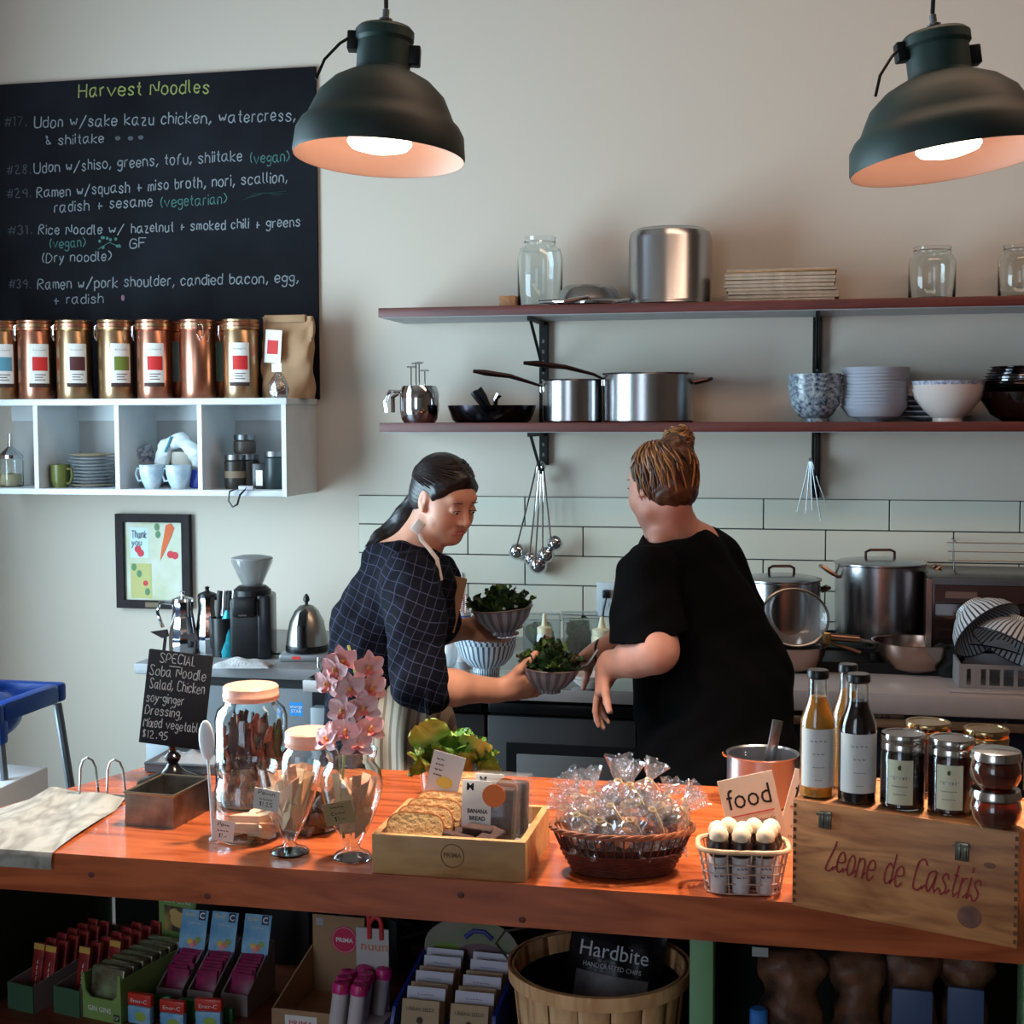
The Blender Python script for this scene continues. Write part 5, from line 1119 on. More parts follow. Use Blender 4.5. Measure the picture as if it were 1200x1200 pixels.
def bag_me(seed,top):
    r=random.Random(seed); ph=[r.uniform(0,6) for _ in range(5)]
    prof=[(0,-18),(9,-17),(17,-12),(20,-3),(18,7),(11,15),(4.5,20),(3,23),(5,27),(9,34),(12+top*.3,40+top)]
    def wob(a,j):
        return 1+(.10 if j<6 else .34)*math.sin(3*a+ph[0]+j*.5)+(.07 if j<6 else .25)*math.sin(7*a+ph[1]-j*.9)+.05*math.sin(13*a+ph[2]+j*2)
    return MB().lathe(scl(prof,s),30,wob=wob).mesh('bag',55)
BM=[bag_me(k,tp) for k,tp in enumerate((6,12,2,9))]
CKC=[mat('ginger_cookie',(196,128,80),.8,var=.2,vs=50,bump=.4,bs=60),mat('choc_cookie',(84,46,40),.8,var=.2,vs=50,bump=.4,bs=60),mat('sugar_cookie',(210,178,140),.8,var=.15,vs=50)]
ckm=[MB().lathe(scl([(0,-3),(11,-3),(13,-1),(12,2),(7,4),(0,5)],s),18,wob=lambda a,j:1+.05*math.sin(5*a+j)).mesh('cookie',60), MB().rbox((-12*s,-5*s,-8*s),(12*s,5*s,8*s),3*s).mesh('cookie',60)]
RIB=mat('gold_ribbon',(216,190,140),.4)
BG=[(-62,10,60,-35,0,'ginger cookie bag at left end of the basket, ties leaning out'),(-50,-22,52,-20,1,'amber cookie bag low at the left front of the basket'),(-30,-36,50,-8,2,'ginger cookie bag against the front rim, left of centre'),(-32,12,74,-14,3,'cookie bag with tall upright frill, left of centre'),
 (-12,-20,62,-4,0,'round cookie bag in the centre front of the basket'),(-8,22,86,4,1,'rear cookie bag with high twisted top'),(2,-40,50,8,2,'clear-wrapped pale cookie against the centre front rim'),(10,4,84,0,3,'topmost bag with wide crinkled fan, basket centre'),
 (26,24,86,14,0,'rear cookie bag with bright fan top, right of centre'),(30,-28,60,14,1,'bag with a dark chocolate cookie at right front of basket'),(44,6,74,28,2,'cookie bag right of centre, frill tipping right'),(58,-12,62,44,3,'silvery bag at the right end of the basket'),(62,14,66,36,0,'cookie bag at far right, frill standing apart'),(-46,30,68,-28,1,'rear left bag with pale tissue top')]
for i,(x,y,z,ty,k,l) in enumerate(BG):
    lc=bk.matrix_basis@Vector((x*s,y*ey*s,z*s)); r=random.Random(i)
    o=T('cookie_bag',l,'cookie bag',lc,0,'cellophane cookie bags in the basket',rot=(R(r.uniform(8,24)),R(ty),YAW+R(r.uniform(-30,30))))
    A('cellophane_wrap',BM[k],CELO,o); A('cookie',ckm[i%2],CKC[(1 if i in (9,4) else i%3*2%3)],o,(0,0,-4*s),(70+r.uniform(-20,20),r.uniform(-20,20),0))
    A('tie',MB().tube([(4.5*s*math.cos(a),4.5*s*math.sin(a),22*s) for a in [2*PI*q/10 for q in range(10)]],1*s,5,closed=True).tube([(4*s,-2*s,22*s),(12*s,-8*s,16*s),(20*s,-10*s,2*s)],.8*s,5),RIB,o)
for i,(x,y,z) in enumerate(((-38,-4,34),(0,0,36),(36,-2,34),(14,-14,44),(-20,-10,44))):
    lc=bk.matrix_basis@Vector((x*s,y*ey*s,z*s)); o=T('cookie_bag',['flat cookie bag low under the left bags','flat cookie bag in the middle underneath','flat cookie bag low under the right bags','cookie bag lying on its side under the chocolate one','cookie bag lying below the tall frill, left'][i],'cookie bag',lc,0,'cellophane cookie bags in the basket',rot=(R(80),R(30*i),R(40*i)))
    A('cellophane_wrap',BM[i%4],CELO,o); A('cookie',ckm[0],CKC[i%3],o)
# ---- wire basket of chocolate mushrooms
p,s=stand(870,1049,CZ,26); wk=T('wire_basket','small white wire basket with cane rim holding white-topped treats','basket',p,YAW-R(6)); WIR=mat('cream_wire',(206,172,156),.35,.2)
def sq(r,z,n=40,ph=0):
    o=[]
    for k in range(n):
        a=2*PI*k/n; x=math.cos(a); y=math.sin(a); x=abs(x)**.55*(1 if x>0 else -1); y=abs(y)**.55*(1 if y>0 else -1); o.append((x*r*s,y*r*.66*s,z*s))
    return o
for r,z in ((44,2),(46,14),(48,26),(50,37)): A('ring_wire',MB().tube(sq(r,z),1.0*s,6,closed=True),WIR,wk)
top=sq(53,52,36); bot=sq(44,1,36); mid=sq(48,26,36)
for k in range(0,36,1):
    if k%2==0: A('upright_wire',MB().tube([bot[k],mid[k],top[k]],.9*s,6),WIR,wk)
A('cane_rim',MB().tube(sq(53,53,48),3.2*s,8,closed=True),mat('cane_rim',(212,176,140),.5,var=.1,vs=40),wk)
for k in (-1,0,1): A('floor_wire',MB().tube([(-42*s,k*14*s,1.4*s),(42*s,k*14*s,1.4*s)],.9*s,5),WIR,wk)
CRM=mat('meringue_cream',(232,212,184),.6,bump=.2,bs=40); CHO=mat('dark_chocolate',(44,26,22),.35); LBL=mat('white_label_print',(226,218,216),.6,col2=(200,186,184),vs=70)
MU=[(-29,-20),(-3,-22),(25,-20),(-30,0),(0,0),(30,-2),(-16,16),(14,16),(34,14)]
for i,(x,y) in enumerate(MU):
    o=T('meringue_treat',['front left','front middle','front right','left of the second row','central','right of the second row','rear left','rear middle','rear right'][i]+' cream-capped chocolate treat in the wire basket','treat',wk.matrix_basis@Vector((x*s,y*s,3*s)),YAW,'cream-capped treats in the wire basket')
    A('wrapper',MB().lathe(scl([(0,0),(10,0),(11,10),(11,40),(10.5,42)],s),24),LBL,o); A('chocolate_body',MB().lathe(scl([(10.5,42),(13,46),(13.5,54),(11,60),(0,62)],s),24),CHO,o)
    A('cream_cap',MB().lathe(scl([(7,58),(10.5,62),(11,68),(8,74),(3,77),(0,77.5)],s),24,wob=lambda a,j:1+.03*math.sin(4*a+j)),CRM,o)
    for z_,tx in ((28,'~~~'),(18,'~~')): script_text('lettering',tx,mat('label_grey',(0,0,0)),o,(0,-11.4*s,z_*s),13*s,7*s,1*s,seed=i)
# ---- FOOD cards
def food(px,py,d,ry,rx,lab,w_=66,h=98,txt=True):
    p=at(px,py,d); s=d/FPX; o=T('food_card',lab,'sign',p,0,None,rot=(R(rx),R(ry),YAW)); c=A('card_sheet',MB().box((-w_/2*s,-.8*s,0),(w_/2*s,.8*s,h*s)),mat('cream_card',(216,204,184),.7),o)
    if txt:
        print_text('lettering','food',INK,c,(0,-1*s,(h-36)*s),34*s,52*s); A('red_underline',MB().box((-27*s,-1.1*s,(h-45)*s),(26*s,-.9*s,(h-43.6)*s)),mat('red_line',(190,70,70),.7),c)
        for i,l in enumerate(('buy it with thought','cook it with care','serve just enough')): print_text('small_print',l,mat('brown_ink',(0,0,0)),c,(2*s,-1*s,(h-56-i*12)*s),7*s,46*s)
    return o
pc,s=stand(895,1020,CZ,8)
food(894,1006,dep(pc)+.05,-12,-8,'cream card printed food with red underline behind wire basket')
food(938,1004,dep(pc)+.10,16,-6,'second cream card mostly hidden behind the food card and crate')
# ---- steel pot with spoon at the back of the counter
p,s=stand(893,950,CZ,38); t=T('counter_pot','small steel pot at the back of the counter','pot',p,YAW)
A('body',MB().lathe(vessel(scl([(0,0),(40,0),(42,2),(42,58),(43.5,60)],s),1.2*s),52),mat('satin_pot',(176,176,180),.30,1),t); A('side_loop',MB().tube([(-41*s,0,55*s),(-47*s,-2*s,58*s),(-48*s,-2*s,62*s)],1.6*s,6),CHROME,t)
for x in (-14,12): A('rivet',MB().ball((x*s,38*s,50*s),2.6*s,12),CHROME,t)
tag(A('serving_spoon',MB().rbox((-5*s,-1*s,30*s),(8*s,1*s,96*s),.8*s,TR(2*s,18*s,0,rx=-6,ry=12)).ball((2*s,10*s,12*s),(12*s,14*s,5*s),16),mat('spoon_grey',(150,150,154),.25,1),None,p,(0,0,12)),'broad-handled steel spoon standing in the small pot','spoon')
# ---- wooden wine crate
a=onz(928,1061,CZ); b=onz(1192,1112,CZ); a.z=b.z=CZ; W_=(b-a).length; an=math.atan2(b.y-a.y,b.x-a.x); s=mpp(a); H=at(0,0,1).z*0+ (onY(928,936,a.y).z-CZ); D=.185; q=.011
CRW=wood('crate_pine',(146,84,44),(198,132,78),(1.6,9,9),.5,rings=6,knots=False)
cr=T('wine_crate','pine wooden wine crate with two metal clasps and red script','crate',a,an)
A('front_board',MB().rbox((0,0,0),(W_,q,H),.0012),CRW,cr); A('back_board',MB().box((0,D-q,0),(W_,D,H)),CRW,cr); A('side_board',MB().box((0,q,0),(q,D-q,H-.0005)),CRW,cr); A('side_board',MB().box((W_-q,q,0),(W_,D-q,H-.0005)),CRW,cr); A('bottom_board',MB().box((q,q,.001),(W_-q,D-q,.01)),CRW,cr)
A('lid_board',MB().box((q,q+.0005,H-.011),(W_-q,D-q-.0005,H-.0012)),CRW,cr)
FJ=mat('joint_brown',(96,60,36),.8)  # darker brown of the finger joints
for sx in (0,1):
    for k in range(13): A('box_joint',MB().box((.0012 if sx==0 else W_-.0055,-.0006,.006+k*(H-.012)/12.5),(.0055 if sx==0 else W_-.0012,.0,.006+(k+.5)*(H-.012)/12.5)),FJ,cr)
WR=mat('wine_red_print',(140,34,32),.7)
st,L=strokes('Łeone de Castris',.046,seed=11,cursive=True,slant=.45,jit=.08); k=(W_*.70)/L; st=[[(W_*.14+x*k,z+H*.40) for x,z in pl] for pl in st]
A('script_lettering',stroke_mb(st,.0026,None,TR(0,-.0005,0,ry=2)),WR,cr,sharp=0)
for (u,v,r1,r2) in ((.88,.68,.008,.004),(.80,.2,.017,.016)): A('knot',MB().ball((W_*u,-.0002,H*v),(r1,.0007,r2),20),mat('knot_dark',(96,56,52),.7,col2=(130,84,60),vs=60),cr)
PW=mat('pewter_clasp',(120,116,104),.35,1)
for u,z in ((.155,.86),(.765,.77)):
    c=A('metal_clasp',MB().rbox((W_*u-.0095,-.004,H*z-.014),(W_*u+.0095,-.0002,H*z+.012),.0012),PW,cr); A('clasp_bar',MB().rbox((W_*u-.007,-.0065,H*z-.010),(W_*u-.001,-.0041,H*z+.010),.0008).rbox((W_*u+.001,-.0065,H*z-.010),(W_*u+.007,-.0041,H*z+.010),.0008).box((W_*u-.0115,-.007,H*z+.006),(W_*u+.0115,-.005,H*z+.009)),PW,c)
TZc=CZ+H
# bottles and jars on top
def crate_at(px,py,r): p,s=stand(px,py,TZc,r); return p+Vector((0,0,.0005)),s
def bottle(px,py,r,h,liq,lab,label=True,fill=.62):
    p,s=crate_at(px,py,r); t=T('juice_bottle',lab,'bottle',p,YAW)
    pr=[(0,0),(r-1.5,0),(r,2),(r,h*.56),(r*.95,h*.62),(r*.62,h*.74),(r*.52,h*.80),(r*.52,h*.95)]
    A('glass_wall',MB().lathe(vessel(scl(pr,s),1*s),40),GLASS,t)
    li=[(0,1.4)]+[(max(0,a_-1.05),max(1.4,z_)) for a_,z_ in pr[1:] if z_<h*.8]+[(r*.52-1.05,h*fill+h*.17),(0,h*fill+h*.17)]
    A('liquid',MB().lathe(scl(li,s),36),liq,t)
    A('black_cap',MB().lathe(scl([(r*.56,h*.93),(r*.62,h*.94),(r*.62,h*.985),(r*.56,h),(0,h)],s),32),BLK,t)
    if label:
        l=A('label_sheet',MB().grid(lambda u,v:((r+.2)*s*math.cos(-PI/2-1.25+2.3*u),(r+.2)*s*math.sin(-PI/2-1.25+2.3*u),(h*.09+h*.46*v)*s),16,1),PAPER,t)
        for i,(tx,sz) in enumerate((('~~~~',7),('~~~',7),('~~~~~',4),('~~~~',3))):
            st,L=strokes(tx,sz*s,seed=i+8); mb=MB(); x0=L/2; RR=(r+.35)*s
            for pl in st:
                for (a_,b_) in zip(pl,pl[1:]): mb.add([(RR*math.cos(-PI/2-.1+(g[0]-x0)/RR),RR*math.sin(-PI/2-.1+(g[0]-x0)/RR),g[1]+e+(h*(.44-.1*i))*s) for g,e in ((a_,0),(b_,0),(b_,.8*s),(a_,.8*s))],[(0,1,2,3)])
            A('lettering',mb,mat('violet_grey_ink',(130,126,150),.8),l,sharp=0)
    return t
AMB=mat('amber_juice',(250,176,66),.1,trans=.35,ior=1.34); DRK=mat('dark_berry_juice',(40,12,18),.05,trans=.2,ior=1.34); HON=mat('honey_jelly',(150,50,22),.05,trans=.6,ior=1.36); JAM=mat('dark_jam',(44,18,18),.15)
bottle(957,937,20.5,150,AMB,'amber juice bottle with white label at left end of the crate'); bottle(1004,944,22.5,152,DRK,'dark berry juice bottle with white label on the crate'); bottle(992,926,18,146,AMB,'amber juice bottle hidden behind the other two bottles',False)
GLID=mat('silver_lid',(196,190,184),.18,1); GOLD=mat('brass_lid',(196,166,120),.2,1)
def mason(px,py,r,h,con,lab,lid=GLID,label=True,name='preserve_jar'):
    p,s=crate_at(px,py,r); t=T(name,lab,'jar',p,YAW)
    pr=[(0,0),(r-2,0),(r,3),(r,h*.73),(r*.95,h*.77),(r*.94,h*.80)]
    A('glass_wall',MB().lathe(vessel(scl(pr,s),1*s),40),GLASS,t); A('contents',MB().lathe(scl([(0,1.3),(r-2.4,1.3),(r-1.1,3.2),(r-1.1,h*.72),(r*.9,h*.75),(0,h*.75)],s),36),con,t)
    A('ring_lid',MB().lathe(scl([(r*.95,h*.785),(r*.985,h*.79),(r*.985,h*.87),(r*.965,h*.88),(r*.985,h*.89),(r*.985,h*.975),(r*.95,h),(r*.8,h),(r*.79,h-.8),(0,h-.6)],s),40),lid,t)
    if label:
        l=A('label_sheet',MB().grid(lambda u,v:((r+.2)*s*math.cos(-PI/2-.95+1.15*u),(r+.2)*s*math.sin(-PI/2-.95+1.15*u),(h*.08+h*.60*v)*s),12,1),mat('cream_label',(214,210,180),.7),t)
        RR=(r+.35)*s
        for i,tx in enumerate(('harvest','~~~~~~','~~~~~')):
            st,L=strokes(tx,4.4*s,seed=i+8); mb=MB()
            for pl in st:
                for (a_,b_) in zip(pl,pl[1:]): mb.add([(RR*math.cos(-PI/2-.38+(g[0]-L/2)/RR),RR*math.sin(-PI/2-.38+(g[0]-L/2)/RR),g[1]+e+(h*(.42-.11*i))*s) for g,e in ((a_,0),(b_,0),(b_,.7*s),(a_,.7*s))],[(0,1,2,3)])
            A('lettering',mb,mat('label_green_ink',(84,86,66),.8),l,sharp=0)
        A('emblem',MB().ball((RR*math.cos(-PI/2-.38),RR*math.sin(-PI/2-.38),h*.58*s),(3*s,.3*s,3*s),12),mat('label_green_ink',(0,0,0)),l)
    return t,s
mason(1057,951,26,88,JAM,'jar of dark jam with cream label and silver lid, left front'); mason(1114,957,27,88,mat('plum_jam',(74,24,26),.12,trans=.2),'jar of plum jam with cream label, right of the dark one')
mason(1086,930,27,80,HON,'brass-lidded jar at the back behind the dark jam',GOLD,False); mason(1154,938,27,80,HON,'brass-lidded jar at the back behind the honey pots',GOLD,False)
p,s=crate_at(1166,974,25); 
def honey(p,lab,tagged):
    t=T('honey_pot',lab,'jar',p,YAW); pr=[(0,0),(18,0),(24,3),(29,12),(30,22),(27,32),(25,34)]
    A('glass_wall',MB().lathe(vessel(scl(pr,s),1*s),40),GLASS,t); A('contents',MB().lathe(scl([(0,1.3),(17,1.3),(22.8,4),(27.8,12.5),(28.8,22),(26,31),(0,31)],s),36),HON,t)
    A('silver_lid',MB().lathe(scl([(28,33),(30,34),(30,38),(28,44),(26,45),(0,45)],s),40),GLID,t)
    A('string',MB().tube([(-29*s,-6*s,40*s),(-33*s,-12*s,28*s),(-30*s,-16*s,14*s),(-22*s,-22*s,2*s)],.9*s,6),mat('twine',(196,150,110),.8),t)
    if tagged: 
        g=A('hang_tag',MB().box((24*s,-24*s,2*s),(36*s,-23.4*s,38*s)),mat('tag_tan',(190,130,90),.7),t); A('red_scribble',MB().tube([(28*s,-24.4*s,30*s),(32*s,-24.4*s,34*s),(31*s,-24.4*s,28*s),(34*s,-24.4*s,24*s)],.9*s,5),RED,g)
honey(p,'lower honey pot with silver lid and looping string at crate corner',False); honey(p+Vector((0,.004,45.3*s)),'upper honey pot stacked on another, with hanging tag',True)
# ================= the two women =================
def V3(v): return np.array(tuple(v),float)
def hand(o,d,n,side,curls,thumb=(.5,.5),sc_=1.0,spread=.10):
    """prims of a five-fingered hand: o wrist, d along the hand, n the way the palm faces, side=+1 thumb on d x n"""
    d=Vector(d).normalized(); n=(Vector(n)-d*Vector(n).dot(d)).normalized(); w=d.cross(n)*side; P=[]
    Rm=np.array([list(w),list(d),list(n)]).T; S=sc_
    P.append(('e',V3(o+d*.046*S),np.array([.041,.052,.0155])*S,Rm,.014)); P.append(c_(o-d*.02,o+d*.03*S,.026*S,.024*S,.016))
    P.append(c_(o+d*.02*S+w*.018*S+n*.006,o+d*.055*S+w*.034*S+n*.008,.016*S,.013*S,.01))
    for k,(off,L) in enumerate(((.030,.070),(.0095,.078),(-.0115,.072),(-.031,.056))):
        p=o+d*(.084-.004*abs(k-1))*S+w*off*S; dd=(d+w*spread*(1.3-k)*.9).normalized(); r0=(.0088-.0006*k)*S; c=curls[k] if hasattr(curls,'__len__') else curls
        for j,fr in enumerate((.44,.31,.25)):
            ax=dd.cross(n).normalized(); nn=n; dd=(Matrix.Rotation(c*(.8 if j==0 else 1.1),3,ax)@dd).normalized(); q=p+dd*L*fr*S
            P.append(c_(p,q,r0,r0*.90,.0045 if j else .007)); p=q; r0*=.9
    p=o+d*.028*S+w*.026*S+n*.008; dd=(w*.75+d*.62+n*thumb[0]).normalized()
    for j,(L,r_) in enumerate(((.036,.0125),(.030,.0105),(.024,.0095))):
        q=p+dd*L*S; P.append(c_(p,q,r_*S,r_*.9*S,.007)); p=q; dd=(dd+d*.18+n*thumb[1]*.6).normalized()
    return P
class Head:
    def __init__(s,c,f,up,k=1.0):
        s.c=Vector(c); s.f=Vector(f).normalized(); s.r=s.f.cross(Vector(up)).normalized(); s.u=s.r.cross(s.f).normalized(); s.k=k; s.Rm=np.array([list(s.r),list(s.f),list(s.u)]).T
    def p(s,x,y,z): return s.c+(s.r*x+s.f*y+s.u*z)*s.k
    def E(s,c,r,k=.015,neg=False,rot=None):
        return ('-' if neg else 'e',V3(s.p(*c)),np.array(r)*s.k,s.Rm,k)
    def Cc(s,a,b,ra,rb=None,k=.01): return c_(s.p(*a),s.p(*b),ra*s.k,(rb or ra)*s.k,k)
    def M(s): return Matrix.Translation(s.c)@Matrix((s.r,s.f,s.u)).transposed().to_4x4()@Matrix.Scale(s.k,4)
    def prims(s):
        P=[s.E((0,-.012,.032),(.073,.092,.080)),s.E((0,.026,-.030),(.060,.062,.078),.03),s.E((0,.058,-.088),(.026,.026,.020),.025),
           s.Cc((.048,.0,-.07),(.012,.055,-.092),.022,.018,.02),s.Cc((-.048,.0,-.07),(-.012,.055,-.092),.022,.018,.02),
           s.E((.036,.046,-.040),(.029,.030,.034),.025),s.E((-.036,.046,-.040),(.029,.030,.034),.025),s.E((0,.072,.028),(.044,.014,.014),.02)]
        for q in (1,-1): P.append(s.E((.031*q,.094,.000),(.018,.012,.010),.008,True))
        for q in (1,-1): P.append(s.E((.031*q,.0775,-.001),(.0155,.0125,.0105),.003))
        P+=[s.Cc((0,.083,.008),(0,.101,-.030),.0075,.0105,.009),s.E((0,.1045,-.033),(.011,.010,.009),.005),s.E((.0125,.094,-.036),(.008,.009,.007),.004),s.E((-.0125,.094,-.036),(.008,.009,.007),.004),
            s.Cc((-.020,.080,-.063),(.020,.080,-.063),.009,.009,.010),s.Cc((-.017,.086,-.0605),(.017,.086,-.0605),.0048,.0048,.003),s.Cc((-.014,.0855,-.0685),(.014,.0855,-.0685),.0056,.0056,.003)]
        for q in (1,-1):
            P+=[('e',V3(s.p(.073*q,-.008,-.004)),np.array([.007,.017,.030])*s.k,s.Rm,.006),('-',V3(s.p(.081*q,-.003,.0)),np.array([.004,.009,.016])*s.k,s.Rm,.004),s.Cc((.074*q,.004,-.030),(.073*q,.002,-.026),.007,.006,.005)]
        return P
SK1=mat('skin_warm',(206,150,124),.5,sss=.15,var=.05,vs=30); SK2=mat('skin_fair',(208,150,130),.5,sss=.15,var=.06,vs=30)
def face_parts(b,h):
    M=h.M()
    for q in (1,-1):
        e=A('eye',MB().ball((.031*q,.0855,-.0035),(.0105,.006,.0048),16,M),mat('eye_white',(200,190,184),.2),b); A('iris',MB().ball((.031*q,.0896,-.0062),(.0048,.0024,.0040),14,M),mat('iris_dark',(30,18,14),.1),e)
        A('eyelid',MB().tube([M@Vector((.031*q+dx,.0905-abs(dx)*.35,-.0008-abs(dx)*.22)) for dx in (-.013,-.007,0,.007,.013)],.0017*h.k,6),mat('lash_brown',(44,26,24),.6),b)
        A('eyebrow',MB().tube([M@Vector((.031*q+dx*q,.0912-abs(dx+.006)*.42,.0225-abs(dx+.004)*.16)) for dx in (-.016,-.008,0,.008,.018)],[.0014*h.k,.0027*h.k,.0028*h.k,.0022*h.k,.0008*h.k],6,flat=.6),mat('brow_brown',(60,38,34),.8),b)
        A('nostril',MB().ball((.0065*q,.1005,-.0415),(.0032,.003,.0015),10,M),mat('nostril_shade',(92,46,38),.8),b)
    A('lips',MB().tube([M@Vector((dx,.0925-abs(dx)*.18,-.0606+(.0012 if abs(dx)>.002 and abs(dx)<.01 else 0))) for dx in (-.021,-.012,-.005,0,.005,.012,.021)],[.0012*h.k,.0026*h.k,.0034*h.k,.003*h.k,.0034*h.k,.0026*h.k,.0012*h.k],8,flat=.7)
      .tube([M@Vector((dx,.0920-abs(dx)*.18,-.0682)) for dx in (-.018,-.009,0,.009,.018)],[.0012*h.k,.0042*h.k,.005*h.k,.0042*h.k,.0012*h.k],8,flat=.7),mat('lip_rose',(206,116,108),.4),b)
DEG=lambda a:math.radians(a)
# ---------- woman in plaid ----------
hd=Head(at(521,584,3.45),(HR*math.sin(DEG(46))-HF*math.cos(DEG(46)))*math.cos(DEG(20))+Vector((0,0,-math.sin(DEG(20)))),(0,0,1),.885)
Pt=lambda x,y,d: V3(at(x,y,d))
root=at(470,860,3.52); ft=Vector((root.x,root.y,0))
L_=T('person','woman in navy plaid shirt and striped apron bending forward, holding two salad bowls','person',ft)
skin=hd.prims()
skin+=[c_(hd.p(0,-.03,-.05),at(489,642,3.47),.046,.052,.03),c_(at(489,644,3.47),at(468,662,3.48),.056,.075,.03)]
# torso, legs (hidden by clothes and the counter)
skin+=[c_(at(474,690,3.5),at(452,790,3.53),.09,.09,.03),c_(at(452,790,3.53),at(456,850,3.53),.09,.085,.03)]
def foot(p,d): return [c_(p,Vector((p.x,p.y,.07)),.055,.04,.03),c_(Vector((p.x,p.y,.05)),Vector((p.x,p.y,.03))+d*.15,.035,.028,.02)]
hipz=at(462,850,3.53)
for o_ in (-.06,.06):
    k_=Vector((hipz.x,hipz.y,0))+HF*o_; skin.append(c_(Vector((k_.x,k_.y,hipz.z)),Vector((k_.x,k_.y,.48)),.065,.05,.03)); skin+=foot(Vector((k_.x,k_.y,.48)),HR)
# near arm
sh_=at(482,682,3.36); el=at(492,800,3.27); wr=at(583,809,3.37)
skin+=[c_(sh_,el,.045,.040,.02),c_(el,at(532,806,3.31),.044,.042,.02),c_(at(532,806,3.31),wr,.041,.027,.015)]
skin+=hand(wr,HR*.97+HF*.22+Vector((0,0,.04)),Vector((0,0,1))*.62+HF*.78,1,(.16,.2,.22,.26),(.15,.25),1.0)
# far arm
sh2=at(510,680,3.62); el2=at(505,745,3.74); wr2=at(543,737,3.70)
skin+=[c_(sh2,el2,.046,.04,.02),c_(el2,wr2,.036,.027,.015)]
skin+=hand(wr2,HR*.93+HF*.05+Vector((0,0,-.1)),Vector((0,0,1))*.75-HF*.6,-1,(.16,.16,.18,.2),(.2,.2),.95)
b1=A('body',implicit(skin,.0036),SK1,L_); face_parts(b1,hd)
# plaid material
def plaid():
    m=bpy.data.materials.new('navy_plaid'); m.use_nodes=True; nt=m.node_tree; N=nt.nodes; Lk=nt.links; b=N['Principled BSDF']; b.inputs['Roughness'].default_value=.85; b.inputs['Specular IOR Level'].default_value=.12
    t=N.new('ShaderNodeTexCoord'); mp=N.new('ShaderNodeMapping'); mp.inputs['Rotation'].default_value=(0,R(-20),-YAW); Lk.new(t.outputs['Object'],mp.inputs[0])
    no=N.new('ShaderNodeTexNoise'); no.inputs['Scale'].default_value=7; Lk.new(mp.outputs[0],no.inputs['Vector'])
    ma=N.new('ShaderNodeVectorMath'); ma.operation='MULTIPLY_ADD'; ma.inputs[1].default_value=(.035,.035,.035); Lk.new(no.outputs['Color'],ma.inputs[0]); Lk.new(mp.outputs[0],ma.inputs[2])
    s=N.new('ShaderNodeSeparateXYZ'); Lk.new(ma.outputs[0],s.inputs[0]); outs=[]
    for ax,sc__ in ((0,42),(2,42)):
        f=N.new('ShaderNodeMath'); f.operation='MULTIPLY'; f.inputs[1].default_value=sc__; Lk.new(s.outputs[ax],f.inputs[0])
        g=N.new('ShaderNodeMath'); g.operation='FRACT'; Lk.new(f.outputs[0],g.inputs[0]); h=N.new('ShaderNodeMath'); h.operation='LESS_THAN'; h.inputs[1].default_value=.07; Lk.new(g.outputs[0],h.inputs[0]); outs.append(h)
    mx=N.new('ShaderNodeMath'); mx.operation='MAXIMUM'; Lk.new(outs[0].outputs[0],mx.inputs[0]); Lk.new(outs[1].outputs[0],mx.inputs[1])
    x=N.new('ShaderNodeMixRGB'); x.inputs[1].default_value=lin((9,10,22)); x.inputs[2].default_value=lin((52,54,76)); Lk.new(mx.outputs[0],x.inputs[0]); Lk.new(x.outputs[0],b.inputs['Base Color']); return m
PL=plaid()
shirt=[c_(at(476,685,3.47),at(446,735,3.50),.112,.118,.04),c_(at(446,735,3.50),at(444,775,3.52),.118,.112,.04),c_(at(444,775,3.52),at(432,850,3.54),.115,.11,.04),
  c_(at(447,660,3.48),at(480,672,3.46),.045,.08,.03),c_(at(436,655,3.46),at(468,648,3.42),.028,.036,.008),
  c_(sh_,at(487,735,3.31),.072,.070,.03),c_(at(487,735,3.31),at(491,797,3.28),.072,.066,.02),c_(at(490,800,3.28),at(502,807,3.29),.066,.060,.008),
  c_(sh2,at(508,735,3.72),.07,.055,.03),c_(at(498,690,3.52),at(508,725,3.54),.075,.07,.03)]
cutp=(at(509,806,3.29)); cn=(HR*.96+Vector((0,0,-.28)))
sm=implicit(shirt,.0045,lambda P:.0045*sinn(P,42,30,26)+.0022*sinn(P,90,70,60,1.3),cuts=[])
A('plaid_shirt',sm,PL,L_)
A('rolled_cuff',MB().tube([at(503,806,3.285)+ (Vector(HF)*math.cos(a)*.058+Vector((0,0,1))*math.sin(a)*.056) for a in [2*PI*k/28 for k in range(28)]],.009,8,closed=True),PL,L_)
# apron in beige stripes, wrapped over the hips
APR=stripes('apron_linen',(160,144,124),(112,96,84),46,.35,'x',.9,noise=.6)
ap=[c_(at(470,790,3.50),at(484,860,3.47),.088,.105,.03),c_(at(484,860,3.47),at(488,1010,3.47),.105,.12,.03)]
A('striped_apron',implicit(ap,.005,lambda P:.007*np.sin(P[:,0]*85+3*np.sin(P[:,2]*6))*np.clip((1.02-P[:,2])*6,0,1)),APR,L_)
A('lower_dress',implicit([c_(at(436,825,3.56),at(436,1000,3.57),.115,.13,.03),c_(at(462,825,3.56),at(466,1000,3.57),.115,.13,.03)],.006,lambda P:.006*np.sin(P[:,0]*60)),PL,L_)
A('apron_strap',MB().tube([hd.p(.052,-.05,-.055),at(494,633,3.405),at(503,643,3.39),at(512,655,3.385),at(517,680,3.40)],[.006,.006,.006,.006,.006],6,flat=.4),mat('strap_white',(206,200,196),.7),L_)
A('strap_buckle',MB().rbox((-.012,-.006,-.016),(.012,.004,.016),.003),mat('strap_white',(0,0,0)),L_,at(490,617,3.395),(0,38,12))
A('bib_edge',MB().rbox((-.028,-.004,-.07),(.022,.004,.07),.003),mat('bib_brown',(128,98,76),.8),L_,at(530,708,3.50),(0,14,20))
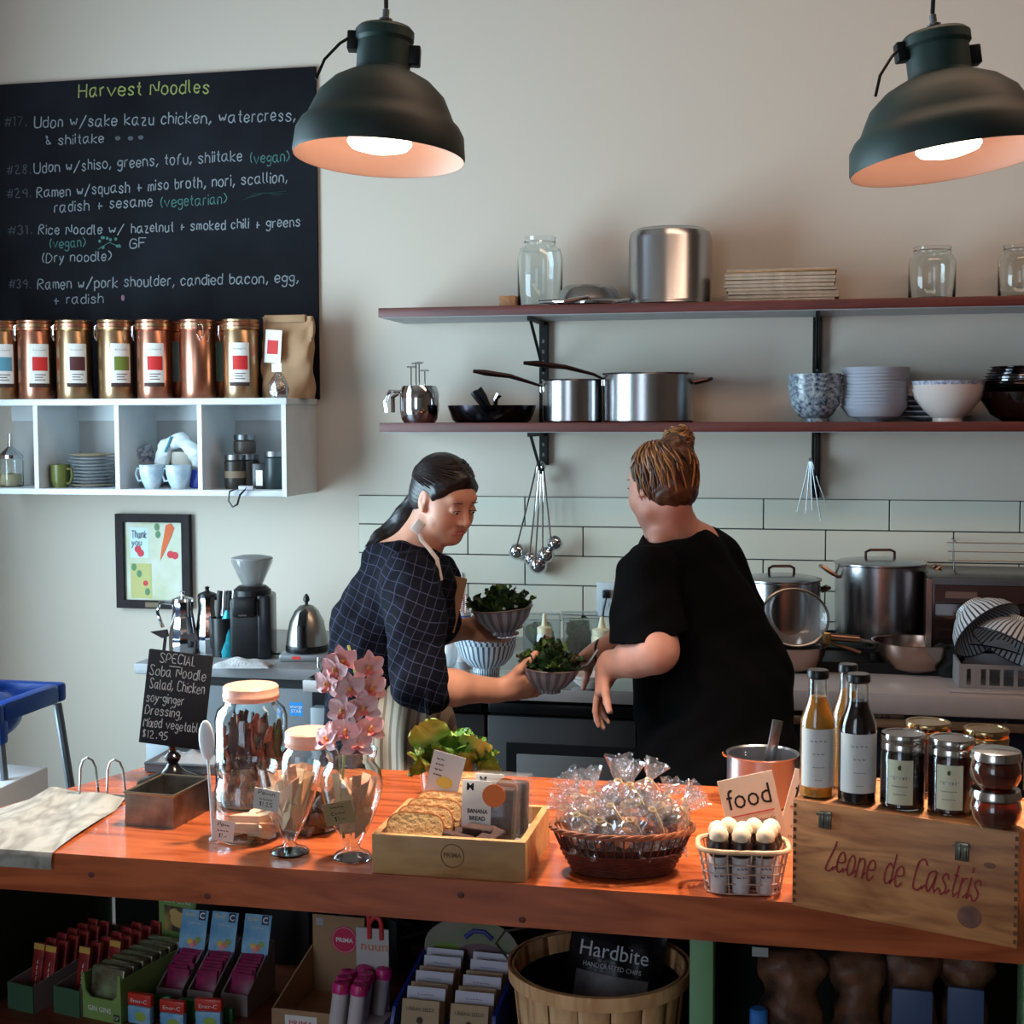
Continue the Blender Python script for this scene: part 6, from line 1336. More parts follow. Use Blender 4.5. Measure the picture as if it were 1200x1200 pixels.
# hair: cap, strands, pony tail
HR1=mat('dark_hair',(14,9,11),.4,col2=(26,16,17),vs=14,stretch=(4,4,1)); HR1b=mat('brown_hair',(30,18,18),.4,var=.3,vs=40)
hc=[hd.E((0,-.018,.040),(.079,.095,.083)),hd.E((0,-.045,-.01),(.071,.068,.065),.02),hd.Cc((.058,.030,.035),(.066,.0,.0),.020,.012,.01),hd.Cc((-.058,.030,.035),(-.066,.0,.0),.020,.012,.01),hd.Cc((0,.055,.075),(.05,.045,.05),.018,.016,.012),hd.Cc((0,.055,.075),(-.05,.045,.05),.018,.016,.012)]
hc+=[hd.E((.008,.130,-.034),(.062,.078,.086),.006,True),hd.E((.079,.004,-.012),(.022,.020,.032),.006,True),hd.E((-.079,.004,-.012),(.022,.020,.032),.006,True),hd.E((0,-.01,-.13),(.09,.12,.07),.006,True)]
hm=A('hair',implicit(hc,.0035,lambda P:.0005*np.sin(((P-V3(hd.c))@hd.Rm[:,2])*500+((P-V3(hd.c))@hd.Rm[:,0])*350)),HR1,L_)
rn=random.Random(8); mb=MB(); knot=hd.p(.01,-.098,-.035)
def on_scalp(az,el,r_=1.04): return hd.p(.079*r_*math.cos(el)*math.sin(az),-.018+.095*r_*math.cos(el)*math.cos(az),.040+.083*r_*math.sin(el))
for k in range(110):
    az=rn.uniform(-1.5,1.5); el=rn.uniform(.15,1.2) if abs(az)<.9 else rn.uniform(-.1,.9); pts=[]
    for i in range(8):
        t_=i/7; a2=az+(math.copysign(PI,az)-az)*t_; e2=el*(1-t_)+(-.55)*t_+.5*math.sin(PI*t_)*(1-abs(az)/3); pts.append(on_scalp(a2,e2,1.02+rn.uniform(-.006,.006)))
    mb.tube(pts,[.0022*x for x in (.4,1,1,1,1,1,1,.5)],4)
A('hair_strands',mb,HR1b,hm)['kind']='stuff'
tail=[knot,at(476,606,3.52),at(462,622,3.53),at(446,632,3.52),at(431,641,3.50)]
A('ponytail',implicit([c_(tail[0],tail[1],.022,.030,.015),c_(tail[1],tail[2],.030,.029,.015),c_(tail[2],tail[3],.029,.024,.012),c_(tail[3],tail[4],.024,.008,.01)],.003,lambda P:.0006*np.sin(P[:,2]*700-P[:,0]*500)),HR1,L_)
mb=MB()
for k in range(24):
    o=Vector((rn.uniform(-1,1),rn.uniform(-1,1),rn.uniform(-1,1)))*.017; mb.tube([p+o*(1-.1*i)+Vector((0,0,-.006*i*rn.random())) for i,p in enumerate(tail)],[.0012,.0016,.0016,.0014,.0005],4)
A('tail_strands',mb,HR1b,hm)['kind']='stuff'
# ---------- woman in black ----------
h2=Head(at(774,567,3.45),(-HR*.58+HF*.81)*math.cos(DEG(8))+Vector((0,0,-math.sin(DEG(8)))),(.03,0,1),.90)
root=at(838,860,3.5); Rr=T('person','woman in loose black t-shirt with curly blonde bun, seen from behind','person',Vector((root.x,root.y,0)))
skin=h2.prims(); 
skin+=[c_(h2.p(0,-.035,-.05),at(789,628,3.50),.050,.058,.03),c_(at(789,628,3.5),at(803,645,3.52),.068,.09,.03),c_(at(772,634,3.43),at(830,636,3.58),.024,.026,.03),
  c_(at(803,680,3.52),at(828,760,3.5),.10,.12,.03),c_(at(828,760,3.5),at(838,850,3.5),.12,.13,.03)]
for o_ in (-.1,.1):
    k_=Vector((root.x,root.y,0))+HR*o_; skin.append(c_(Vector((k_.x,k_.y,root.z)),Vector((k_.x,k_.y,.48)),.08,.055,.03)); skin+=foot(Vector((k_.x,k_.y,.48)),HF*.8-HR*.6)
s1=at(760,674,3.38); e1=at(768,762,3.27); w1_=at(712,783,3.36)
skin+=[c_(s1,e1,.062,.052,.02),c_(e1,at(745,770,3.30),.052,.048,.02),c_(at(745,770,3.30),w1_,.046,.028,.015)]
skin+=hand(w1_,-HR*.22+Vector((0,0,-.95))+HF*.1,HR*.8-HF*.35,1,(.22,.26,.30,.36),(.5,.3),.92,.06)
s2=at(800,690,3.7); e2=at(745,742,3.78); w2_=at(701,764,3.72)
skin+=[c_(s2,e2,.055,.045,.02),c_(e2,w2_,.042,.028,.015)]
skin+=hand(w2_,-HR*.9+Vector((0,0,-.4))-HF*.1,Vector((0,0,-1))*.7+HR*.2-HF*.4,-1,(.35,.4,.45,.5),(.5,.4),.88)
b2=A('body',implicit(skin,.0038),SK2,Rr); face_parts(b2,h2)
BLKF=mat('black_jersey',(7,7,9),.95,bump=.15,bs=140,spec=.12)
sh=[c_(at(798,668,3.5),at(818,735,3.5),.125,.155,.05),c_(at(818,735,3.5),at(835,800,3.5),.155,.185,.05),c_(at(835,800,3.5),at(842,900,3.5),.185,.205,.05),
  c_(at(760,664,3.42),at(828,656,3.60),.062,.075,.04),c_(at(828,656,3.6),at(856,720,3.62),.075,.09,.05),
  c_(s1,at(760,730,3.33),.078,.088,.03),c_(at(760,730,3.33),at(763,765,3.31),.088,.095,.02)]
nk=[('-',V3(at(787,612,3.47)),np.array([.078,.085,.075]),np.eye(3),.008)]
hem=at(762,746,3.3)
def shirtdisp(P):
    return .005*sinn(P,24,16,18,.7)+.003*sinn(P,55,40,38,2.1)
sm=implicit(sh[:5]+nk,.005,shirtdisp); sb=A('black_shirt',sm,BLKF,Rr)
A('shirt_sleeve',implicit(sh[5:],.0045,shirtdisp,cuts=[(V3(hem),V3((Vector((0,0,-1))*.98+HR*.18).normalized()))]),BLKF,Rr)
A('black_trousers',implicit([c_(at(832,900,3.5),Vector((at(832,900,3.5).x-.03,at(832,900,3.5).y,.3)),.19,.12,.03),c_(at(850,900,3.5),Vector((at(850,900,3.5).x+.06,at(850,900,3.5).y,.3)),.19,.12,.03)],.01),BLKF,Rr)
HB1=mat('auburn_hair',(96,58,34),.4,col2=(54,30,22),vs=35); HB2=mat('blonde_strand',(160,112,68),.35,var=.25,vs=40)
bunc=at(795,516,3.50)
hc=[h2.E((0,-.018,.036),(.082,.098,.084)),h2.E((0,-.050,-.022),(.072,.062,.058),.02),h2.Cc((.062,.030,.03),(.070,.0,.01),.018,.012,.01),h2.Cc((0,-.06,.08),(.0,-.07,.10),.04,.03,.02)]
hc+=[h2.E((0,.130,-.02),(.068,.080,.095),.006,True),h2.E((.082,.004,-.012),(.022,.020,.032),.006,True),h2.E((0,.01,-.12),(.10,.085,.07),.006,True)]
hm=A('hair',implicit(hc,.0038,lambda P:.0018*sinn(P,190,150,170)),HB1,Rr)
mb=MB(); mb2=MB(); rn=random.Random(21)
def sc2(az,el,r_):
    ce=math.cos(el*.5 if el<0 else el)*(1 if el>0 else 1-.06*el*el); return h2.p(.082*r_*ce*math.sin(az),-.018+.098*r_*ce*math.cos(az),.036+(.084 if el>0 else .098)*r_*math.sin(el))
for k in range(230):
    az=rn.uniform(-PI,PI)
    el=rn.uniform(-1.0,.3) if abs(az)>1.4 else rn.uniform(.1,.9)
    pts=[]; ph=rn.uniform(0,6); ampl=rn.uniform(.015,.06)
    for i in range(12):
        t_=i/11*rn.uniform(.92,1); a2=az+ampl*1.4*math.sin(7*t_+ph)+(PI-.5 if az>0 else -PI-.5)*.0*t_; e2=el*(1-t_)+1.15*t_+ampl*math.cos(8*t_+ph); pts.append(sc2(a2*(1-.1*t_),e2,1.03+.02*math.sin(9*t_+ph)))
    (mb2 if k%3==0 else mb).tube(pts,[.0026*x for x in (.3,.8,1,1,1,1,1,1,1,1,.8,.4)],4)
A('hair_curls',mb,HB1,hm)['kind']='stuff'; A('blonde_curls',mb2,HB2,hm)['kind']='stuff'
bn=A('hair_bun',implicit([e_(V3(bunc),(.038,.036,.036)),e_(V3(bunc+Vector((.002,0,-.034))),(.036,.034,.034))],.0035,lambda P:.003*sinn(P,170,140,150)),HB1,Rr)
mb=MB(); mb2=MB()
for k in range(46):
    ax=Euler((rn.uniform(-.6,.6),rn.uniform(-.7,.7),rn.uniform(0,6))).to_matrix(); r_=rn.uniform(.036,.040); a0=rn.uniform(0,6)
    z_=rn.uniform(-.022,.022); pts=[bunc+ax@Vector((math.sqrt(max(.0002,r_*r_-z_*z_))*math.cos(a0+a*.34),math.sqrt(max(.0002,r_*r_-z_*z_))*math.sin(a0+a*.34),z_+.002*math.sin(a))) for a in range(11)]
    (mb if k%2 else mb2).tube(pts,[.0009]+[.003]*9+[.0009],4)
A('bun_strands',mb,HB1,bn)['kind']='stuff'; A('blonde_bun_strands',mb2,HB2,bn)['kind']='stuff'
A('bracelet',MB().tube([w2_+Vector((.004*math.cos(a),.03*math.cos(a),.03*math.sin(a))) for a in [2*PI*k/20 for k in range(20)]],.004,6,closed=True),BLK,Rr)
# ---------- bowls of salad in their hands ----------
LIL=stripes('lilac_ribbed_ceramic',(166,166,172),(112,112,128),18,.5,rough=.35)
def salad_bowl(px,py,d,lab,rx,ry,red,sd):
    p=at(px,py,d); s=d/FPX; t=T('salad_bowl',lab,'bowl',p,0,None,rot=(R(rx),R(ry),YAW))
    A('bowl_wall',MB().lathe(vessel(scl([(0,0),(14,0),(14,4),(20,7),(30,18),(36,31)],s),1.3*s),48),LIL,t); A('rim_line',MB().tube([(36*s*math.cos(a),36*s*math.sin(a),31*s) for a in [2*PI*k/48 for k in range(48)]],.9*s,6,closed=True),mat('rim_brown',(120,104,100),.4),t)
    g=T('salad','leafy green salad heaped in '+lab.split(',')[0],'salad',p,0,None,rot=(R(rx),R(ry),YAW))
    A('leaf_heap',implicit([e_((0,0,24*s),(29*s,29*s,10*s)),e_((8*s,0,34*s),(17*s,17*s,11*s))],.004,lambda P:.004*sinn(P,170,150,160)),DGREEN,g)
    leaves(g,46,26*s,26*s,sd,[DGREEN,GREEN,DGREEN]+([REDL] if red else []),.9); r=random.Random(sd+1)
    leaves(g,34,13*s,38*s,sd+5,[DGREEN,DGREEN,GREEN]+([REDL] if red else []),.75,up=1.0)
    for k in range(5): A('cheese_crumb',MB().rbox((-.005,-.004,-.003),(.005,.004,.003),.001),CERW,g,(r.uniform(-20,20)*s,r.uniform(-26,-6)*s,r.uniform(32,38)*s),(r.uniform(0,60),0,r.uniform(0,90)))
salad_bowl(591,743,3.66,'upper lilac ribbed bowl, held up by the plaid woman\'s far hand',0,-5,False,4)
salad_bowl(643,810,3.39,'lower lilac ribbed bowl, held by the plaid woman\'s near hand',4,3,True,9)
sa=at(690,768,3.62); tag(A('salad_server',MB().tube([at(700,762,3.66),at(688,780,3.60),at(668,786,3.55)],[.004,.004,.003],8,flat=.6).ball(at(664,788,3.54),(.02,.014,.008),14),CHROME,None),'metal serving spoon in the black-shirted woman\'s far hand','spoon')
for r_o in (L_,Rr):
    for ch in r_o.children: ch.location=Vector(ch.location)-Vector(r_o.location)
# ================= goods under the counter =================
def us(px,py,z=None): p=onz(px,py,SHZ if z is None else z); return p,mpp(p)
def slab(name,w_,d_,h,m,par,x=0,y=0,z=0,rot=(0,0,0)): return A(name,MB().box((-w_/2,-d_/2,0),(w_/2,d_/2,h)),m,par,(x,y,z),rot)
CARD_=mat('grey_cardboard',(132,118,116),.8); GCARD=mat('green_cardboard',(60,92,66),.7); BARR=mat('red_bar_wrap',(176,52,48),.4,col2=(120,34,36),vs=80); GOLDP=mat('gold_print',(214,170,80),.5)
def open_box(t,w_,d_,h,hb,m,m2=None,q=.003):
    A('front_wall',MB().box((-w_/2,0,0),(w_/2,q,h)),m,t); A('back_wall',MB().box((-w_/2,d_-q,0),(w_/2,d_,hb)),m2 or m,t)
    for sx in (-1,1):
        x=sx*(w_/2-q/2); A('side_wall',MB().add([(x-q/2,q,0),(x+q/2,q,0),(x+q/2,d_-q,0),(x-q/2,d_-q,0),(x-q/2,q,h),(x+q/2,q,h),(x+q/2,d_-q,hb),(x-q/2,d_-q,hb)],[(3,2,1,0),(4,5,6,7),(0,1,5,4),(1,2,6,5),(2,3,7,6),(3,0,4,7)]),m2 or m,t)
    A('floor_panel',MB().box((-w_/2+q,q,0),(w_/2-q,d_-q,q)),m,t)
for i,(px,lab) in enumerate(((24,'green card tray of red-wrapped bars at far left of the under-shelf'),(78,'second green card tray of red bars, beside the green candy box'))):
    p,s=us(px,1195); p.y=FR+.175; p.x=onY(px,1180,p.y).x; t=T('bar_tray',lab,'tray',p,R(-14),'trays of red bars'); open_box(t,.062,.26,.05,.075,GCARD,CARD_)
    M=t.matrix_basis
    for c in range(2):
        for k in range(6):
            o=T('snack_bar',['left','right'][c]+' row '+['front','second','third','fourth','fifth','rear'][k]+' red bar of the '+['far left','second'][i]+' tray','snack bar',M@Vector((-.014+c*.029,.05+i*c*.05+k*.028,.006)),0,'red snack bars under the counter',rot=(R(-12),0,R(-14)))
            A('wrapper',MB().rbox((-.0125,-.005,0),(.0125,.005,.098),.002),BARR,o)
            if k==0:
                A('gold_band',MB().box((-.0128,-.0054,.086),(.0128,-.0051,.097)),GOLDP,o); x_=script_text('lettering','~~~~~',PAPER,o,(.003,-.0056,.045),.05,.008,.0012,rot=(0,-90,0)); A('dark_panel',MB().box((-.011,-.0054,.006),(.011,-.0051,.02)),BLK,o)
# ginger candy box
GG=mat('gin_green',(126,158,86),.5); PH=mat('ginger_photo',(186,150,90),.5,col2=(70,60,52),vs=30)
p,s=us(120,1199); p.y=FR+.17; p.x=onY(120,1180,p.y).x; t=T('ginger_candy_box','green display box of ginger candy packs reading GIN GINS','box',p,R(-12)); w_=.088
fr_=A('front_wall',MB().prism([(-w_/2,0),(w_/2,0),(w_/2,.088),(w_/2-.006,.088),(w_/2-.009,.05),(w_/2-.02,.04),(-w_/2+.02,.04),(-w_/2+.009,.05),(-w_/2+.006,.082),(-w_/2,.082)],0,.003,TR(rx=90)),GG,t)
A('side_wall',MB().box((-w_/2,0,0),(-w_/2+.003,.22,.08)),GG,t); A('side_wall',MB().box((w_/2-.003,0,0),(w_/2,.22,.08)),GG,t); A('floor_panel',MB().box((-w_/2,0,0),(w_/2,.22,.003)),GG,t)
hd_=A('header_card',MB().box((-w_/2,.22,.0),(w_/2,.223,.168)),GG,t); A('ginger_photo',MB().box((-w_/2+.014,.2185,.088),(w_/2-.01,.2198,.138)),PH,hd_); print_text('lettering','GIN GINS',PAPER,hd_,(0,.2184,.145),.017,.065)
A('ginger_root_print',MB().ball((.004,.2182,.113),(.02,.0005,.016),14).ball((.02,.2182,.105),(.012,.0005,.01),10).ball((-.006,.2182,.125),(.012,.0005,.009),10),mat('ginger_tan',(208,172,104),.6),hd_)
print_text('lettering','GIN GINS',PAPER,fr_,(-.004,-.0035,.016),.013,.052,bold=.01); print_text('lettering','GF',PAPER,A('gluten_mark',MB().box((.028,-.0036,.004),(.041,-.0031,.016)),BLK,fr_),(.0345,-.004,.007),.009)
for k in range(7): tag(A('candy_pack',MB().rbox((-.037,-.010,0),(.037,.010,.086),.004),mat('foil_pack',(150,168,130),.25,.4,col2=(96,76,60),vs=30),None,t.matrix_basis@Vector((0,.018+k*.026,.004)),(-6,0,-12)),['frontmost','second','third','fourth','fifth','sixth','rearmost'][k]+' foil pack inside the green ginger candy box','candy pack','ginger candy packs')
# vitamin drink displays
SKB=mat('sky_blue_card',(60,150,206),.4,col2=(150,200,226),vs=22); MAG=mat('magenta_sachet',(176,30,98),.35,col2=(110,20,66),vs=60); DB=mat('deep_blue_card',(24,60,150),.4)
for i,(px,py) in enumerate(((212,1180),(248,1182),(288,1186))):
    p,s=us(px,1186); p.y=FR+.235; p.x=onY(px-14,1150,p.y).x; t=T('vitamin_display',['left','middle','right'][i]+' grey card display of magenta sachets with blue header card','display box',p,R(-3),'vitamin drink displays')
    open_box(t,.052,.12,.04,.10,CARD_)
    h_=A('header_card',MB().box((-.027,-.001,.075),(.027,.001,.158)),SKB,t,(0,.06,0),(-18,0,0)); A('deep_blue_band',MB().box((-.027,-.0016,.072),(.027,-.0011,.086)),DB,h_); 
    print_text('lettering','Ener',mat('pale_gold',(226,214,150),.6),h_,(-.009,-.0016,.146),.012,.022); 
    q_=A('letter_square',MB().box((.008,-.0017,.140),(.022,-.0012,.157)),mat('navy_square',(24,40,90),.5),h_); print_text('lettering','C',PAPER,q_,(.015,-.0022,.1435),.015,bold=.03)
    print_text('lettering','1,000 mg',PAPER,h_,(.0,-.0016,.132),.007)
    for (x,z,c) in ((.006,.098,(224,130,110)),(.012,.104,(150,180,80)),(.0,.094,(236,150,160)),(-.004,.100,(240,200,90))): A('fruit_print',MB().ball((x,-.0014,z),(.006,.0005,.006),12),mat('fruit_%d'%c[1],c,.6),h_)
    for k in range(9): 
        tag(A('sachet',MB().rbox((-.021,-.0025,0),(.021,.0025,.062),.0015),MAG,None,t.matrix_basis@Vector((random.Random(k).uniform(-.002,.002),.012+k*.0085,.008+k*.003)),(-22,random.Random(k+i).uniform(-4,4),-3)),['first','second','third','fourth','fifth','sixth','seventh','eighth','ninth'][k]+' magenta sachet from the front in the '+['left','middle','right'][i]+' display','sachet','magenta vitamin sachets')
RP=mat('red_pouch',(206,52,38),.35); BP=mat('blue_pouch',(80,160,214),.35,col2=(170,206,226),vs=30)
for i,(px,py,rz) in enumerate(((165,1172,-8),(203,1180,-4),(245,1178,4))):
    a=onY(px,py,FR+.17); t=T('drink_pouch',['left','middle','right'][i]+' red and blue vitamin pouch in front of the displays','pouch',(a.x,a.y,SHZ+.001),R(rz),'red and blue pouches'); H_=a.z-SHZ+.012
    A('blue_body',MB().rbox((-.024,-.008,0),(.024,.008,H_-.022),.004),BP,t); A('red_top',MB().rbox((-.025,-.006,H_-.0225),(.025,.006,H_),.003),RP,t); print_text('lettering','Ener-C',PAPER,t,(0,-.0068,H_-.016),.010,.034)
    A('fruit_print',MB().ball((.004,-.0082,H_-.04),(.012,.0008,.009),12),mat('fruit_180',(150,180,80),.6),t)
for i,(px,py) in enumerate(((190,1166),(262,1180),(222,1170))):
    a=onY(px,py,FR+.205); tag(A('green_packet',MB().rbox((-.02,-.006,0),(.02,.006,a.z-SHZ),.004),mat('bright_green_foil',(34,110,50),.3),None,(a.x,a.y,SHZ)),['left','right','middle'][i]+' dark green foil packet behind the red pouches','packet','green foil packets')
# kraft display with round logo
p,s=us(335,1199); p.y=FR+.18; t=T('kraft_display','brown kraft display box with round magenta PRIMA logo','display box',(onY(352,1150,FR+.18).x,p.y,SHZ),R(-2))
open_box(t,.11,.19,.045,.09,KRAFT); h_=A('back_card',MB().box((-.052,.186,.03),(.052,.189,.150)),KRAFT,t)
lg=A('logo_disc',MB().lathe([(0,0),(.026,0),(.026,.001),(0,.001)],40,TR(.012,.1855,.106,rx=90)),mat('prima_magenta',(206,44,88),.6),h_); A('logo_ring',MB().tube([(.012+.0235*math.cos(a),.1842,.106+.0235*math.sin(a)) for a in [2*PI*k/40 for k in range(40)]],.0008,4,closed=True),mat('pale_pink',(236,180,190),.6),lg)
print_text('lettering','PRIMA',PAPER,lg,(.012,.1842,.1015),.012,.034,bold=.02); A('tape_piece',MB().box((-.045,.1852,.130),(-.03,.1858,.144)),mat('tape_white',(170,170,170),.4),h_)
print_text('lettering','PRIMA',mat('prima_magenta',(0,0,0)),A('front_label',MB().box((-.03,-.0006,.012),(.03,-.0001,.036)),PAPER,t),(0,-.001,.018),.013,.045)
# tubes with pink caps
p=onY(420,1150,FR+.20); t=T('tube_display','white header card with curled letter n logo above pink-capped tubes','display box',(p.x,p.y,SHZ),R(-3))
A('box_base',MB().rbox((-.045,-.045,0),(.040,.068,.02),.003),PAPER,t); h_=A('header_card',MB().box((-.031,.07,.02),(.031,.073,.168)),mat('pale_grey_card',(188,184,182),.6),t)
NU=mat('coral_red',(206,56,60),.5)
A('curled_logo',MB().tube([(x,.0685,z) for x,z in ((-.022,.196),(-.012,.200),(-.006,.190),(-.005,.168),(-.005,.150))],.0045,8).tube([(x,.0685,z) for x,z in ((-.005,.178),(.004,.190),(.014,.188),(.018,.178),(.018,.150))],.0045,8),NU,h_); print_text('lettering','nuun',mat('coral_orange',(220,120,60),.6),h_,(.004,.0692,.128),.024,.05)
CP=mat('pink_cap',(206,40,128),.3); TB=mat('white_tube',(206,196,198),.35)
for i,(x,y) in enumerate(((-.026,-.016),(.008,-.016),(-.030,.006),(.004,.006),(-.034,.030),(.0,.030),(-.012,.052),(.024,.052))):
    o=T('tablet_tube',['front left','front right','second row left','second row right','third row left','third row right','rear left','rear right'][i]+' white tube with bright pink cap','tube',t.matrix_basis@Vector((x-.008,y*1.15-.004,.0205)),0,'pink-capped tubes',rot=(R(-6),R(6),0)); hh=.066
    A('tube_body',MB().lathe([(0,0),(.0135,0),(.0135,hh),(0,hh)],24),TB,o); A('pink_cap',MB().lathe([(.0137,hh-.004),(.0152,hh-.003),(.0155,hh+.008),(.013,hh+.014),(.006,hh+.016),(0,hh+.013)],24),CP,o)
    if i<2: A('red_print',MB().ball((.004,-.0128,.072),(.006,.0012,.008),12),NU,o)
# blue seed rack
p=onY(516,1180,FR+.12); t=T('seed_rack','blue rack of kraft seed packets with a countryside picture header','rack',(p.x,FR+.12,SHZ),R(-2)); BL_=mat('rack_blue',(24,46,140),.35)
for sx in (-1,1): A('side_wall',MB().add([(sx*.088+o_,y,z) for o_ in (-.003,.003) for y,z in ((0,0),(.19,0),(.19,.12),(.02,.085),(0,.05))],[(0,1,2,3,4),(9,8,7,6,5)]+[(i,(i+1)%5,(i+1)%5+5,i+5) for i in range(5)]),BL_,t)
A('middle_wall',MB().box((-.003,0,0),(.003,.19,.055)),BL_,t); A('front_lip',MB().box((-.085,0,0),(.085,.004,.03)),BL_,t)
arc=[(-.088,0)]+[(-.088*math.cos(PI*k/16),.085+.055*math.sin(PI*k/16)) for k in range(17)]+[(.088,0)]
hd_=A('picture_header',MB().prism(arc,0,.004,TR(0,.196,.045,rx=90)),mat('meadow_print',(110,120,84),.6,col2=(140,132,128),vs=14),t)
A('blue_plow_print',MB().tube([(-.01+x,.1905,.15+z) for x,z in ((0,0),(.015,.012),(.035,.012),(.05,0))],.0045,8),mat('plow_blue',(60,66,140),.6),hd_); A('grass_print',MB().ball((-.045,.1915,.115),(.03,.0008,.022),16),mat('grass_print',(112,140,60),.7),hd_); A('field_print',MB().ball((.02,.1915,.12),(.045,.0008,.02),16),mat('field_print',(110,84,90),.7),hd_)
SP=mat('seed_kraft',(176,152,122),.8,var=.08,vs=30); WH=mat('lavender_white',(206,206,222),.7)
for c in range(2):
    for k in range(7):
        o=T('seed_packet',['left','right'][c]+' column '+['front','second','third','fourth','fifth','sixth','rear'][k]+' kraft seed packet with white title strip','seed packet',t.matrix_basis@Vector((-.043+c*.086+.002*(k%2),.012+k*.024,.020+k*.0045)),0,'seed packets in the blue rack',rot=(R(-14),0,R(-2)))
        hh=.080 if k else .078; f_=A('packet',MB().box((-.033,-.0022,0),(.033,.0022,hh)),SP,o); w1=k in (0,3,6)
        if k in (1,3,5,6): st_=A('title_strip',MB().box((-.034,-.0028,hh-.014),(.034,-.0023,hh+.006)),WH,f_); script_text('lettering','~~~~~',mat('violet_ink',(120,116,170),.7),st_,(0,-.0033,hh-.008),.03,.007,.0008,seed=k)
        if k==0: print_text('lettering','URBAN SEEDS',mat('seed_ink',(70,56,48),.8),f_,(0,-.0027,hh-.018),.009,.05); A('flower_stamp',MB().ball((0,-.0026,hh-.033),(.006,.0005,.006),10),mat('seed_ink',(0,0,0)),f_); script_text('handwriting','~~~~~',mat('seed_ink',(0,0,0)),f_,(0,-.0028,hh-.05),.04,.008,.0007)
# bushel basket with crisps
p=onY(702,1160,FR+.20); bz=SH2; t=T('bushel_basket','round pale wood-slat bushel basket under the counter holding dark crisp bags','basket',(p.x,p.y,bz),0); rz_=onY(702,1128,FR+.20).z-bz; r_=.148
SLW=wood('slat_wood',(204,146,96),(238,190,138),(9,9,1.5),.55)
for k in range(17):
    a=2*PI*k/17; sl=MB().grid(lambda u,v:((r_*.78+(r_*.21)*v+(.001 if k%2 else -.001))*math.cos(a+(u-.5)*.352),(r_*.78+(r_*.21)*v+(.001 if k%2 else -.001))*math.sin(a+(u-.5)*.352),rz_*v),3,1); 
    o=A('slat',sl,SLW,t); md=o.modifiers.new('s','SOLIDIFY'); md.thickness=.003
for z,rr in ((rz_-.022,r_*1.0),(rz_*.45,r_*.90)):
    A('hoop',MB().lathe([(rr,z),(rr+.005,z),(rr+.007,z+.024),(rr+.002,z+.024)],48),SLW,t)
A('inner_hoop',MB().lathe([(r_*.955,rz_-.018),(r_*.975,rz_-.018),(r_*.985,rz_+.001),(r_*.965,rz_+.001)],48),mat('pale_hoop',(206,170,130),.6),t); A('basket_floor',MB().lathe([(0,.004),(r_*.77,.004)],32),SLW,t)
A('wire_handle',MB().tube([(-r_-.006,0,rz_-.01),(-r_-.03,0,rz_+.02),(-r_-.01,-.02,rz_+.05),(-r_+.03,-.02,rz_+.06)],.0022,6),DSTEEL,t)
tag(A('dark_liner',MB().lathe([(0,.02),(r_*.7,.02),(r_*.93,rz_-.03)],32),BLK,None,(p.x,p.y,bz)),'black lining bag inside the bushel basket','liner')
cb_=T('crisp_bag','black crisp bag with white HARDBITE lettering in the basket','bag',(p.x+.0,p.y+.01,bz+.11),0,None,rot=(R(-14),R(6),R(-2))); bagm=mat('black_foil_bag',(20,20,26),.3,.3,bump=.4,bs=25)
A('bag_body',MB().grid(lambda u,v:((u-.5)*.165,(-.03*math.sin(PI*u)**.6*math.sin(PI*min(1,v*1.02))**.6+.002*math.sin(20*u+9*v)),v*.245),20,18),bagm,cb_); A('bag_back',MB().grid(lambda u,v:((.5-u)*.165,(.03*math.sin(PI*u)**.6*math.sin(PI*min(1,v*1.02))**.6),v*.245),14,10),bagm,cb_)
A('grey_photo',MB().grid(lambda u,v:((u-.5)*.125,(-.032*math.sin(PI*(.12+u*.76))**.6*math.sin(PI*(.45+.2*v))**.6-.002),.11+v*.055),12,4),mat('grey_photo',(150,146,150),.4,col2=(96,92,98),vs=20),cb_)
print_text('lettering','Hardbite',mat('silver_lettering',(176,176,180),.4),cb_,(0,-.0345,.192),.036,.118); print_text('lettering','HANDCRAFTED CHIPS',mat('silver_lettering',(0,0,0)),cb_,(0,-.0365,.175),.011,.10)
# bags on the right
BAGM=mat('pretzel_bag',(120,80,56),.5,col2=(30,18,16),vs=24,bump=.5,bs=30)
for i,(px,wd,yt) in enumerate(((927,.115,1112),(1004,.085,1118),(1066,.095,1122),(1130,.085,1126))):
    q_=onY(px,1170,FR+.10+.02*i); h_=onY(px,yt-28,FR+.10).z-SH2
    t=T('snack_bag',['leftmost','second','third','rightmost'][i]+' bag of brown baked snacks standing behind the crate end of the counter','bag',(q_.x,q_.y,SH2),R(6-4*i),'snack bags under the right counter')
    A('bag_body',implicit([e_((0,0,h_*.42),(wd*.52,.045,h_*.48)),c_((-wd*.38,0,.03),(wd*.38,0,.03),.03,.03,.02),c_((-wd*.3,0,h_*.85),(wd*.3,0,h_*.85),.02,.02,.03)],.006,lambda P:.004*sinn(P,80,60,70,i)),BAGM,t)
    A('top_seal',MB().rbox((-wd*.5,-.003,h_-.03),(wd*.5,.003,h_+.012),.001),film('clear_film',(0,0,0)),t)
    if i>1: A('blue_label',MB().rbox((-wd*.3,-.047,h_*.62),(wd*.35,-.038,h_*.80),.004),mat('slate_blue_label',(60,84,120),.5),t)
q_=onY(889,1195,FR+.06); t=T('capped_bottle','small bottle with bright blue cap at bottom edge left of the bags','bottle',(q_.x,q_.y,SH2)); hz=onY(889,1186,FR+.06).z-SH2
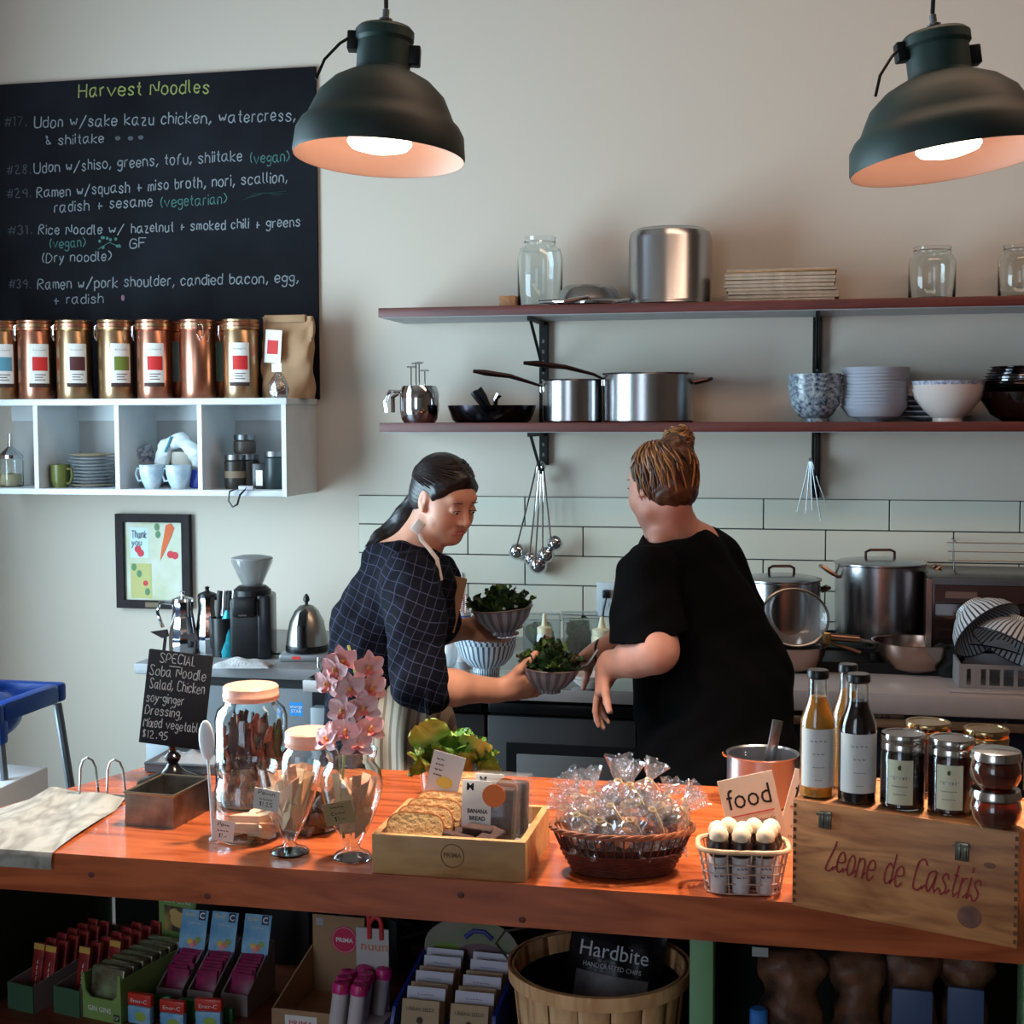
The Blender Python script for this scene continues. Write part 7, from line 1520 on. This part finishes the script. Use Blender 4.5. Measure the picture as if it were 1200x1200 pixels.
A('bottle_body',MB().lathe([(0,0),(.02,0),(.021,.004),(.021,hz-.05),(.013,hz-.02),(0,hz-.02)],24),mat('pale_green_bottle',(150,190,160),.3),t); A('blue_cap',MB().lathe([(.014,hz-.022),(.014,hz+.002),(.011,hz+.006),(0,hz+.006)],24),mat('cap_blue',(50,120,200),.3),t)
q_=onY(892,1118,FR+.05); tag(A('shelf_tag',MB().box((-.012,-.001,-.004),(.012,.001,.010)),mat('grey_tag',(140,146,146),.5),None,(q_.x,FR+.0,CZ-.082)),'small grey price tag under the counter edge right of the green leg','tag')
# dim things stored at the back of the shelf
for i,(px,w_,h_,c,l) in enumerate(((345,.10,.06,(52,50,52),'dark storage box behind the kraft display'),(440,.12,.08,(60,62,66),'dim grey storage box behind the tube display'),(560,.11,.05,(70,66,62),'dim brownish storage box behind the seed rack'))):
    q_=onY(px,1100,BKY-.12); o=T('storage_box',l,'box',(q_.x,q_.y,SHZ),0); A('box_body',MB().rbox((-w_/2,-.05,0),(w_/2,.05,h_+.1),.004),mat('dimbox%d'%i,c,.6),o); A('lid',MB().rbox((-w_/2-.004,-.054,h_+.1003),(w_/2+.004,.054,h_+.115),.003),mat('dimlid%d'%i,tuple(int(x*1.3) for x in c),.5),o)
tag(A('black_cable',MB().tube([onY(x,y,BKY-.2) for x,y in ((455,1072),(480,1085),(470,1100),(500,1092),(540,1090),(560,1078),(600,1082),(620,1100),(612,1130))],.006,6),BLK,None),'black cable looping through the shadows behind the seed rack','cable')
# ================= pendant lamps =================
ENM=mat('green_enamel',(38,62,57),.55,.1,col2=(40,38,36),vs=7); INN=mat('lamp_inner_white',(196,160,142),.6); RUST=mat('dark_cast_iron',(24,26,26),.5,.5)
def pendant(px,pyrim,d,rx,ry,lab,r=103):
    c=at(px,pyrim,d); s=d/FPX; t=T('pendant_lamp',lab,'lamp',c,0,None,rot=(R(rx),R(ry),YAW)); r_=r
    outer=[(r,0),(r*1.01,4),(r*.985,28),(r*.93,38),(r*.865,44),(r*.83,52),(r*.74,72),(r*.58,88),(r*.42,97),(r*.325,101),(r*.32,104)]
    prof=outer+[(r*.30,101),(r*.40,94),(r*.55,84),(r*.70,70),(r*.79,50),(r*.83,42),(r*.90,36),(r*.955,26),(r*.975,4)]
    A('shade',MB().lathe(scl(outer,s),72),ENM,t)
    A('shade_lining',MB().lathe(scl([(r-.2,.2),(r*.975,4),(r*.955,26),(r*.90,36),(r*.83,42),(r*.79,50),(r*.70,68),(r*.55,82),(r*.40,90),(r*.30,90)],s),72),INN,t)
    A('lamp_neck',MB().lathe(scl([(r*.315,98),(r*.315,134),(r*.345,138),(r*.345,148),(r*.31,152),(0,154)],s),48),ENM,t)
    for sd,z in ((-1,132),(1,118)): A('neck_lug',MB().rbox((sd*r*.36*s-7*s,-9*s,(z-8)*s),(sd*r*.36*s+7*s,9*s,(z+14)*s),1.5*s),RUST,t)
    A('side_bail',MB().tube([(-r*.40*s,-6*s,138*s),(-r*.50*s,-14*s,128*s),(-r*.66*s,-22*s,106*s),(-r*.74*s,-26*s,82*s)],1.8*s,8),RUST,t)
    A('hook_stem',MB().lathe(scl([(0,152),(5,152),(5,160),(8,161),(8,163),(4,165),(4,174),(0,176)],s),16),DSTEEL,t)
    top=Vector((0,0,176*s)); up=t.matrix_basis.inverted()@Vector((c.x+.01,c.y,ZC_)); 
    A('cord',MB().tube([top,top.lerp(up,.3),up],2.6*s,8),mat('twisted_cord',(40,30,28),.8),t)
    A('bulb_glass',MB().lathe(scl([(0,2+6),(20,9),(34,13),(38,18),(34,30),(20,52),(16,70),(0,72)],s),40),mat('hot_bulb',(255,236,215),.4,emit=(255,232,208),es=9),t)
    sp=lamp('lamp_light','SPOT',c+Vector((0,0,-.0)),135,(1,.82,.66),(0,0,0),spot_size=R(112),spot_blend=.7,shadow_soft_size=.06); sp.parent=t; sp.location=(0,0,-2*s); sp.rotation_euler=(0,0,0)
    return t
pendant(444,186,2.5,-3,3,'green enamel industrial pendant lamp hanging near the chalkboard',100)
pendant(1114,191,2.3,-3,-7,'darker green enamel pendant lamp at the right, tilted',115)
